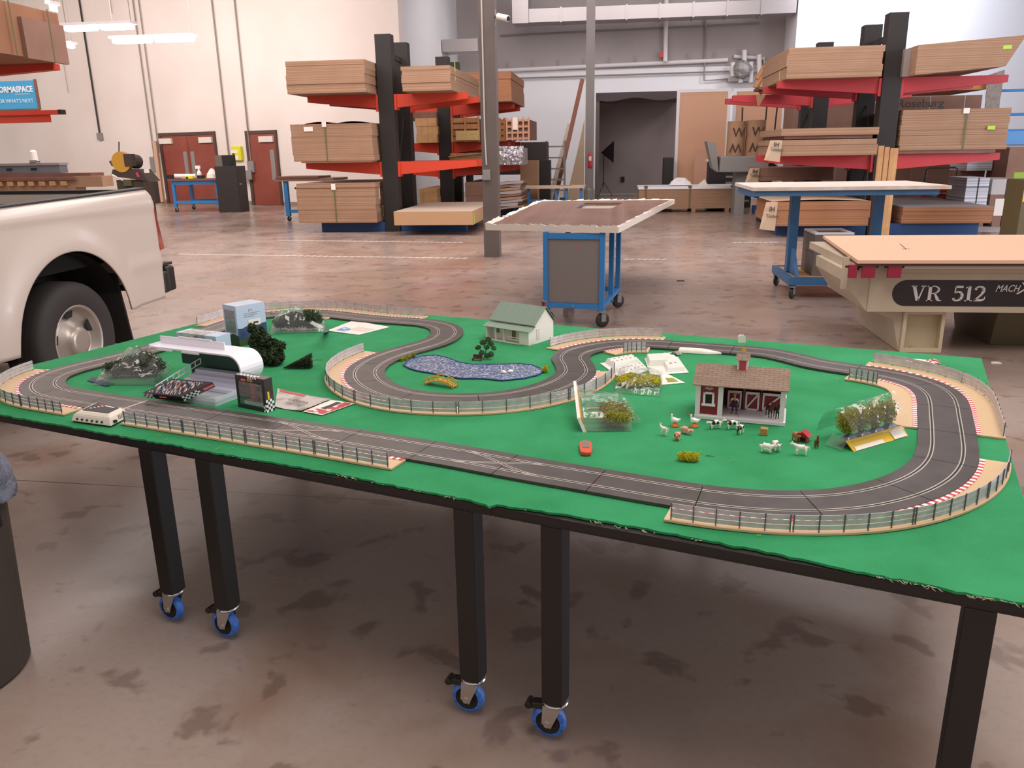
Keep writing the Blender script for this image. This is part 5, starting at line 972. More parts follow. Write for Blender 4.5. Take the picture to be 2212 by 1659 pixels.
def crate(label, px, Y, dep, z0, mt=m_crate, slats=4, group='wooden crates and pallets'):
    x0, a, x1, b = fx(*px, Y); w = x1 - x0; h = b - z0; r = T('wooden_crate', label, 'crate', ((x0 + x1) / 2, Y, z0), 0, group)
    P('crate_body', MB().box(-w / 2, .03, 0, w / 2, dep, h * .9), m_brown, r); mb = MB()
    for i in range(slats): mb.box(-w / 2, 0, h * i / slats + .01, w / 2, .025, h * (i + .8) / slats)
    P('front_slats', mb, mt, r)
    for i in range(3): P('batten', MB().box(-w / 2 + (w - .05) * i / 2, -.022, 0, -w / 2 + (w - .05) * i / 2 + .05, -.001, h), mt, r)
    return r, w, h
za = zt2 + .40
r, w, h = crate('orange wooden crate with pale packing on the farther left rack', (974, 252, 1036, 290), 20.2, 2.2, za + .002); P('packing_sheet', MB().box(-w / 2 + .12, -.05, .04, w / 2, -.023, h * .45), mat('cream_packing', '#cdb07a', .8, noise_=(20, '#b8995e')), r)
crate('small brown crate beside the grid fronted crate', (1068, 255, 1092, 290), 20.4, 2.0, za + .002)
x0, a, x1, b = fx(1093, 246, 1144, 289, 19.9); w = x1 - x0; r = T('wooden_crate', 'pink-brown crate with grid front at the end of the middle arm', 'crate', ((x0 + x1) / 2, 19.9, za + .03), 0, 'wooden crates and pallets'); h = b - a; P('crate_body', MB().box(-w / 2, .06, 0, w / 2, 1.8, h), m_brown, r)
for i in range(4): P('grid_slat', MB().box(-w / 2, .0, h * i / 3.3, w / 2, .03, h * i / 3.3 + .05), mat('pink_wood', '#c08e72', .7) if i == 0 else bpy.data.materials['pink_wood'], r)
for i in range(5): P('grid_upright', MB().box(-w / 2 + (w - .04) * i / 4, -.03, -.02, -w / 2 + (w - .04) * i / 4 + .04, -.001, h + .06), bpy.data.materials['pink_wood'], r)
note(r, -.12, h * .5, .12, .28, m_paper, -.036)
r, w, h, d = bx('board_stack', 'brown plywood pile seen between the two left racks', 'board stack', (898, 255, 944, 296), 20.4, 2.2, m_wood, G_, layers=3, z0=za + .002); P('top_board', MB().box(-w / 2 - .5, 0, h, w / 2, 2.2, h + .14), m_brown, r)
zc = zt2 - .18
r, w, h, d = bx('packed_goods', 'open wooden framed pack on the lower arms of the farther left rack', 'packed goods', (972, 330, 1070, 362), 20.2, 2.4, m_crate, None, layers=3, z0=zc + .002); P('cardboard_flap', MB().hexa([(-w / 2 - .03, -.05, h * .7), (w / 2, -.05, h), (w / 2, .3, h), (-w / 2 - .05, .3, h * .7), (-w / 2 - .02, -.05, h * .78), (w / 2, -.05, h + .03), (w / 2, .3, h + .03), (-w / 2 - .02, .3, h * .78)]), m_card, r)
x0, a, x1, b = fx(1074, 325, 1131, 366, 20.0); w = x1 - x0; h = b - a; r = T('foil_parcel', 'silver foil wrapped parcel on the end of the lower arm', 'parcel', ((x0 + x1) / 2, 20.0, zc + .02), 0)
P('foil', MB().grid(lambda u, v: (-w / 2 + w * u + .04 * noise.noise(Vector((u * 6, v * 6, 1))), -.06 * math.sin(math.pi * v) + .05 * noise.noise(Vector((u * 9, v * 9, 4))), h * v + .03 * noise.noise(Vector((u * 5, 2, 2)))), 18, 12).box(-w / 2 + .03, .05, 0, w / 2 - .05, 1.4, h * .9), mat('silver_foil', '#c9c4c9', .25, .7, bump=(9, 1, .05)), r)
r, w, h, d = bx('board_stack', 'uneven stack of brown boards on the floor behind the grey column', 'board stack', (1005, 394, 1050, 440), 20.2, 2.4, m_card2, G_, layers=6, z0=.20)
x0, a, x1, b = fx(1072, 392, 1126, 452, 19.8); w = x1 - x0; h = b - .21; r = T('scrap_pile', 'messy pile of folded grey and brown cardboard right of the grey column', 'cardboard pile', ((x0 + x1) / 2, 19.8, .205), 0); rnd = random.Random(2)
for i in range(9):
    z = h * i / 9; o1 = rnd.uniform(-.08, .08); P('cardboard_piece', MB().hexa([(-w / 2 + o1 + .04 * i % .1, -.05, z), (w / 2 + o1 - .03, -.05, z + rnd.uniform(0, .07)), (w / 2 + o1 - .03, 1.2, z + .03), (-w / 2 + o1, 1.2, z), (-w / 2 + o1, -.05, z + .05), (w / 2 + o1, -.05, z + .10), (w / 2 + o1, 1.2, z + .06), (-w / 2 + o1, 1.2, z + .04)]), (m_card, mat('grey_card', '#a39a98', .8) if i == 1 else m_card2, bpy.data.materials.get('grey_card') or m_card)[i % 3], r)
bx('board_stack', 'pallets and pale boards on the floor between the two left racks', 'board stack', (906, 408, 944, 443), 20.2, 2.2, m_wood, G_, layers=5, z0=.205)
# ---- things standing behind the left racks
bx('black_panel_crate', 'long black panel box standing behind the farther left rack', 'panel box', (1000, 308, 1180, 348), 24.5, .9, mat('charcoal', '#37302e', .6), z0=.9)
tag(bpy.data.objects['black_panel_crate'], None, None)
P('stand', MB().box(-1.2, .1, -.9, -1.1, .85, -.001).box(1.1, .1, -.9, 1.2, .85, -.001), m_dark, bpy.data.objects['black_panel_crate'])
bx('cardboard_box', 'open cardboard box standing right of the foil parcel', 'box', (1124, 347, 1161, 420), 23.0, .6, m_card, z0=.001)
bx('dark_cabinet', 'black cabinet between the cardboard box and the leaning ladder', 'cabinet', (1159, 346, 1188, 425), 23.65, .5, m_blk, z0=.001)
x0, a, x1, b = fx(1181, 304, 1217, 400, 25.5); r = T('metal_shelf', 'grey metal shelf unit behind the black cabinet', 'shelf unit', (x0, 25.5, 0), 0); w = x1 - x0
for i in range(5): P('shelf', MB().box(0, .02, .35 + i * .33, w, .5, .39 + i * .33), m_grey, r)
P('frame', MB().box(-.04, .0, 0, -.001, .5, b).box(w + .001, 0, 0, w + .04, .5, b), m_grey, r)
# leaning timber against the column
def leanr(name, label, cat, p0, p1, w, t, mt, bend=0):
    a = Vector(p0); b = Vector(p1); r = T(name, label, cat, a, 0); P('plank', MB().bar(a, b, w, t, up=(0, 1, 0)), mt, r, w=True); return r
p = at(1204, 432); leanr('leaning_ladder', 'long red-brown beam leaning against the tall grey column', 'beam', (p.x, p.y - 1.0, .09), aty(1258, 172, p.y + .2), .13, .13, mat('red_brown_steel', '#84503c', .5))
p = at(1192, 432); leanr('leaning_plank', 'pale grey plank leaning left of the red-brown beam', 'plank', (p.x, p.y - .5, .09), aty(1231, 268, p.y + .7), .16, .04, mat('pale_plank', '#b3a08e', .7))
x0, a, x1, b = fx(1222, 250, 1262, 392, 26.0); TP('leaning_sheet', 'beige board sheet leaning behind the tall column', 'board', MB().prism([(0, 0), (x1 - x0, 0), (x1 - x0, b - .1), (.38, b * .62)], 0, .03, M=Matrix.Translation((0, .03, 0)) @ Matrix.Rotation(R(90), 4, 'X')), mat('beige_board', '#b39c82', .7), loc=(x0, 26.0, .001))
# ---- columns
def column(label, px, py, W, D, mt, extras):
    p = at(px, py); r = T('steel_column', label, 'column', (p.x, p.y, 0), 0, 'steel columns'); P('beam', MB().box(-W / 2, 0, 0, W / 2, .022, 8).box(-.012, .022, 0, .012, D - .022, 8).box(-W / 2, D - .022, 0, W / 2, D, 8).box(W / 2 - .02, .022, 0, W / 2, D - .022, 8), mt, r); extras(r, W, D); return r
m_col = mat('column_grey', '#5f5550', .5, .2, noise_=(2, '#6a605a'))
def ex1(r, W, D):
    P('conduit', MB().tube([(-W * .2, -.016, 1.38), (-W * .26, -.016, 1.8), (-W * .28, -.016, 8)], .011, 8), mat('pale_conduit', '#b5aaa3', .4), r)
    P('outlet_box', MB().box(-W * .44, -.05, 1.16, -W * .44 + .11, -.001, 1.31), m_grey, r, bev=.005)
    c = P('security_camera', MB().cyl((W / 2 + .05, .0, 3.42), (W / 2 + .21, -.10, 3.37), .045, 14), mat('camera_white', '#d8d0c8', .4), r, smooth=False); P('lens', MB().cyl((W / 2 + .211, -.1006, 3.3697), (W / 2 + .216, -.104, 3.368), .034, 12), m_dark, c); P('bracket', MB().cyl((W / 2, .06, 3.43), (W / 2 + .09, -.0, 3.42), .02, 8).cyl((W / 2 + .001, .06, 3.30), (W / 2 + .001, .06, 3.52), .012, 6), m_grey, c)
column('grey steel column with conduit, outlet box and security camera', 1062.5, 556, .235, .24, m_col, ex1)
def ex2(r, W, D):
    P('guard_sleeve', MB().lathe([(.17, 0), (.17, .35), (.14, .42)], 14, Matrix.Translation((0, D / 2, 0))), m_grey, r)
    c = P('fire_extinguisher', MB().lathe([(0, .8), (.06, .8), (.065, .83), (.065, 1.15), (.03, 1.22), (.02, 1.28), (0, 1.28)], 14, Matrix.Translation((W / 2 - .1, -.08, .25))), m_red, r, smooth=True); P('extinguisher_label', MB().box(W / 2 - .14, -.149, 1.25, W / 2 - .06, -.146, 1.38), m_paper, c)
column('tall grey steel column beside the grey photo backdrop, fire extinguisher at its foot', 1272, 435, .26, .26, mat('column_grey_2', '#837b79', .4, .2), ex2)
# ---- photo booth
y0 = 27.3; x0, a, x1, b = fx(1286, 200, 1462, 425, y0); w = x1 - x0; r = T('photo_booth', 'dark grey fabric photo booth with open front beside the peach panel', 'photo booth', (x0, y0, 0), 0); m_fab = mat('grey_backdrop', '#948a89', .95, noise_=(.8, '#8a807f')); m_fabd = mat('dark_cloth', '#544b4d', .95)
P('back_wall', MB().box(0, 3.0, .02, w + .4, 3.05, b - .1), m_fab, r); P('side_wall', MB().box(0, .2, .02, .05, 3.0, b - .15), m_fab, r); P('front_post', MB().box(.0, .0, 0, .12, .1, b).box(w - .04, 0, 0, w + .04, .1, b), m_col, r)
P('roof_cloth', MB().grid(lambda u, v: ((w + .3) * u, 3.0 * v, b - .05 - .10 * abs(math.sin(u * 9)) * .3 - .35 * math.sin(math.pi * v) * .4), 24, 8).grid(lambda u, v: ((w + .3) * u, -.01, b + .02 - (.22 + .05 * math.sin(u * 11)) * v), 24, 3), m_fabd, r, solid=.02); P('wall_outlet', MB().box(w * .33, 2.97, .42, w * .33 + .14, 2.998, .62), m_dark, r)
p = aty(1303, 421, 29.0); p.z = 0; r = T('softbox_light', 'black softbox lamp on a thin stand inside the photo booth', 'studio light', p, 0); z1 = aty(1298, 330, p.y).z; zt_ = aty(1325, 304, p.y).z; zb_ = aty(1325, 352, p.y).z; xr_ = aty(1326, 330, p.y).x - p.x; xl_ = aty(1298, 330, p.y).x - p.x
P('stand', MB().cyl((0, 0, .3), (0, 0, z1), .016, 8), m_blk, r)
for k in range(3): P('leg', MB().cyl((0, 0, .5), (.32 * math.cos(k * 2.1), .32 * math.sin(k * 2.1), .01), .012, 6), m_blk, r)
P('softbox', MB().add([(xl_, 0, z1), (xr_, -.25, zb_), (xr_, .35, zb_), (xr_, .35, zt_), (xr_, -.25, zt_)], [(0, 2, 1), (0, 3, 2), (0, 4, 3), (0, 1, 4), (1, 2, 3, 4)]), m_blk, r)
# ---- peach panels
m_peach = mat('peach_board', '#d9a98a', .7)
def panel(label, px, Y):
    x0, a, x1, b = fx(*px, Y); w = x1 - x0; r = T('framed_panel', label, 'panel', (x0, Y, 0), 0, 'white framed peach panels'); t = .09
    P('board', MB().box(t, .02, .1, w - t, .05, b - t), m_peach, r); P('frame', MB().box(0, 0, 0, t, .07, b).box(w - t, 0, 0, w, .07, b).box(t, 0, b - t, w - t, .07, b).box(t, 0, .02, w - t, .07, .1), m_white, r); return r
panel('peach board in a white frame beside the photo booth', (1459, 192, 1574, 400), 26.0); panel('second peach board in a white frame behind the upright tubes', (1580, 190, 1692, 400), 26.6)
bx('black_wrap_roll', 'black wrapped roll standing between booth and peach panel', 'roll', (1432, 340, 1454, 418), 25.4, .4, m_blk, z0=.001, bev=.03)
x0, a, x1, b = fx(1500, 322, 1552, 400, 24.8); TP('leaning_sheet', 'pink-brown board leaning low against the peach panel', 'board', MB().hexa([(0, 0, 0), (x1 - x0, 0, 0), (x1 - x0, .03, 0), (0, .03, 0), (0.04, .5, b), (x1 - x0 - .02, .5, b), (x1 - x0 - .02, .53, b), (.04, .53, b)]), mat('pinkish_board', '#b98d74', .7), loc=(x0, 24.8, .001))
# ---- wall services
yb_ = YB - .12
def wpipe(name, label, cat, pts, rad, mt, extra=None, Y=None):
    Y = Y or yb_; q = [aty(x, y, Y) for x, y in pts]; r = T(name, label, cat, q[0], 0); P('pipe', MB().tube(q, rad, 10), mt, r, w=True)
    if extra: extra(r, q)
    return r
m_pipe = mat('white_pipe', '#d6cfce', .4)
def clamps(r, q):
    for i in range(9): p = q[0].lerp(q[-1], (i + .5) / 9); P('pipe_hanger', MB().box(p.x - .012, p.y - .02, p.z, p.x + .012, p.y + .02, p.z + .28), m_grey, r, w=True)
wpipe('sprinkler_main', 'long white sprinkler pipe across the back wall', 'pipe', [(1070, 153), (1572, 129.6)], .075, m_pipe, clamps)
wpipe('sprinkler_riser', 'white vertical pipe dropping to the long sprinkler pipe', 'pipe', [(1440, -20), (1437, 133)], .085, m_pipe, lambda r, q: P('red_valve', MB().cbox(q[1].x - .16, q[1].y, q[1].z + .25, .12, .1, .2), m_red, r, w=True), Y=yb_ - .18)
wpipe('wall_pipe', 'thin grey pipe under the duct with small drop rods', 'pipe', [(1080, 77), (1640, 50)], .03, m_cond); wpipe('wall_pipe', 'thin grey conduit below the white sprinkler pipe', 'pipe', [(1120, 169), (1575, 154)], .028, m_cond)
wpipe('wall_pipe', 'grey bracket pipe loop left of the pipe cluster', 'pipe', [(1524, 30), (1521, 174), (1570, 171)], .03, m_cond)
r = wpipe('valve_cluster', 'cluster of white pipes and valves high on the back wall', 'pipe cluster', [(1585, 122), (1650, 126), (1652, 150), (1618, 155), (1585, 150)], .07, m_pipe)
for a_, b_ in (((1608, 108), (1608, 160)), ((1583, 135), (1583, 165)), ((1640, 118), (1640, 165)), ((1596, 140), (1600, 178)), ((1622, 134), (1622, 178))): P('fitting', MB().cyl(aty(*a_, yb_ - .2), aty(*b_, yb_ - .2), .09, 10), m_pipe, r, w=True)
P('valve_body', MB().ball(aty(1604, 150, yb_ - .35), (.34, .25, .3), 12, 8, jit=.12), m_grey, r, w=True); p = aty(1600, 172, yb_); P('bracket', MB().cbox(p.x, p.y - .1, p.z, 1.0, .3, .14), m_grey, r, w=True)
wpipe('wall_pipe', 'red sprinkler riser at the corner of the return wall', 'pipe', [(968, -20), (971, 130)], .05, m_red, Y=YB - .4)
def duct(label, px, Y, dep, extra=None):
    x0, a, x1, b = fx(*px, Y); r = T('air_duct', label, 'air duct', ((x0 + x1) / 2, Y, a), 0, 'rectangular air ducts'); w = x1 - x0; P('duct', MB().box(-w / 2, 0, 0, w / 2, dep, b - a), m_duct, r)
    n = int(w / 1.3)
    for i in range(1, n + 1): P('flange', MB().box(-w / 2 + w * i / (n + 1) - .03, -.03, -.03, -w / 2 + w * i / (n + 1) + .03, dep, b - a + .03), m_duct, r)
    return r
m_duct = mat('galvanised_duct', '#a59d9c', .35, .5)
duct('long galvanised air duct across the top of the back wall', (1142, 8, 1720, 38), 30.6, .9); duct('white-grey duct end box behind the grey column', (955, 84, 1032, 111), 29.5, .9); duct('vertical duct elbow at the left end of the long duct', (1106, -30, 1141, 50), 30.5, .9)
# cable tray on the return wall
wpipe('wall_pipe', 'dark conduit down the white return wall above the left racks', 'pipe', [(924, -20), (931, 140)], .04, m_rubber, Y=28.6)
# ============================================================ RIGHT RACK
XB = aty(1925, 200, 15.4).x; HB = aty(1938, 26, 15.4).z; ra = aty(1905, 168, 15.4).z; rb = aty(1890, 334, 15.4).z
rackk('nearer right rack with black posts and red arms behind the tall blue table', XB, (15.4, 16.8), HB, m_redarm, ((ra, 1.9), (rb, 1.95)), 1.75, group='cantilever board racks')
XC = XB - .25
rackk('farther right rack with black posts, mostly hidden by boards', XC, (19.3, 20.5), aty(1832, 89, 19.3).z, m_redarm, ((ra, 1.9), (rb, 1.1)), 1.1, group='cantilever board racks')
G2 = 'board stacks on the right rack'
r, w, h, d = bx('board_stack', 'tall fibreboard stack on the top left arms of the right rack', 'board stack', (1701, 100, 1908, 171), 15.1, 2.4, m_mdf, G2, layers=5, z0=ra + .001); note(r, -w / 2 - .012, -.12, .012, .3, m_lime, .6, 'lime_tag')
x0, a, x1, b = fx(1980, 100, 2209, 165, 15.0); w = x1 - x0; h = b - a; r = T('board_stack', 'tilted fibreboard stack on the top right arms of the right rack', 'board stack', (x0, 15.0, ra + .001), 0, G2)
P('boards', MB().hexa([(0, 0, .0), (w - .25, 0, .10), (w - .25, 2.6, .10), (0, 2.6, .0), (0, 0, h), (w, 0, h + .10), (w, 2.6, h + .10), (0, 2.6, h)]), m_mdf, r); P('lime_print', MB().box(w * .8, -.003, h * .78, w * .88, -.0005, h * .9), m_lime, r); P('end_wrap', MB().box(-.11, .3, 0, -.002, 2.5, h * .95), mat('grey_wrap', '#8b7f7c', .4), r)
r, w, h, d = bx('board_stack', 'thin fibreboard layer above the labelled stack on the right rack', 'board stack', (1690, 276, 1901, 291), 15.1, 2.2, m_mdf, G2, z0=rb + .34, layers=1)
P('gap_board', MB().box(-w / 2 + .05, .05, -.055, w / 2 - .1, 2.2, -.002), m_brown, r)
m_lab = mat('kraft_label', '#b59a80', .8)
def endlabel(r, w, z0, h, n=.5):    # hanging kraft cover flap at the left end with stencilled print
    o = P('end_flap', MB().hexa([(-w / 2 - .30, -.10, z0 - .06), (-w / 2 - .02, -.02, z0 - .10), (-w / 2 - .01, .0, z0 - .10), (-w / 2 - .29, -.08, z0 - .06), (-w / 2 - .20, -.02, z0 + h), (-w / 2 + .0, -.01, z0 + h), (-w / 2 + .01, .0, z0 + h), (-w / 2 - .19, .0, z0 + h)]), m_lab, r)
    M_ = frame((-w / 2 - .20, -.085, z0 + h * .35), (.28, .07, -.02), (.06, .05, h)); text('stencil', 'Timber', .085, m_ink, o, M_, .001); text('stencil', 'IH', .11, m_ink, o, frame((-w / 2 - .15, -.08, z0 + h * .62), (.28, .07, -.02), (.06, .05, h)), .001, bold=.003); return o
r, w, h, d = bx('board_stack', 'fibreboard stack with stencilled kraft flap on the middle left arms', 'board stack', (1688, 301, 1895, 333), 15.1, 2.4, m_mdf, G2, layers=3, z0=rb + .001); endlabel(r, w, .0, h)
r, w, h, d = bx('board_stack', 'large strapped fibreboard stack on the middle right arms of the right rack', 'board stack', (1946, 235, 2178, 334), 15.36, 2.0, m_mdf, G2, layers=8, z0=rb + .06); strap(r, w, h, w * .1); note(r, w * .06, h - .08, .1, .09, m_paper); P('lime_print', MB().box(w * .3, -.02, h * .48, w * .37, -.0175, h * .57), m_lime, r)
P('base_board', MB().box(-w / 2 + .0, .02, -.055, w / 2 - .15, 2.6, -.002), m_brown, r)
r, w, h, d = bx('board_stack', 'orange-brown stack with stencilled cover behind the tall blue table leg', 'board stack', (1678, 435, 1879, 481), 15.0, 2.2, m_mdf2, G2, layers=3, z0=.205); endlabel(r, w, .02, h * .95); P('cover_sheet', MB().grid(lambda u, v: (-w / 2 - .1 + (w + .05) * u, 2.6 * v, h + .004 + .03 * math.sin(math.pi * u)), 8, 3), m_lab, r, solid=.004)
r, w, h, d = bx('board_stack', 'wide orange-brown stack on the floor level right of the pine boards', 'board stack', (1950, 447, 2146, 481), 15.36, 2.2, m_mdf2, G2, layers=4, z0=.205); P('top_sheet', MB().box(-w / 2, 0, h, w / 2, 2.8, h + .006), mat('grey_sheet', '#8b8280', .6), r)
for i, (pa, pb) in enumerate(((1889, 1900), (1902, 1912), (1914, 1931))):
    p = aty((pa + pb) / 2, 505, 14.45); q0 = aty(pa, 400, 14.45).x; q1 = aty(pb, 400, 14.45).x; zt_ = aty((pa + pb) / 2, 315, 14.45).z
    TP('pine_board', ('leftmost', 'middle', 'rightmost, widest')[i] + ' of three upright pine boards against the right rack', 'board', MB().box(0, 0, 0, q1 - q0, .04, zt_ - .02 * i), m_wood, loc=(q0, 14.42 - .0, .001), group='pine boards against the rack')
# wooden junk on the far left end of the top arms
r = T('curved_frames', 'bent brown timber frames hanging over the left end of the far top arms', 'timber frames', aty(1650, 185, 19.2), 0); mb = MB()
for (a_, b_, c_) in (((1636, 172), (1650, 148), (1676, 134)), ((1632, 190), (1648, 164), (1676, 152)), ((1640, 200), (1660, 186), (1690, 178))): mb.tube([aty(*a_, 19.2), aty(*b_, 19.2), aty(*c_, 19.2)], .07, 6)
P('bent_rail', mb, m_crate, r, w=True); P('timber', MB().bar(aty(1634, 193, 19.2), aty(1700, 193, 19.2), .8, .06), m_brown, r, w=True); P('torn_flap', MB().add([tuple(aty(1633, 206, 18.0)), tuple(aty(1655, 204, 18.0)), tuple(aty(1637, 234, 18.0)), tuple(aty(1633, 206, 18.05)), tuple(aty(1655, 204, 18.05)), tuple(aty(1637, 234, 18.05))], [(0, 2, 1), (3, 4, 5), (0, 1, 4, 3), (1, 2, 5, 4), (2, 0, 3, 5)]), m_card, r, w=True)
r, w, h, d = bx('board_stack', 'orange plywood pile seen under the top right arms of the right rack', 'board stack', (1962, 176, 2130, 206), 19.5, 2.0, mat('orange_ply', '#b4783c', .7, stripe=(2, 40, '#8f5c2c', .3)), G2, layers=4, z0=ra + .002)
P('grey_drape', MB().grid(lambda u, v: (w / 2 - .02 + .3 * u + .05 * noise.noise(Vector((u * 4, v * 4, 1))), -.1, h + .1 - .95 * v + .1 * u), 8, 8), mat('drape_grey', '#857a72', .6, bump=(5, 1, .1)), r, solid=.02)
# unit load cartons behind
def cartons(label, px, Y, dep, txt=None, z0=None, legs=True, tx=0, ts=.2, strapx=()):
    x0, a, x1, b = fx(*px, Y); a = max(a, .001) if z0 is None else z0; r = T('wrapped_carton', label, 'carton', (x0, Y, a), 0, 'brown wrapped cartons behind the right rack'); w = x1 - x0; P('carton', MB().box(0, 0, 0, w, dep, b - a), m_card2, r)
    for s in strapx: P('strap', MB().box(w * s, -.003, 0, w * s + .02, -.0005, b - a), m_grey, r)
    if txt: text('printed_name', txt, ts, m_ink, r, frame((tx, -.002, (b - a) * .3), (1, 0, 0), (0, 0, 1)), .001, 1.1, .002)
    return r
YC = 22.0
cartons('lowest brown carton printed in black lettering behind the right rack', (1930, 353, 2084, 420), YC, 1.2, 'Roseburg', .001, tx=.04, ts=.24, strapx=(.24, .46, .86))
cartons('brown carton layer just above the lettered lowest carton', (1930, 343, 2084, 352), YC, 1.2, None, strapx=(.2, .35, .75))
cartons('upper brown carton with partly covered black lettering', (1934, 207, 2120, 240), YC, 1.2, 'Roseburg', tx=.05, ts=.26, strapx=(.4, .8))
cartons('brown carton wall behind the black posts of the right rack', (1712, 223, 1900, 300), 22.4, 1.2, None, strapx=(.15,))
cartons('lower brown cartons under the red arm behind the black posts', (1712, 301, 1900, 400), 22.4, 1.2, None, .001, strapx=(.5,))
cartons('dull brown carton row in the middle of the carton wall', (1940, 241, 2110, 342), YC + .3, 1.0, None, strapx=(.5,))
P('white_tag', MB().box(-.0, -.02, .0, .35, -.012, .4), m_paper, T('carton_tag', 'white paper tag on a carton between two black posts', 'paper tag', aty(1848, 234, 22.413), 0))
# table with strapped brown cover boards, in front of the machine
r, w, h, d = bx('board_stack', 'thin dark boards with stencilled flap just above the tall table top', 'board stack', (1640, 362, 1800, 390), 17.4, 1.4, m_card2, G2, layers=3); endlabel(r, w, .0, h); P('support', MB().box(-w / 2 + .2, .2, -1.09 + 0, -w / 2 + .3, 1.2, -.001).box(w / 2 - .3, .2, -1.09, w / 2 - .2, 1.2, -.001), m_dark, r)
# long crate and foam
x0, a, x1, b = fx(1380, 403, 1602, 463, 21.3); w = x1 - x0; r = T('long_crate', 'long low strapped fibreboard crate with white foam top', 'crate', (x0, 21.3, 0), 0); P('boards', MB().box(0, 0, .09, w, 1.3, b - .06), m_mdf, r); P('foam_top', MB().box(-.02, -.02, b - .058, w + .02, 1.3, b), m_white, r); P('bearer', MB().box(.35, 0, .001, .45, 1.2, .09).box(w * .52, 0, .001, w * .52 + .1, 1.2, .09).box(w - .4, 0, .001, w - .3, 1.2, .09), m_mdf, r)
for s in (.06, .49, .90): P('strap', MB().box(w * s, -.025, .09, w * s + .03, -.021, b + .02).box(w * s - .03, -.04, b - .03, w * s + .06, .03, b + .03), m_strap, r)
P('shipping_label', MB().box(w * .93, -.03, b - .35, w * .99, -.021, b - .12), m_paper, r)
r = T('sheet_heap', 'heap of crumpled white plastic sheet on top of the long crate', 'plastic sheet', aty(1470, 398, 21.8), 0); r.location.z = b + .001; INV[r.name] = Matrix.Translation(r.location).inverted()
P('sheet', MB().grid(lambda u, v: (-.28 + .56 * u, -.2 + .5 * v, .02 + .17 * (math.sin(math.pi * u) * math.sin(math.pi * v)) ** .5 * (1 + .5 * noise.noise(Vector((u * 5, v * 5, 1))))), 14, 12), m_white, r, solid=.01)
P('card_piece', MB().add([(.42, 0, .0), (.70, 0, .0), (.62, .1, .16), (.42, .02, .0), (.70, .02, .0), (.62, .12, .16)], [(0, 1, 2), (3, 5, 4), (0, 2, 5, 3), (1, 4, 5, 2), (0, 3, 4, 1)]), m_paper, r)
# upright tubes with letters on a grey machine
def tube_(label, px0, px1, pyt, pyb, Y, letters):
    p = aty((px0 + px1) / 2, pyb, Y); rad = (aty(px1, pyb, Y).x - aty(px0, pyb, Y).x) / 2; z1 = aty((px0 + px1) / 2, pyt, Y).z; r = T('fibre_drum', label, 'drum', p, 0, 'upright cardboard tubes'); hh = z1 - p.z
    P('tube', MB().lathe([(rad, 0), (rad, hh), (rad - .02, hh), (rad - .02, .02), (0, .02)], 28), m_card, r, smooth=False)
    for i, ch in enumerate(letters): text('letter', 'W', .30, mat('letter_brown', '#4b3428', .7) if 'letter_brown' not in bpy.data.materials else bpy.data.materials['letter_brown'], r, frame((-rad * .55, -rad - .004, hh - .36 - i * .36), (1, 0, 0), (0, 0, 1)) if ch == 'W' else frame((rad * .55, -rad - .004, hh - .15 - i * .36), (-1, 0, 0), (0, 0, -1)), .002, .95, .002)
zm = aty(1590, 337, 20.6).z
tube_('left cardboard drum with stencilled letters on the grey machine', 1568, 1607, 262, 337, 20.6, 'WM'); tube_('right wider cardboard drum with stencilled letters on the grey machine', 1608, 1650, 260, 337, 20.6, 'WM')
x0, a, x1, b = fx(1556, 338, 1628, 372, 20.2); w = x1 - x0; r = T('grey_machine', 'grey shop machine body carrying the two cardboard drums', 'machine', (x0, 20.2, 0), 0); P('bed', MB().box(0, 0, a, w + .35, 1.3, zm - .003), m_grey, r, bev=.02); P('column', MB().box(w * .55, .3, .001, w * .85, .9, a - .001), m_grey, r); P('hopper', MB().hexa([(-.15, .2, a + .1), (.0 - .003, .2, a), (-.003, .8, a), (-.15, .8, a + .1), (-.32, .2, zm + .35), (-.1, .2, zm + .3), (-.1, .8, zm + .3), (-.32, .8, zm + .35)]), m_grey, r); P('red_knob', MB().ball((w + .42, .1, zm - .05), .06), m_red, r); P('blower', MB().ball((w + .36, .4, zm - .36), (.30, .3, .22), 14, 9), m_dark, r)
for i, (a_, b_) in enumerate((((1604, 232), (1609, 262)), ((1657, 226), (1649, 262)), ((1679, 230), (1667, 278)))): TP('black_rod', ('leftmost', 'middle', 'right')[i] + ' thin black rod standing up behind the cardboard drums', 'rod', MB().cyl(aty(*a_, 23.7 + .1 * i), Vector((aty(*b_, 23.7 + .1 * i).x, 23.7 + .1 * i, .0)), .022, 8), m_blk, loc=(0, 0, 0), group='black rods behind the drums')
x0, a, x1, b = fx(1540, 350, 1562, 400, 22.0); r = T('tool_cabinet', 'black tool cabinet with pale drawer fronts behind the long crate', 'cabinet', (x0, 22.9, 0), 0, None); P('body', MB().box(0, 0, .001, 1.15, .6, b), m_blk, r); P('top_tray', MB().box(-.06, -.05, b, .5, .5, b + .05), m_paper, r)
for i in range(5): P('drawer', MB().box(.45, -.02, .15 + i * .16, 1.1, -.001, .20 + i * .16), m_grey, r)
P('red_rag', MB().box(.2, -.06, b - .28, .36, -.03, b + .02), m_red, r)
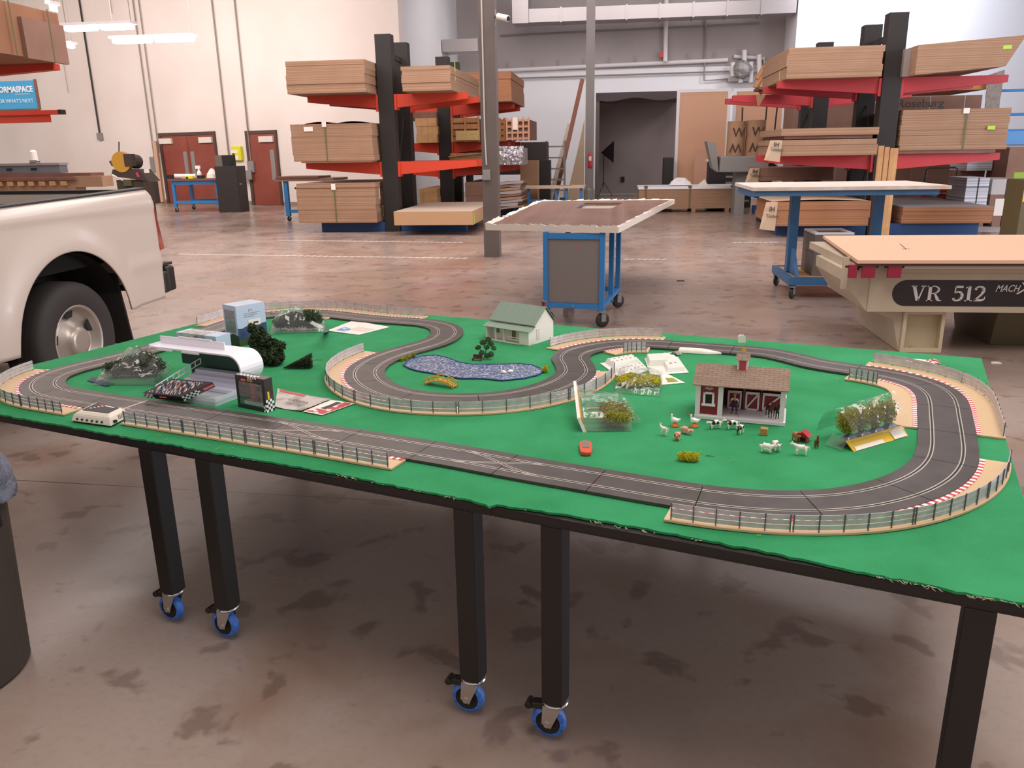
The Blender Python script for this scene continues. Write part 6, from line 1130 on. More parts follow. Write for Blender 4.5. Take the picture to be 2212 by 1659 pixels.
# ============================================================ STACKS AT THE RIGHT EDGE
x0, a, x1, b = fx(2086, 384, 2135, 440, 16.8); w = x1 - x0; r = T('sheet_bundle', 'strapped bundle of white sheets left of the grey carton', 'sheet bundle', (x0, 16.8, 0), 0); P('sheets', MB().box(0, 0, .30, w, .9, b), mat('white_sheets', '#d9d9e0', .6, stripe=(2, 28, '#a8a9b4', .1)), r); P('pallet', MB().box(0, .02, .001, w, .9, .299), m_card2, r); P('strap', MB().box(w * .5, -.003, .3, w * .5 + .02, -.0005, b + .003).box(0, -.003, b - .18, w, -.0005, b - .165), m_dark, r)
x0, a, x1, b = fx(2139, 387, 2206, 466, 16.8); w = x1 - x0; r = T('grey_carton', 'grey-white carton over brown carton with green R emblem and label', 'carton', (x0, 16.8, 0), 0); zs = aty(2170, 420, 16.8).z; P('lower_carton', MB().box(0, 0, .12, w, 1, zs - .001), m_card2, r); P('upper_carton', MB().box(0, 0, zs, w, 1, b), mat('pale_grey_carton', '#b9b4b2', .7), r); P('bearer', MB().box(.1, .0, .001, .25, .9, .119).box(w - .25, 0, .001, w - .1, .9, .119), m_card2, r)
text('emblem', 'R', .30, mat('emblem_green', '#3f7a3a', .6), r, frame((w * .66, -.004, zs + .03), (1, 0, 0), (0, 0, 1)), .002, 1, .01); P('shipping_label', MB().box(w * .18, -.006, .22, w * .64, -.002, zs - .08), m_paper, r); P('strap', MB().box(w * .46, -.004, .12, w * .49, -.0005, b), m_dark, r)
x0, a, x1, b = fx(2112, 322, 2168, 384, 18.0); w = x1 - x0; r = T('sheet_bundle', 'tall white sheet stack above the strapped bundle', 'sheet bundle', (x0, 18.5, 0), 0); P('sheets', MB().box(0, 0, 1.02, w, .9, b), bpy.data.materials['white_sheets'], r); P('support', MB().box(0, .3, .001, w, .9, 1.019), m_card2, r)
bx('brown_carton', 'brown carton with green band at the right edge of the picture', 'carton', (2174, 318, 2240, 420), 17.9, .9, m_card2, z0=.001)
x0, a, x1, b = fx(2190, 372, 2240, 392, 17.89); P('green_band', MB().box(x0 - bpy.data.objects['brown_carton'].location.x, -.004, a, x1 - bpy.data.objects['brown_carton'].location.x, -.001, b), mat('leaf_green_print', '#8fae2a', .6), bpy.data.objects['brown_carton'])
bx('olive_bin', 'olive bin with yellow sticker cut by the right picture edge', 'bin', (2204, 388, 2260, 520), 14.2, .6, mat('olive_paint', '#5d5236', .5), z0=.001)
P('yellow_sticker', MB().box(-.19, -.004, .65, -.1, -.001, .95), m_ycard, bpy.data.objects['olive_bin'])
r = T('scissor_lift', 'blue scissor lift platform at the right picture edge', 'lift', (aty(2180, 300, 17.5).x, 19.6, 0), 0); x = 0; k = 19.6 / 17.5
zz = [aty(2195, py, 19.6).z for py in (195, 247, 282, 312)]; m_lb = mat('lift_blue', '#3f86c4', .45)
P('guard_rail', MB().tube([(.35, 0, .8), (.35, 0, zz[0] - .1), (.45, 0, zz[0]), (2.2, 0, zz[0])], .03, 8).cyl((.35, 0, zz[1]), (2.2, 0, zz[1]), .03, 8).cyl((.35, 0, zz[2]), (2.2, 0, zz[2]), .03, 8), m_lb, r); P('platform', MB().box(.2, -.1, zz[3], 2.3, .8, zz[3] + .28), m_lb, r); P('scissor_base', MB().box(.5, 0, .001, 2.2, .8, zz[3] - .001), m_grey, r)
# orange pallet jack with black loop
r = T('orange_cart', 'orange-red cart with black loop handle behind the tall table', 'cart', aty(2040, 430, 18.2), 0); r.location.z = 0; L0 = r.location.copy(); INV[r.name] = Matrix.Translation(L0).inverted(); m_ored = mat('orange_red', '#d2452c', .4)
za_, zb_ = aty(2040, 402, 18.2).z, aty(2040, 428, 18.2).z
P('tray', MB().box(-.45, 0, zb_ + .12, .42, .8, za_), m_ored, r, bev=.02); P('lower_tray', MB().box(-.2, -.05, zb_ - .12, .42, .8, zb_ + .05), m_ored, r); P('base', MB().box(-.4, .0, .001, .4, .7, zb_ - .13), m_dark, r)
P('loop_handle', MB().tube([(-.46, -.04, za_), (-.44, -.04, aty(2040, 366, 18.2).z), (-.38, -.04, aty(2040, 362, 18.2).z), (.12, -.04, aty(2040, 362, 18.2).z), (.17, -.04, aty(2040, 366, 18.2).z), (.16, -.04, zb_)], .016, 8), m_blk, r)
P('green_hose', MB().tube([(-.15 + .08 * i, -.12 + .03 * (-1) ** i, zb_ - .02 + .05 * math.sin(i * 2.2)) for i in range(8)], .018, 6), mat('hose_green', '#2c5a4a', .5), r)
TP('floor_sheet', 'large pale sheet lying on the floor right of the right rack', 'sheet', MB().prism([(0, 0), (1.25, -.25), (1.3, 1.9), (.6, 2.0)], 0, .01), mat('pale_floor_sheet', '#b9b3b4', .5), loc=at(2100, 500), rz=R(2))
# ============================================================ TALL BLUE TABLE (right)
pn = at(1736, 646); pf = at(1676, 616); yn, yf = pn.y, pf.y; zt_ = aty(1700, 404, yn - .05).z; r = T('tall_blue_table', 'tall blue steel worktable with white top and wooden lower deck', 'table', (pn.x, yn, 0), 0); m_btab = mat('table_blue', '#31628f', .45, noise_=(6, '#3a6c99'))
xl = aty(1627, 408, yn - .1).x; xr2 = aty(2057, 398, yn - .1).x; xfl = aty(1580, 397, yf + .35).x
P('top_board', MB().hexa([(xl, yn - .1, zt_ - .035), (xr2, yn - .1, zt_ - .035), (xr2 + .0, yf + .3, zt_ - .035), (xl, yf + .3, zt_ - .035), (xl, yn - .1, zt_), (xr2, yn - .1, zt_), (xr2, yf + .3, zt_), (xl, yf + .3, zt_)]), mat('whitewashed_top', '#d9cfc9', .6, noise_=(6, '#c9b9aa')), r, w=True)
P('top_frame', MB().box(xl + .03, yn - .07, zt_ - .09, xr2 - .1, yn - .02, zt_ - .036).box(xl + .03, yf + .2, zt_ - .11, xr2 - .1, yf + .25, zt_ - .036).box(xl + .03, yn - .02, zt_ - .11, xl + .08, yf + .2, zt_ - .036).box(xr2 - .15, yn - .02, zt_ - .11, xr2 - .1, yf + .2, zt_ - .036), m_btab, r, w=True)
ym_ = (yn + yf) / 2; lx = aty(1712, 500, ym_).x; rx = aty(1893, 480, ym_).x
for x in (lx, rx): P('leg', MB().box(x - .045, ym_ - .06, .24, x + .045, ym_ + .06, zt_ - .111).hexa([(x - .02, ym_ - .40, .24), (x + .02, ym_ - .40, .24), (x + .02, ym_ - .07, .24), (x - .02, ym_ - .07, .24), (x - .02, ym_ - .12, .5), (x + .02, ym_ - .12, .5), (x + .02, ym_ - .061, .5), (x - .02, ym_ - .061, .5)]), m_btab, r, w=True)
xb0, xb1 = lx - .10, rx + .12
P('deck_frame', MB().box(xb0, yn - .02, .15, xb1, yn + .03, .235).box(xb0, yf - .03, .15, xb1, yf + .02, .235).box(xb0, yn + .03, .15, xb0 + .05, yf - .03, .235).box(xb1 - .05, yn + .03, .15, xb1, yf - .03, .235), m_btab, r, w=True); P('wooden_deck', MB().box(xb0 + .05, yn + .03, .19, xb1 - .05, yf - .03, .225), m_wood, r, w=True)
def smallcaster(par, x, y, w=True, rr=.06, name='caster', ang=R(-35)):
    M_ = Matrix.Translation((x, y, 0)) @ Matrix.Rotation(ang, 4, 'Z')
    m = MB().cyl((0, 0, rr * 2 + .004), (0, 0, rr * 2 + .02), .04, 10)
    for s in (-1, 1): m.box(s * .022 - .0025, -.012, rr * .8, s * .022 + .0025, .035, rr * 2 + .004)
    m.box(-.025, -.012, rr * 2, .025, .035, rr * 2 + .004)
    c = P(name, m.xf(M_), m_grey, par, w=w)
    X = M_ @ Matrix.Translation((0, .01, rr)) @ Matrix.Rotation(R(90), 4, 'Y'); m = MB().lathe([(0, -.017), (rr * .5, -.017), (rr * .9, -.015), (rr, -.008), (rr, .008), (rr * .9, .015), (rr * .5, .017), (0, .017)], 18, X); P('caster_wheel', m, m_tyre, c, smooth=True, w=w)
for x in (xb0 + .05, xb1 - .05):
    for y in (yn + .02, yf - .02): smallcaster(r, x, y)
p = aty(1718, 590, yn + .3); x1_ = aty(1832, 560, yn + .3).x; z1_ = aty(1770, 503, yn + .3).z; cq = at(1753, 596, .227); r = T('steel_cabinet', 'grey steel cabinet with open framed top on the deck of the tall blue table', 'cabinet', (cq.x, cq.y, .227), 0); w = .40; hh = zat(cq.x, cq.y, 503) - .227; m_cab = mat('cabinet_grey', '#716863', .45, .2)
P('body', MB().box(0, 0, 0, w, .52, hh - .02), m_cab, r); P('drawer_front', MB().box(-.004, .01, .02, -.001, .51, hh * .52).box(-.004, .01, hh * .54, -.001, .51, hh - .03), m_cab, r); P('top_frame', MB().box(0, 0, hh - .02, w, .06, hh).box(0, .46, hh - .02, w, .52, hh).box(0, .06, hh - .02, .05, .46, hh).box(w - .05, .06, hh - .02, w, .46, hh), m_white, r)
# ============================================================ CNC ROUTER
m_cn = mat('cnc_beige', '#c0b29d', .45, noise_=(2, '#b3a58f')); m_cnd = mat('cnc_label', '#241c1e', .35); m_top = mat('peach_spoilboard', '#dcb294', .7)
Yf = at(1995, 762).y; r = T('cnc_router', 'beige CNC router table with peach board top and dark name band', 'machine', (aty(1878, 660, Yf - .1).x, Yf, 0), 0); X0 = r.location.x; q = lambda px, py, Y: aty(px, py, Y)
zb0 = q(2000, 671, Yf).z; zb1 = q(2000, 585, Yf).z; XE = X0 + 3.4; fl_ = Yf - .06; bk = Yf + 1.15
P('frame_body', MB().box(X0, fl_, zb0, XE, bk, zb1).hexa([(X0 - .17, fl_ + .1, zb0 + .22), (X0 - .001, fl_ + .02, zb0), (X0 - .001, bk - .1, zb0), (X0 - .17, bk - .2, zb0 + .22), (X0 - .17, fl_ + .1, zb1), (X0 - .001, fl_ + .02, zb1), (X0 - .001, bk - .1, zb1), (X0 - .17, bk - .2, zb1)]), m_cn, r, w=True)
P('end_fin', MB().box(q(1820, 590, Yf).x, Yf - .0, q(1826, 624, Yf).z, q(1832, 590, Yf).x, Yf + .03, q(1826, 556, Yf).z), m_cn, r, w=True)
zt0 = q(1900, 562, Yf - .22).z; xn = q(1853, 562, Yf - .22).x
yfr = at(1990, 508, zt0).y
xq = at(1776, 508, zt0).x
def tb(z0, z1, k): return MB().hexa([(xn + k, Yf - .22 + k, z0), (XE, Yf - .22 + k, z0), (XE, yfr - k, z0), (xq + k, yfr - k, z0), (xn + k, Yf - .22 + k, z1), (XE, Yf - .22 + k, z1), (XE, yfr - k, z1), (xq + k, yfr - k, z1)])
P('top_board', tb(zt0 - .025, zt0, 0), m_top, r, w=True); P('under_rail', tb(zt0 - .045, zt0 - .026, .012), mat('dark_brown_rail', '#4d3630', .5), r, w=True)
P('front_rail', MB().box(q(1949, 575, Yf - .15).x, Yf - .17, q(2000, 581, Yf - .17).z, XE, Yf - .1, q(2000, 571, Yf - .17).z), mat('pale_rail', '#cdbcaa', .4), r, w=True)
P('bed_support', MB().box(X0 - .12, Yf - .1, zb1 + .001, XE, yfr - .1, zt0 - .046), m_cn, r, w=True)
P('top_score_mark', MB().bar((q(1940, 0, 1).x * 0 + at(1944, 527, zt0).x, at(1944, 527, zt0).y, zt0 + .0008), (at(1957, 538, zt0).x, at(1957, 538, zt0).y, zt0 + .0008), .006, .001).cbox(at(1957, 538, zt0).x, at(1957, 538, zt0).y, zt0 + .0008, .06, .012, .001), m_dark, r, w=True)
for pa, pb in ((1833, 1849), (1862, 1888), (1918, 1944)):
    a_ = q(pa, 570, Yf - .18); b_ = q(pb, 600, Yf - .18); P('red_stop', MB().box(a_.x, Yf - .20, b_.z, b_.x, Yf - .175, a_.z - .004), mat('stop_red', '#8f1d38', .3) if 'stop_red' not in bpy.data.materials else bpy.data.materials['stop_red'], r, w=True, bev=.004)
    P('stop_bracket', MB().box(a_.x - .02, Yf - .19, zt0 - .06, b_.x + .02, Yf - .172, zt0 - .046), m_dark, r, w=True)
mb = MB()
for i in range(7): mb.box(xn + (xq - xn) * (i * .12 + .06) - .0, Yf - .1 + i * .16, zt0 - .09, xn + (xq - xn) * (i * .12 + .06) + .04, Yf - .04 + i * .16, zt0 - .046)
P('edge_clips', mb, m_tan, r, w=True)
fx0, fx1 = q(1951, 700, Yf).x, q(2041, 700, Yf).x
P('foot', MB().box(fx0, Yf, .002, fx1, Yf + .02, .035).box(fx0, Yf, .035, fx0 + .025, Yf + .02, zb0 - .03).box(fx1 - .025, Yf, .035, fx1, Yf + .02, zb0 - .03).box(fx0, Yf, zb0 - .03, fx1, Yf + .02, zb0 - .001).box(fx0 + .002, Yf + .10, .002, fx1 - .002, Yf + 1.1, zb0 - .001).box(fx0, Yf + .02, .002, fx0 + .012, Yf + .10, zb0 - .001).box(fx1 - .012, Yf + .02, .002, fx1, Yf + .10, zb0 - .001).box(fx0 + .01, Yf + .02, .002, fx1 - .01, Yf + .1, .015), mat('foot_beige', '#cbbb9e', .5), r, w=True)
P('side_plinth', MB().hexa([(fx0 - .06, Yf + .06, .25), (fx0 - .002, Yf + .03, .003), (fx0 - .002, Yf + 1.08, .003), (fx0 - .06, Yf + 1.08, .2), (X0 + .02, Yf + .06, zb0 - .001), (fx0 - .002, Yf + .03, zb0 - .001), (fx0 - .002, Yf + 1.08, zb0 - .001), (X0 + .02, Yf + 1.08, zb0 - .001)]), m_cn, r, w=True); P('far_foot', MB().hexa([(q(2185, 700, Yf).x, Yf + .3, .002), (XE, Yf + .3, .002), (XE, Yf + 1, .002), (q(2185, 700, Yf).x, Yf + 1, .002), (q(2170, 680, Yf).x, Yf + .1, zb0 - .001), (XE, Yf + .1, zb0 - .001), (XE, Yf + 1, zb0 - .001), (q(2170, 680, Yf).x, Yf + 1, zb0 - .001)]), mat('olive_foot', '#6b614c', .5), r, w=True)
P('valve_scrap', MB().ball((fx0 + .1, Yf + .05, .03), (.02, .02, .015), 8, 6, jit=.2), m_wood, r, w=True)
l0 = q(1927, 634, fl_); lt = q(2000, 605, fl_).z; lb_ = q(2000, 661, fl_).z; rr = (lt - lb_) / 2; pts = [(l0.x + rr - rr * math.cos(a_), (lt + lb_) / 2 + rr * math.sin(a_)) for a_ in [-math.pi / 2 + math.pi * i / 14 for i in range(15)]]
pl = [(x, z) for x, z in pts] + [(XE - .05, lt), (XE - .05, lb_)]
nb_ = P('name_band', MB().add([(x, fl_ - .003, z) for x, z in pl] + [(x, fl_ - .0003, z) for x, z in pl], [tuple(range(len(pl))), tuple(reversed(range(len(pl), 2 * len(pl))))]), m_cnd, r, w=True)
m_sil = mat('silver_print', '#cfc8c6', .35); I_ = INV[r.name]
# serif capitals and digits as outlines: V R 5 1 2, one unit high
def glyph(par, ox, strokes, H_):
    mb = MB()
    for s in strokes:
        for (x0_, z0_, w0), (x1_, z1_, w1) in zip(s[:-1], s[1:]):
            d = Vector((x1_ - x0_, 0, z1_ - z0_)); n = Vector((-d.z, 0, d.x)).normalized() if d.length > 0 else Vector((1, 0, 0))
            a_ = Vector((ox + x0_ * H_, 0, z0_ * H_)); b_ = Vector((ox + x1_ * H_, 0, z1_ * H_)); n0 = n * w0 * H_ / 2; n1 = n * w1 * H_ / 2; o_ = Vector((0, fl_ - .0045, zg)); t_ = Vector((0, .0014, 0))
            mb.hexa([a_ - n0 + o_, b_ - n1 + o_, b_ - n1 + o_ + t_, a_ - n0 + o_ + t_, a_ + n0 + o_, b_ + n1 + o_, b_ + n1 + o_ + t_, a_ + n0 + o_ + t_])
    P('letter', mb, m_sil, par, w=True)
zg = q(2000, 650, fl_).z; HG = q(2000, 617, fl_).z - zg; gx = lambda px: q(px, 634, fl_).x
sf = .06
glyph(nb_, gx(1968), [[(.14, .97, .2), (.42, .03, .2)], [(.74, .97, .07), (.46, .03, .09)], [(-.02, .97, sf), (.32, .97, sf)], [(.58, .97, sf), (.88, .97, sf)]], HG)
glyph(nb_, gx(2001), [[(.2, 0, .2), (.2, 1, .2)], [(.02, .03, sf), (.4, .03, sf)], [(.02, .97, sf), (.5, .97, sf), (.68, .88, .1), (.74, .74, .17), (.66, .58, .1), (.5, .5, sf), (.28, .5, sf)], [(.5, .5, .1), (.72, .1, .2), (.82, .03, .08), (.95, .04, .05)]], HG)
glyph(nb_, gx(2057), [[(.62, .93, .14), (.18, .93, .14)], [(.18, .97, .07), (.14, .54, .07)], [(.14, .54, .07), (.34, .62, .1), (.54, .54, .16), (.62, .34, .2), (.52, .12, .15), (.32, .03, .1), (.12, .08, .12), (.08, .2, .16)]], HG)
glyph(nb_, gx(2082), [[(.3, 0, .2), (.3, .97, .2)], [(.06, .03, sf), (.54, .03, sf)], [(.08, .86, .06), (.3, .97, .08)]], HG)
glyph(nb_, gx(2103), [[(.08, .74, .16), (.14, .9, .12), (.34, .96, .1), (.54, .88, .17), (.6, .7, .2), (.48, .45, .14), (.24, .2, .1), (.08, .06, .08)], [(.06, .07, .14), (.5, .07, .14), (.66, .12, .1), (.7, .3, .05)]], HG)
text('lettering', 'MACH', HG * .62, m_sil, nb_, I_ @ frame((gx(2148), fl_ - .0045, q(2000, 629, fl_).z), (1, 0, 0), (0, 0, 1)), .0006, .80, .0005, .35); text('lettering', 'X', HG * 1.1, m_sil, nb_, I_ @ frame((gx(2193), fl_ - .0045, q(2000, 634, fl_).z), (1, 0, 0), (0, 0, 1)), .0006, 1.3, .0, .25)
# ============================================================ CENTRE WORK TABLE
pl_, pn_, pf_ = at(1180, 702), at(1299, 707), at(1326, 664); u = (pn_ - pl_); W = u.length; hdg = hd(pl_, pn_); v_ = pf_ - pn_; D = (Matrix.Rotation(-hdg, 4, 'Z') @ v_).y
zt_ = zat(pn_.x, pn_.y, 502); m_bt = mat('bench_blue', '#2d77b5', .45)
r = T('work_table', 'blue wheeled work table with grey end panel under a veneered board', 'table', pl_, hdg)
for x, y in ((0, 0), (W, 0), (W, D), (0, D), (W, D * .55)): P('leg', MB().cbox(x, y, (zt_ + .14) / 2, .045, .045, zt_ - .14), m_bt, r)
P('end_panel', MB().box(.024, -.004, .22, W - .024, .004, zt_ - .01), mat('panel_grey', '#7c7370', .45, .1), r); P('crossbar', MB().box(.024, -.022, .17, W - .024, .02, .215).box(.024, D - .02, .17, W - .024, D + .02, .215), m_bt, r); P('panel_bolt', MB().cyl((W / 2, -.023, .192), (W / 2, -.030, .192), .012, 10), m_grey, r)
P('side_rail', MB().box(W - .02, .024, .17, W + .02, D - .024, .21).box(-.02, .024, .17, .02, D - .024, .21), m_bt, r); P('top_rail', MB().box(.024, -.02, zt_ - .06, W - .024, .02, zt_ - .011).box(.024, D - .02, zt_ - .06, W - .024, D + .02, zt_ - .011), m_bt, r)
text('lettering', 'F', .075, mat('faded_pink', '#a8616a', .6), r, frame((W * .52, -.006, zt_ - .16), (1, 0, 0), (0, 0, 1)), .0005, 1, .001)
for x, y in ((.0, .0), (W, 0), (W, D), (0, D)): smallcaster(r, x, y, w=False, rr=.068, ang=R(-50))
A, B, C_, D_ = at(1050, 489, zt_ + .035), at(1335, 495, zt_ + .035), at(1456, 434, zt_ + .09), at(1165, 437, zt_ + .035)
r = T('veneered_board', 'brown veneered board with paper wrapped edges and cut-out on the work table', 'board', (A.x, A.y, zt_ + .001), 0); t3 = lambda p, dz: (p.x, p.y, p.z + dz)
mq = lambda u_, v__: A.lerp(B, u_).lerp(D_.lerp(C_, u_), v__)
m_ven = mat('walnut_veneer', '#7d5a4c', .35, noise_=(1.6, '#6b4a40'), stripe=(0, 6, '#86655a', .3)); mb = MB(); hu0, hu1, hv0, hv1 = .40, .68, .62, .88
def slab(mb, u0, v0, u1, v1, z0=0, z1=.012): return mb.hexa([t3(mq(u0, v0), z0), t3(mq(u1, v0), z0), t3(mq(u1, v1), z0), t3(mq(u0, v1), z0), t3(mq(u0, v0), z1), t3(mq(u1, v0), z1), t3(mq(u1, v1), z1), t3(mq(u0, v1), z1)])
for q4 in ((0, 0, 1, hv0), (0, hv1, 1, 1), (0, hv0, hu0, hv1), (hu1, hv0, 1, hv1)): slab(mb, *q4)
P('veneer', mb, m_ven, r, w=True); P('cutout_base', slab(MB(), hu0, hv0, hu1, hv1, -.03, -.022), mat('grey_base', '#a39384', .6), r, w=True)
mb = MB(); rnd = random.Random(6)
for e0, e1, n in ((A, B, 26), (B, C_, 22), (C_, D_, 20), (D_, A, 16)):
    nn_ = Vector((-(e1 - e0).y, (e1 - e0).x, 0)).normalized()
    for i in range(n):
        p0 = e0.lerp(e1, i / n); p1 = e0.lerp(e1, (i + 1) / n); k0 = rnd.uniform(.0, .03); k1 = rnd.uniform(0, .03)
        mb.hexa([t3(p0 - nn_ * .006, -.034), t3(p1 - nn_ * .006, -.034), t3(p1 + nn_ * .0, -.034), t3(p0 + nn_ * .0, -.034), t3(p0 - nn_ * .01, .014 + k0), t3(p1 - nn_ * .01, .014 + k1 * .6), t3(p1 + nn_ * (.02 + k1), .016), t3(p0 + nn_ * (.02 + k0), .016)])
P('paper_edge', mb, mat('masking_paper', '#d8cbbf', .8), r, w=True); 
# small bench with cut-out top in the distance
p = at(1170, 447); Yb = 21.4
x0 = aty(1128, 404, Yb).x; x1 = aty(1262, 404, Yb).x; zt2_ = aty(1190, 404, Yb).z; r = T('small_bench', 'distant pale topped bench with blue legs left of the tall column', 'table', (x0, Yb, 0), 0); w = x1 - x0; xs = .28
P('bench_top', MB().hexa([(0, 0, zt2_ - .04), (w, 0, zt2_ - .04), (w, 1.2, zt2_ - .04), (0, 1.2, zt2_ - .04), (0, 0, zt2_), (w, 0, zt2_), (w, 1.2, zt2_), (0, 1.2, zt2_)]), mat('pale_ply', '#cfb59b', .6), r); P('cutout', MB().box(w * .55, .6, zt2_ + .0005, w * .78, .95, zt2_ + .002), m_brown, r)
for x in (.12, .85, w - .5, w - .12): P('leg', MB().box(x, .1, .001, x + .07, .17, zt2_ - .041), m_bt, r); 
P('stretcher', MB().box(.19, .1, .28, .85, .16, .34).box(.92, .9, .28, w - .5, .96, .34), m_bt, r)
# wooden beam end etc. of the bench behind the left rack
x0 = aty(592, 388, 19.2).x; x1 = aty(720, 388, 19.2).x; zt3 = aty(640, 386, 19.2).z; r = T('blue_bench', 'blue wheeled bench with red-brown boards behind the lower left board stack', 'table', (x0, 19.2, 0), 0); w = x1 - x0; fx_ = aty(610, 400, 19.2).x - x0
P('bench_top', MB().box(0, 0, zt3 - .06, w, 1.1, zt3), mat('brown_top', '#8b6a5b', .6), r); P('top_boards', MB().box(.05, -.02, zt3 + .001, w * .75, .9, zt3 + .05), m_brown, r); P('leg', MB().box(fx_, .05, .12, fx_ + .1, .15, zt3 - .061), m_bt, r); P('leg', MB().box(w - .3, .05, .12, w - .2, .15, zt3 - .061), m_bt, r); P('stretcher', MB().box(fx_ + .1, .07, .2, w - .3, .13, .28).box(fx_ + .1, .5, .75, w - .3, .56, .8), m_bt, r)
for x in (fx_ + .05, w - .25): smallcaster(r, x, .1, w=False)
bx('grey_box', 'grey wall box low between the two doors', 'wall box', (517, 368, 543, 388), onw(543, 400).y - .22, .12, m_grey)
r = bpy.data.objects['grey_box']
# yellow first aid box between the doors
p = onw(516, 332, .1); a_ = onw(507, 332, .1); b_ = onw(527, 332, .1); r = T('first_aid_unit', 'yellow and white wall unit between the two doors', 'wall unit', p, math.atan2(wdir.y, wdir.x)); w = (b_ - a_).length; zt4 = zat(p.x, p.y, 316) - p.z; zb4 = zat(p.x, p.y, 347) - p.z; m_yel = mat('safety_yellow', '#d4d21f', .5)
P('case', MB().box(-w / 2, -.02, zb4, w / 2, .09, zt4), m_yel, r, bev=.02); P('white_panel', MB().box(-w / 2 + .03, -.03, zb4 + .02, w / 2 - .12, -.021, zb4 + .16).box(-w / 2 - .0, -.03, zt4 - .22, w / 2 - .12, -.021, zt4 - .12), m_paper, r); P('dark_mark', MB().box(-w / 2 + .05, -.032, zb4 + .17, -w / 2 + .14, -.0211, zb4 + .24), m_ink, r)
# wooden post against wall
p = at(352, 441); TP('wooden_post', 'tall narrow timber post leaning on the wall left of the double doors', 'post', MB().bar((0, 0, 0.06), tuple(onw(341, 306, .12) - Vector((p.x, p.y, 0))), .13, .13, up=(0, 1, 0)), mat('weathered_post', '#b38f78', .7), loc=(p.x, p.y, .001))
# blue bench at the doors
Yq = at(377, 458).y; x0 = aty(363, 386, Yq).x; x1 = aty(472, 386, Yq).x; zt5 = aty(400, 386, Yq).z; r = T('blue_bench', 'blue wheeled bench cluttered with tools before the double doors', 'table', (x0, Yq, 0), 0); w = x1 - x0
P('bench_top', MB().box(0, -.05, zt5 - .06, w, 1.2, zt5), m_brown, r); P('rail', MB().box(.08, 0, zt5 - .17, w, .08, zt5 - .061).box(.16, 0, .24, w - .12, .07, .32).box(.16, 1.0, .24, w - .12, 1.06, .32), m_bt, r)
for x, y in ((.08, 0), (.08, 1.0), (w - .12, 0), (w - .12, 1.0)): P('leg', MB().box(x, y, .14, x + .08, y + .08, zt5 - .172), m_bt, r); smallcaster(r, x + .04, y + .04, w=False)
def lay(name, label, cat, px, py, mb, mt, g=None, Y=None): p = aty(px, py, (Y or Yq) + .25); TP(name, label, cat, mb, mt, loc=(p.x, p.y - (.24 if cat == 'tool' else 0), zt5 + .001), group=g)
lay('paper_roll', 'white paper roll lying on the cluttered blue bench', 'roll', 398, 380, MB().cyl((-.3, 0, .07), (.34, .05, .06), .065, 12), m_paper); lay('spray_bottle', 'white spray bottle standing on the cluttered blue bench', 'bottle', 431, 380, MB().lathe([(0, 0), (.06, 0), (.065, .15), (.03, .22), (.025, .27), (0, .27)], 12).box(-.09, -.025, .27, .05, .025, .36), m_white); lay('white_cone', 'white cone shaped bag at the right end of the cluttered bench', 'bag', 459, 380, MB().lathe([(0, 0), (.17, 0), (.15, .12), (.05, .26), (0, .28)], 12), m_paper)
for i, (px, mt, lb) in enumerate(((410, m_wood, 'small tan block'), (420, m_yel, 'small yellow tool'), (443, m_dark, 'small dark tool'), (377, m_dark, 'flat dark tool'))): lay('hand_tool', lb + ' on the cluttered blue bench', 'tool', px, 384, MB().box(-.1, -.05, 0, .1, .05, .05 + .02 * i), mt, 'small tools on the bench')
# black cabinet with silver box
p0_ = at(474, 459); p1_ = at(524, 458); Yc = p0_.y; zt6 = aty(495, 359, Yc).z; r = T('black_cabinet', 'tall matt black cabinet before the wall between the doors', 'cabinet', (p0_.x, Yc, 0), 0); w = p1_.x - p0_.x; P('body', MB().box(0, 0, .001, w, .6, zt6), mat('matt_black', '#2b2422', .7), r, bev=.01); P('latch', MB().box(w, .1, zt6 * .6, w + .05, .14, zt6 * .63), m_grey, r)
zt7 = aty(480, 335, Yc).z; x7 = aty(465, 346, Yc + .1).x; x8 = aty(497, 346, Yc + .1).x; TP('silver_box', 'small silver and black box on top of the black cabinet', 'box', MB().box(0, 0, 0, (x8 - x7) * .45, .35, zt7 - zt6 - .003, 0).box((x8 - x7) * .45 + .001, 0, 0, x8 - x7, .35, zt7 - zt6 - .003, 1), [mat('brushed_silver', '#8d837c', .25, .8), m_dark], loc=(x7, Yc + .1, zt6 + .002))
# chop saw heap
Ys = 18.5; p = aty(285, 400, Ys); r = T('chop_saw', 'old yellow and black chop saw on a dark stand behind the truck', 'saw', (p.x, Ys, 0), 0); g = lambda px, py: aty(px, py, Ys) - Vector((p.x, 0, 0)); m_saw = mat('saw_iron', '#3d302a', .6); k = lambda *a: (g(*a).x, 0, g(*a).z)
c = k(262, 350); P('blade_guard', MB().cyl((c[0], -.02, c[2]), (c[0], .12, c[2]), .24, 20), mat('saw_yellow', '#b98a2f', .5), r); P('motor', MB().cyl((c[0] + .12, .12, c[2] + .02), (c[0] + .12, .45, c[2]), .17, 14).box(c[0] + .10, -.04, c[2] - .1, c[0] + .3, .12, c[2] + .18), m_saw, r)
P('saw_body', MB().hexa([k(240, 380), k(322, 392), tuple(Vector(k(322, 392)) + Vector((0, .5, 0))), tuple(Vector(k(240, 380)) + Vector((0, .5, 0))), k(243, 366), k(300, 366), tuple(Vector(k(300, 366)) + Vector((0, .5, 0))), tuple(Vector(k(243, 366)) + Vector((0, .5, 0)))]), m_saw, r); P('stand', MB().box(k(250, 400)[0], .05, .001, k(315, 400)[0], .3, k(280, 389)[2]), mat('dark_stand', '#3b352a', .8), r); P('green_drum', MB().box(k(268, 400)[0], -.02, k(268, 402)[2], k(285, 400)[0], .04, k(270, 388)[2]), mat('olive_drum', '#4d4a2f', .6), r)
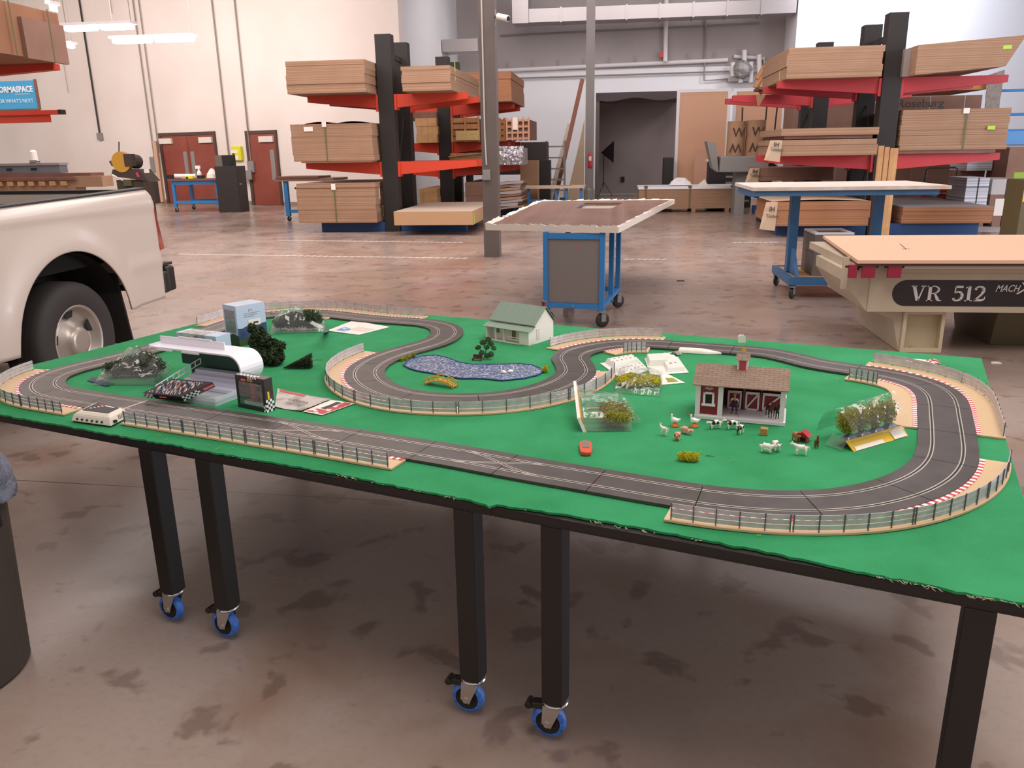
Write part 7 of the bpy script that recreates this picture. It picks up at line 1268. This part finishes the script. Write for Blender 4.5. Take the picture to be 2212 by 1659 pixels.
P('side_table', MB().box(k(308, 392)[0], .0, k(310, 440)[2], k(331, 392)[0], .2, k(310, 392)[2]), m_saw, r); P('lever', MB().cyl(k(257, 338), k(257, 306), .014, 6).cyl(k(270, 339), k(291, 338), .012, 6).cyl(k(238, 348), k(244, 358), .03, 6), m_saw, r); P('pink_handle', MB().cyl(k(295, 373), k(300, 383), .03, 8), mat('hot_pink', '#c22a5c', .5), r); P('white_plate', MB().box(k(262, 0)[0], -.05, c[2] - .26, k(273, 0)[0], -.03, c[2] - .17), m_paper, r); P('tripod', MB().cyl(k(242, 378), (k(234, 0)[0], .1, .9), .03, 6), m_paper, r)
# ============================================================ NEAR LEFT RACK, SIGN, BENCH
Xe = -7.55
YL = 10.8
def col_x(px, py, Y): return aty(px, py, Y)
xa = aty(150, 137, YL).x; zA = aty(140, 135, YL).z; zTop = aty(135, 28, YL).z
rackk('left edge rack with orange arms, its posts outside the picture', -9.4, (9.2, 10.7), 4.1, m_orange, ((zA - .01, 1.80),), .9, sides=(0, 1), ah=.17)
r = T('cardboard_stack', 'large brown wrapped stack on the upper left rack arms', 'board stack', (-8.85, 6.6, zA - .008), 0); w = xa + 8.85
P('boards', MB().box(0, 0, 0, w - .06, YL - 6.6, zTop - zA), mat('brown_wrap', '#96694c', .8, noise_=(1.5, '#8a5f45')), r); P('side_board', MB().box(w - .059, 3.4, -.02, w, YL - 6.6, zTop - zA - .15), m_card2, r)
for y in (3.2, 3.9): P('strap', MB().box(w, y, -.01, w + .003, y + .02, zTop - zA + .01), m_strap, r)
zs0 = aty(100, 243, 12.0).z; r = T('rack_arm', 'red rack arm with dark end below the blue sign', 'rack arm', (aty(-40, 245, 12.0).x, 12.0, zs0), 0, 'cantilever board racks')
xa1 = aty(131, 240, 12.0).x - r.location.x; P('arm', MB().box(0, 0, -.03, xa1 - .05, .12, .035).box(0, .02, -.14, aty(100, 250, 12.0).x - r.location.x, .1, -.031), m_orange, r); P('end_cap', MB().box(xa1 - .05, 0, -.03, xa1, .12, .04), m_dark, r); P('post', MB().box(-1.2, -.05, -zs0 + .001, -.9, .25, 1.8).box(-.899, 0, -.03, -.001, .12, .035), m_blk, r)
# sign
Ysg = 14.5; x0, a, x1, b = fx(-34, 175, 78, 236, Ysg); w = x1 - x0; h = b - a; r = T('blue_sign', 'sky blue banner sign with white lettering at the left picture edge', 'sign', (x0, Ysg, a), 0); P('panel', MB().box(0, 0, 0, w, .03, h), mat('sign_blue', '#3f9ac9', .5), r, bev=.002)
P('sign_frame', MB().box(w, -.01, -.02, w + .03, .04, h + .02).box(0, -.01, -.03, w, .04, -.001), m_brown, r)
text('lettering', 'FORMASPACE', .143, m_white, r, frame((w - .045, -.004, h * .60), (1, 0, 0), (0, 0, 1)), .002, .84, .004, align='RIGHT'); text('lettering', "FOR WHAT'S NEXT", .097, mat('sign_pale', '#cfe4ee', .5), r, frame((w - .07, -.004, h * .22), (1, 0, 0), (0, 0, 1)), .002, .88, align='RIGHT'); P('small_line', MB().box(w - .42, -.004, h * .52, w - .12, -.001, h * .535), bpy.data.materials['sign_pale'], r)
# shelf of boards and grey case behind the truck bed
Yk = 12.5; x0, a, x1, b = fx(-60, 378, 225, 404, Yk); w = x1 - x0; r = T('board_shelf', 'low stack of long brown boards above the truck bed at the left', 'board stack', (x0, Yk, 0), 0); P('lower_boards', MB().box(0, 0, b - .28, w * .77, .3, b - .09).box(w * .77, 0, b - .20, w * .985, .3, b - .03), m_card, r)
P('top_boards', MB().box(0, -.05, b - .089, w * .80, .3, b - .04).box(0, .1, b - .04, w * .88, .45, b + .02), m_brown, r); mb = MB()
for i in range(9): P('board_end', MB().box(.1 + i * .19, -.06, b - .17, .19 + i * .19, -.001, b - .10), m_wood, r)
pass; P('orange_beam', MB().box(0, .1, b - .40, w * .75, .2, b - .281), m_orange, r); P('support', MB().box(w * .3, .05, .001, w * .36, .3, b - .41).box(w * .66, .05, .001, w * .70, .3, b - .281), m_blk, r)
x0, a, x1, b2 = fx(-60, 356, 128, 377, Yk + .3); r = T('grey_case', 'long grey metal case with two black latches on the low board stack', 'case', (x0, Yk + .32, b + .022), 0); w = x1 - x0; P('case_body', MB().box(0, 0, 0, w, .2, b2 - b - .04), mat('case_grey', '#77797f', .4, .3), r, bev=.004); P('lid', MB().box(-.01, -.02, b2 - b - .039, w + .01, .22, b2 - b), mat('case_lid', '#8f8a88', .4), r)
for px in (20, 73): x = aty(px, 367, Yk + .3).x - x0; P('latch', MB().box(x - .06, -.012, .05, x + .04, -.001, .085), m_dark, r)
p = aty(76, 352, Yk + .5); q_ = aty(76, 321, Yk + .5); TP('white_bottle', 'tall pale canister standing on the grey case', 'canister', MB().lathe([(0, 0), (.055, 0), (.055, q_.z - p.z - .03), (.03, q_.z - p.z), (0, q_.z - p.z)], 14), m_paper, loc=(p.x, p.y, b2 + .002))
p = aty(90, 353, Yk + .5); TP('wire_coil', 'small dark wire coil beside the pale canister', 'wire coil', MB().tube([(.09 * math.cos(i * .7), .06 * math.sin(i * .7), .012 + .003 * i) for i in range(18)], .006, 5), m_dark, loc=(p.x + .03, p.y - .2, b2 + .002))
# ============================================================ BIN at the lower left
cb = Vector((-2.075, 1.935, 0)); r = T('grey_bin', 'grey round bin lined with a plastic bag at the lower left edge', 'bin', cb, 0); m_bin = mat('bin_grey', '#544c47', .55)
P('bin_body', MB().lathe([(0, .004), (.215, .004), (.232, .012), (.255, .60), (.262, .63), (.262, .66), (.245, .66), (.22, .05), (0, .05)], 40), m_bin, r, smooth=True)
P('bin_handle', MB().box(.258, -.03, .52, .285, .03, .57), m_dark, r, bev=.008)
P('bin_liner', MB().grid(lambda u, v: (lambda a_, k: (k * math.cos(a_), k * math.sin(a_), .80 - .20 * v - .02 * math.sin(a_ * 3)))(u * 2 * math.pi, .235 + .055 * v + .018 * noise.noise(Vector((math.cos(u * 6.283) * 3, math.sin(u * 6.283) * 3, v * 4)))), 60, 10), mat('liner_blue_grey', '#6a7080', .25, bump=(14, 1, .03)), r, smooth=True, solid=.003)
P('rubbish', MB().ball((0, 0, .68), (.215, .215, .13), 16, 9, jit=.06), m_paper, r)
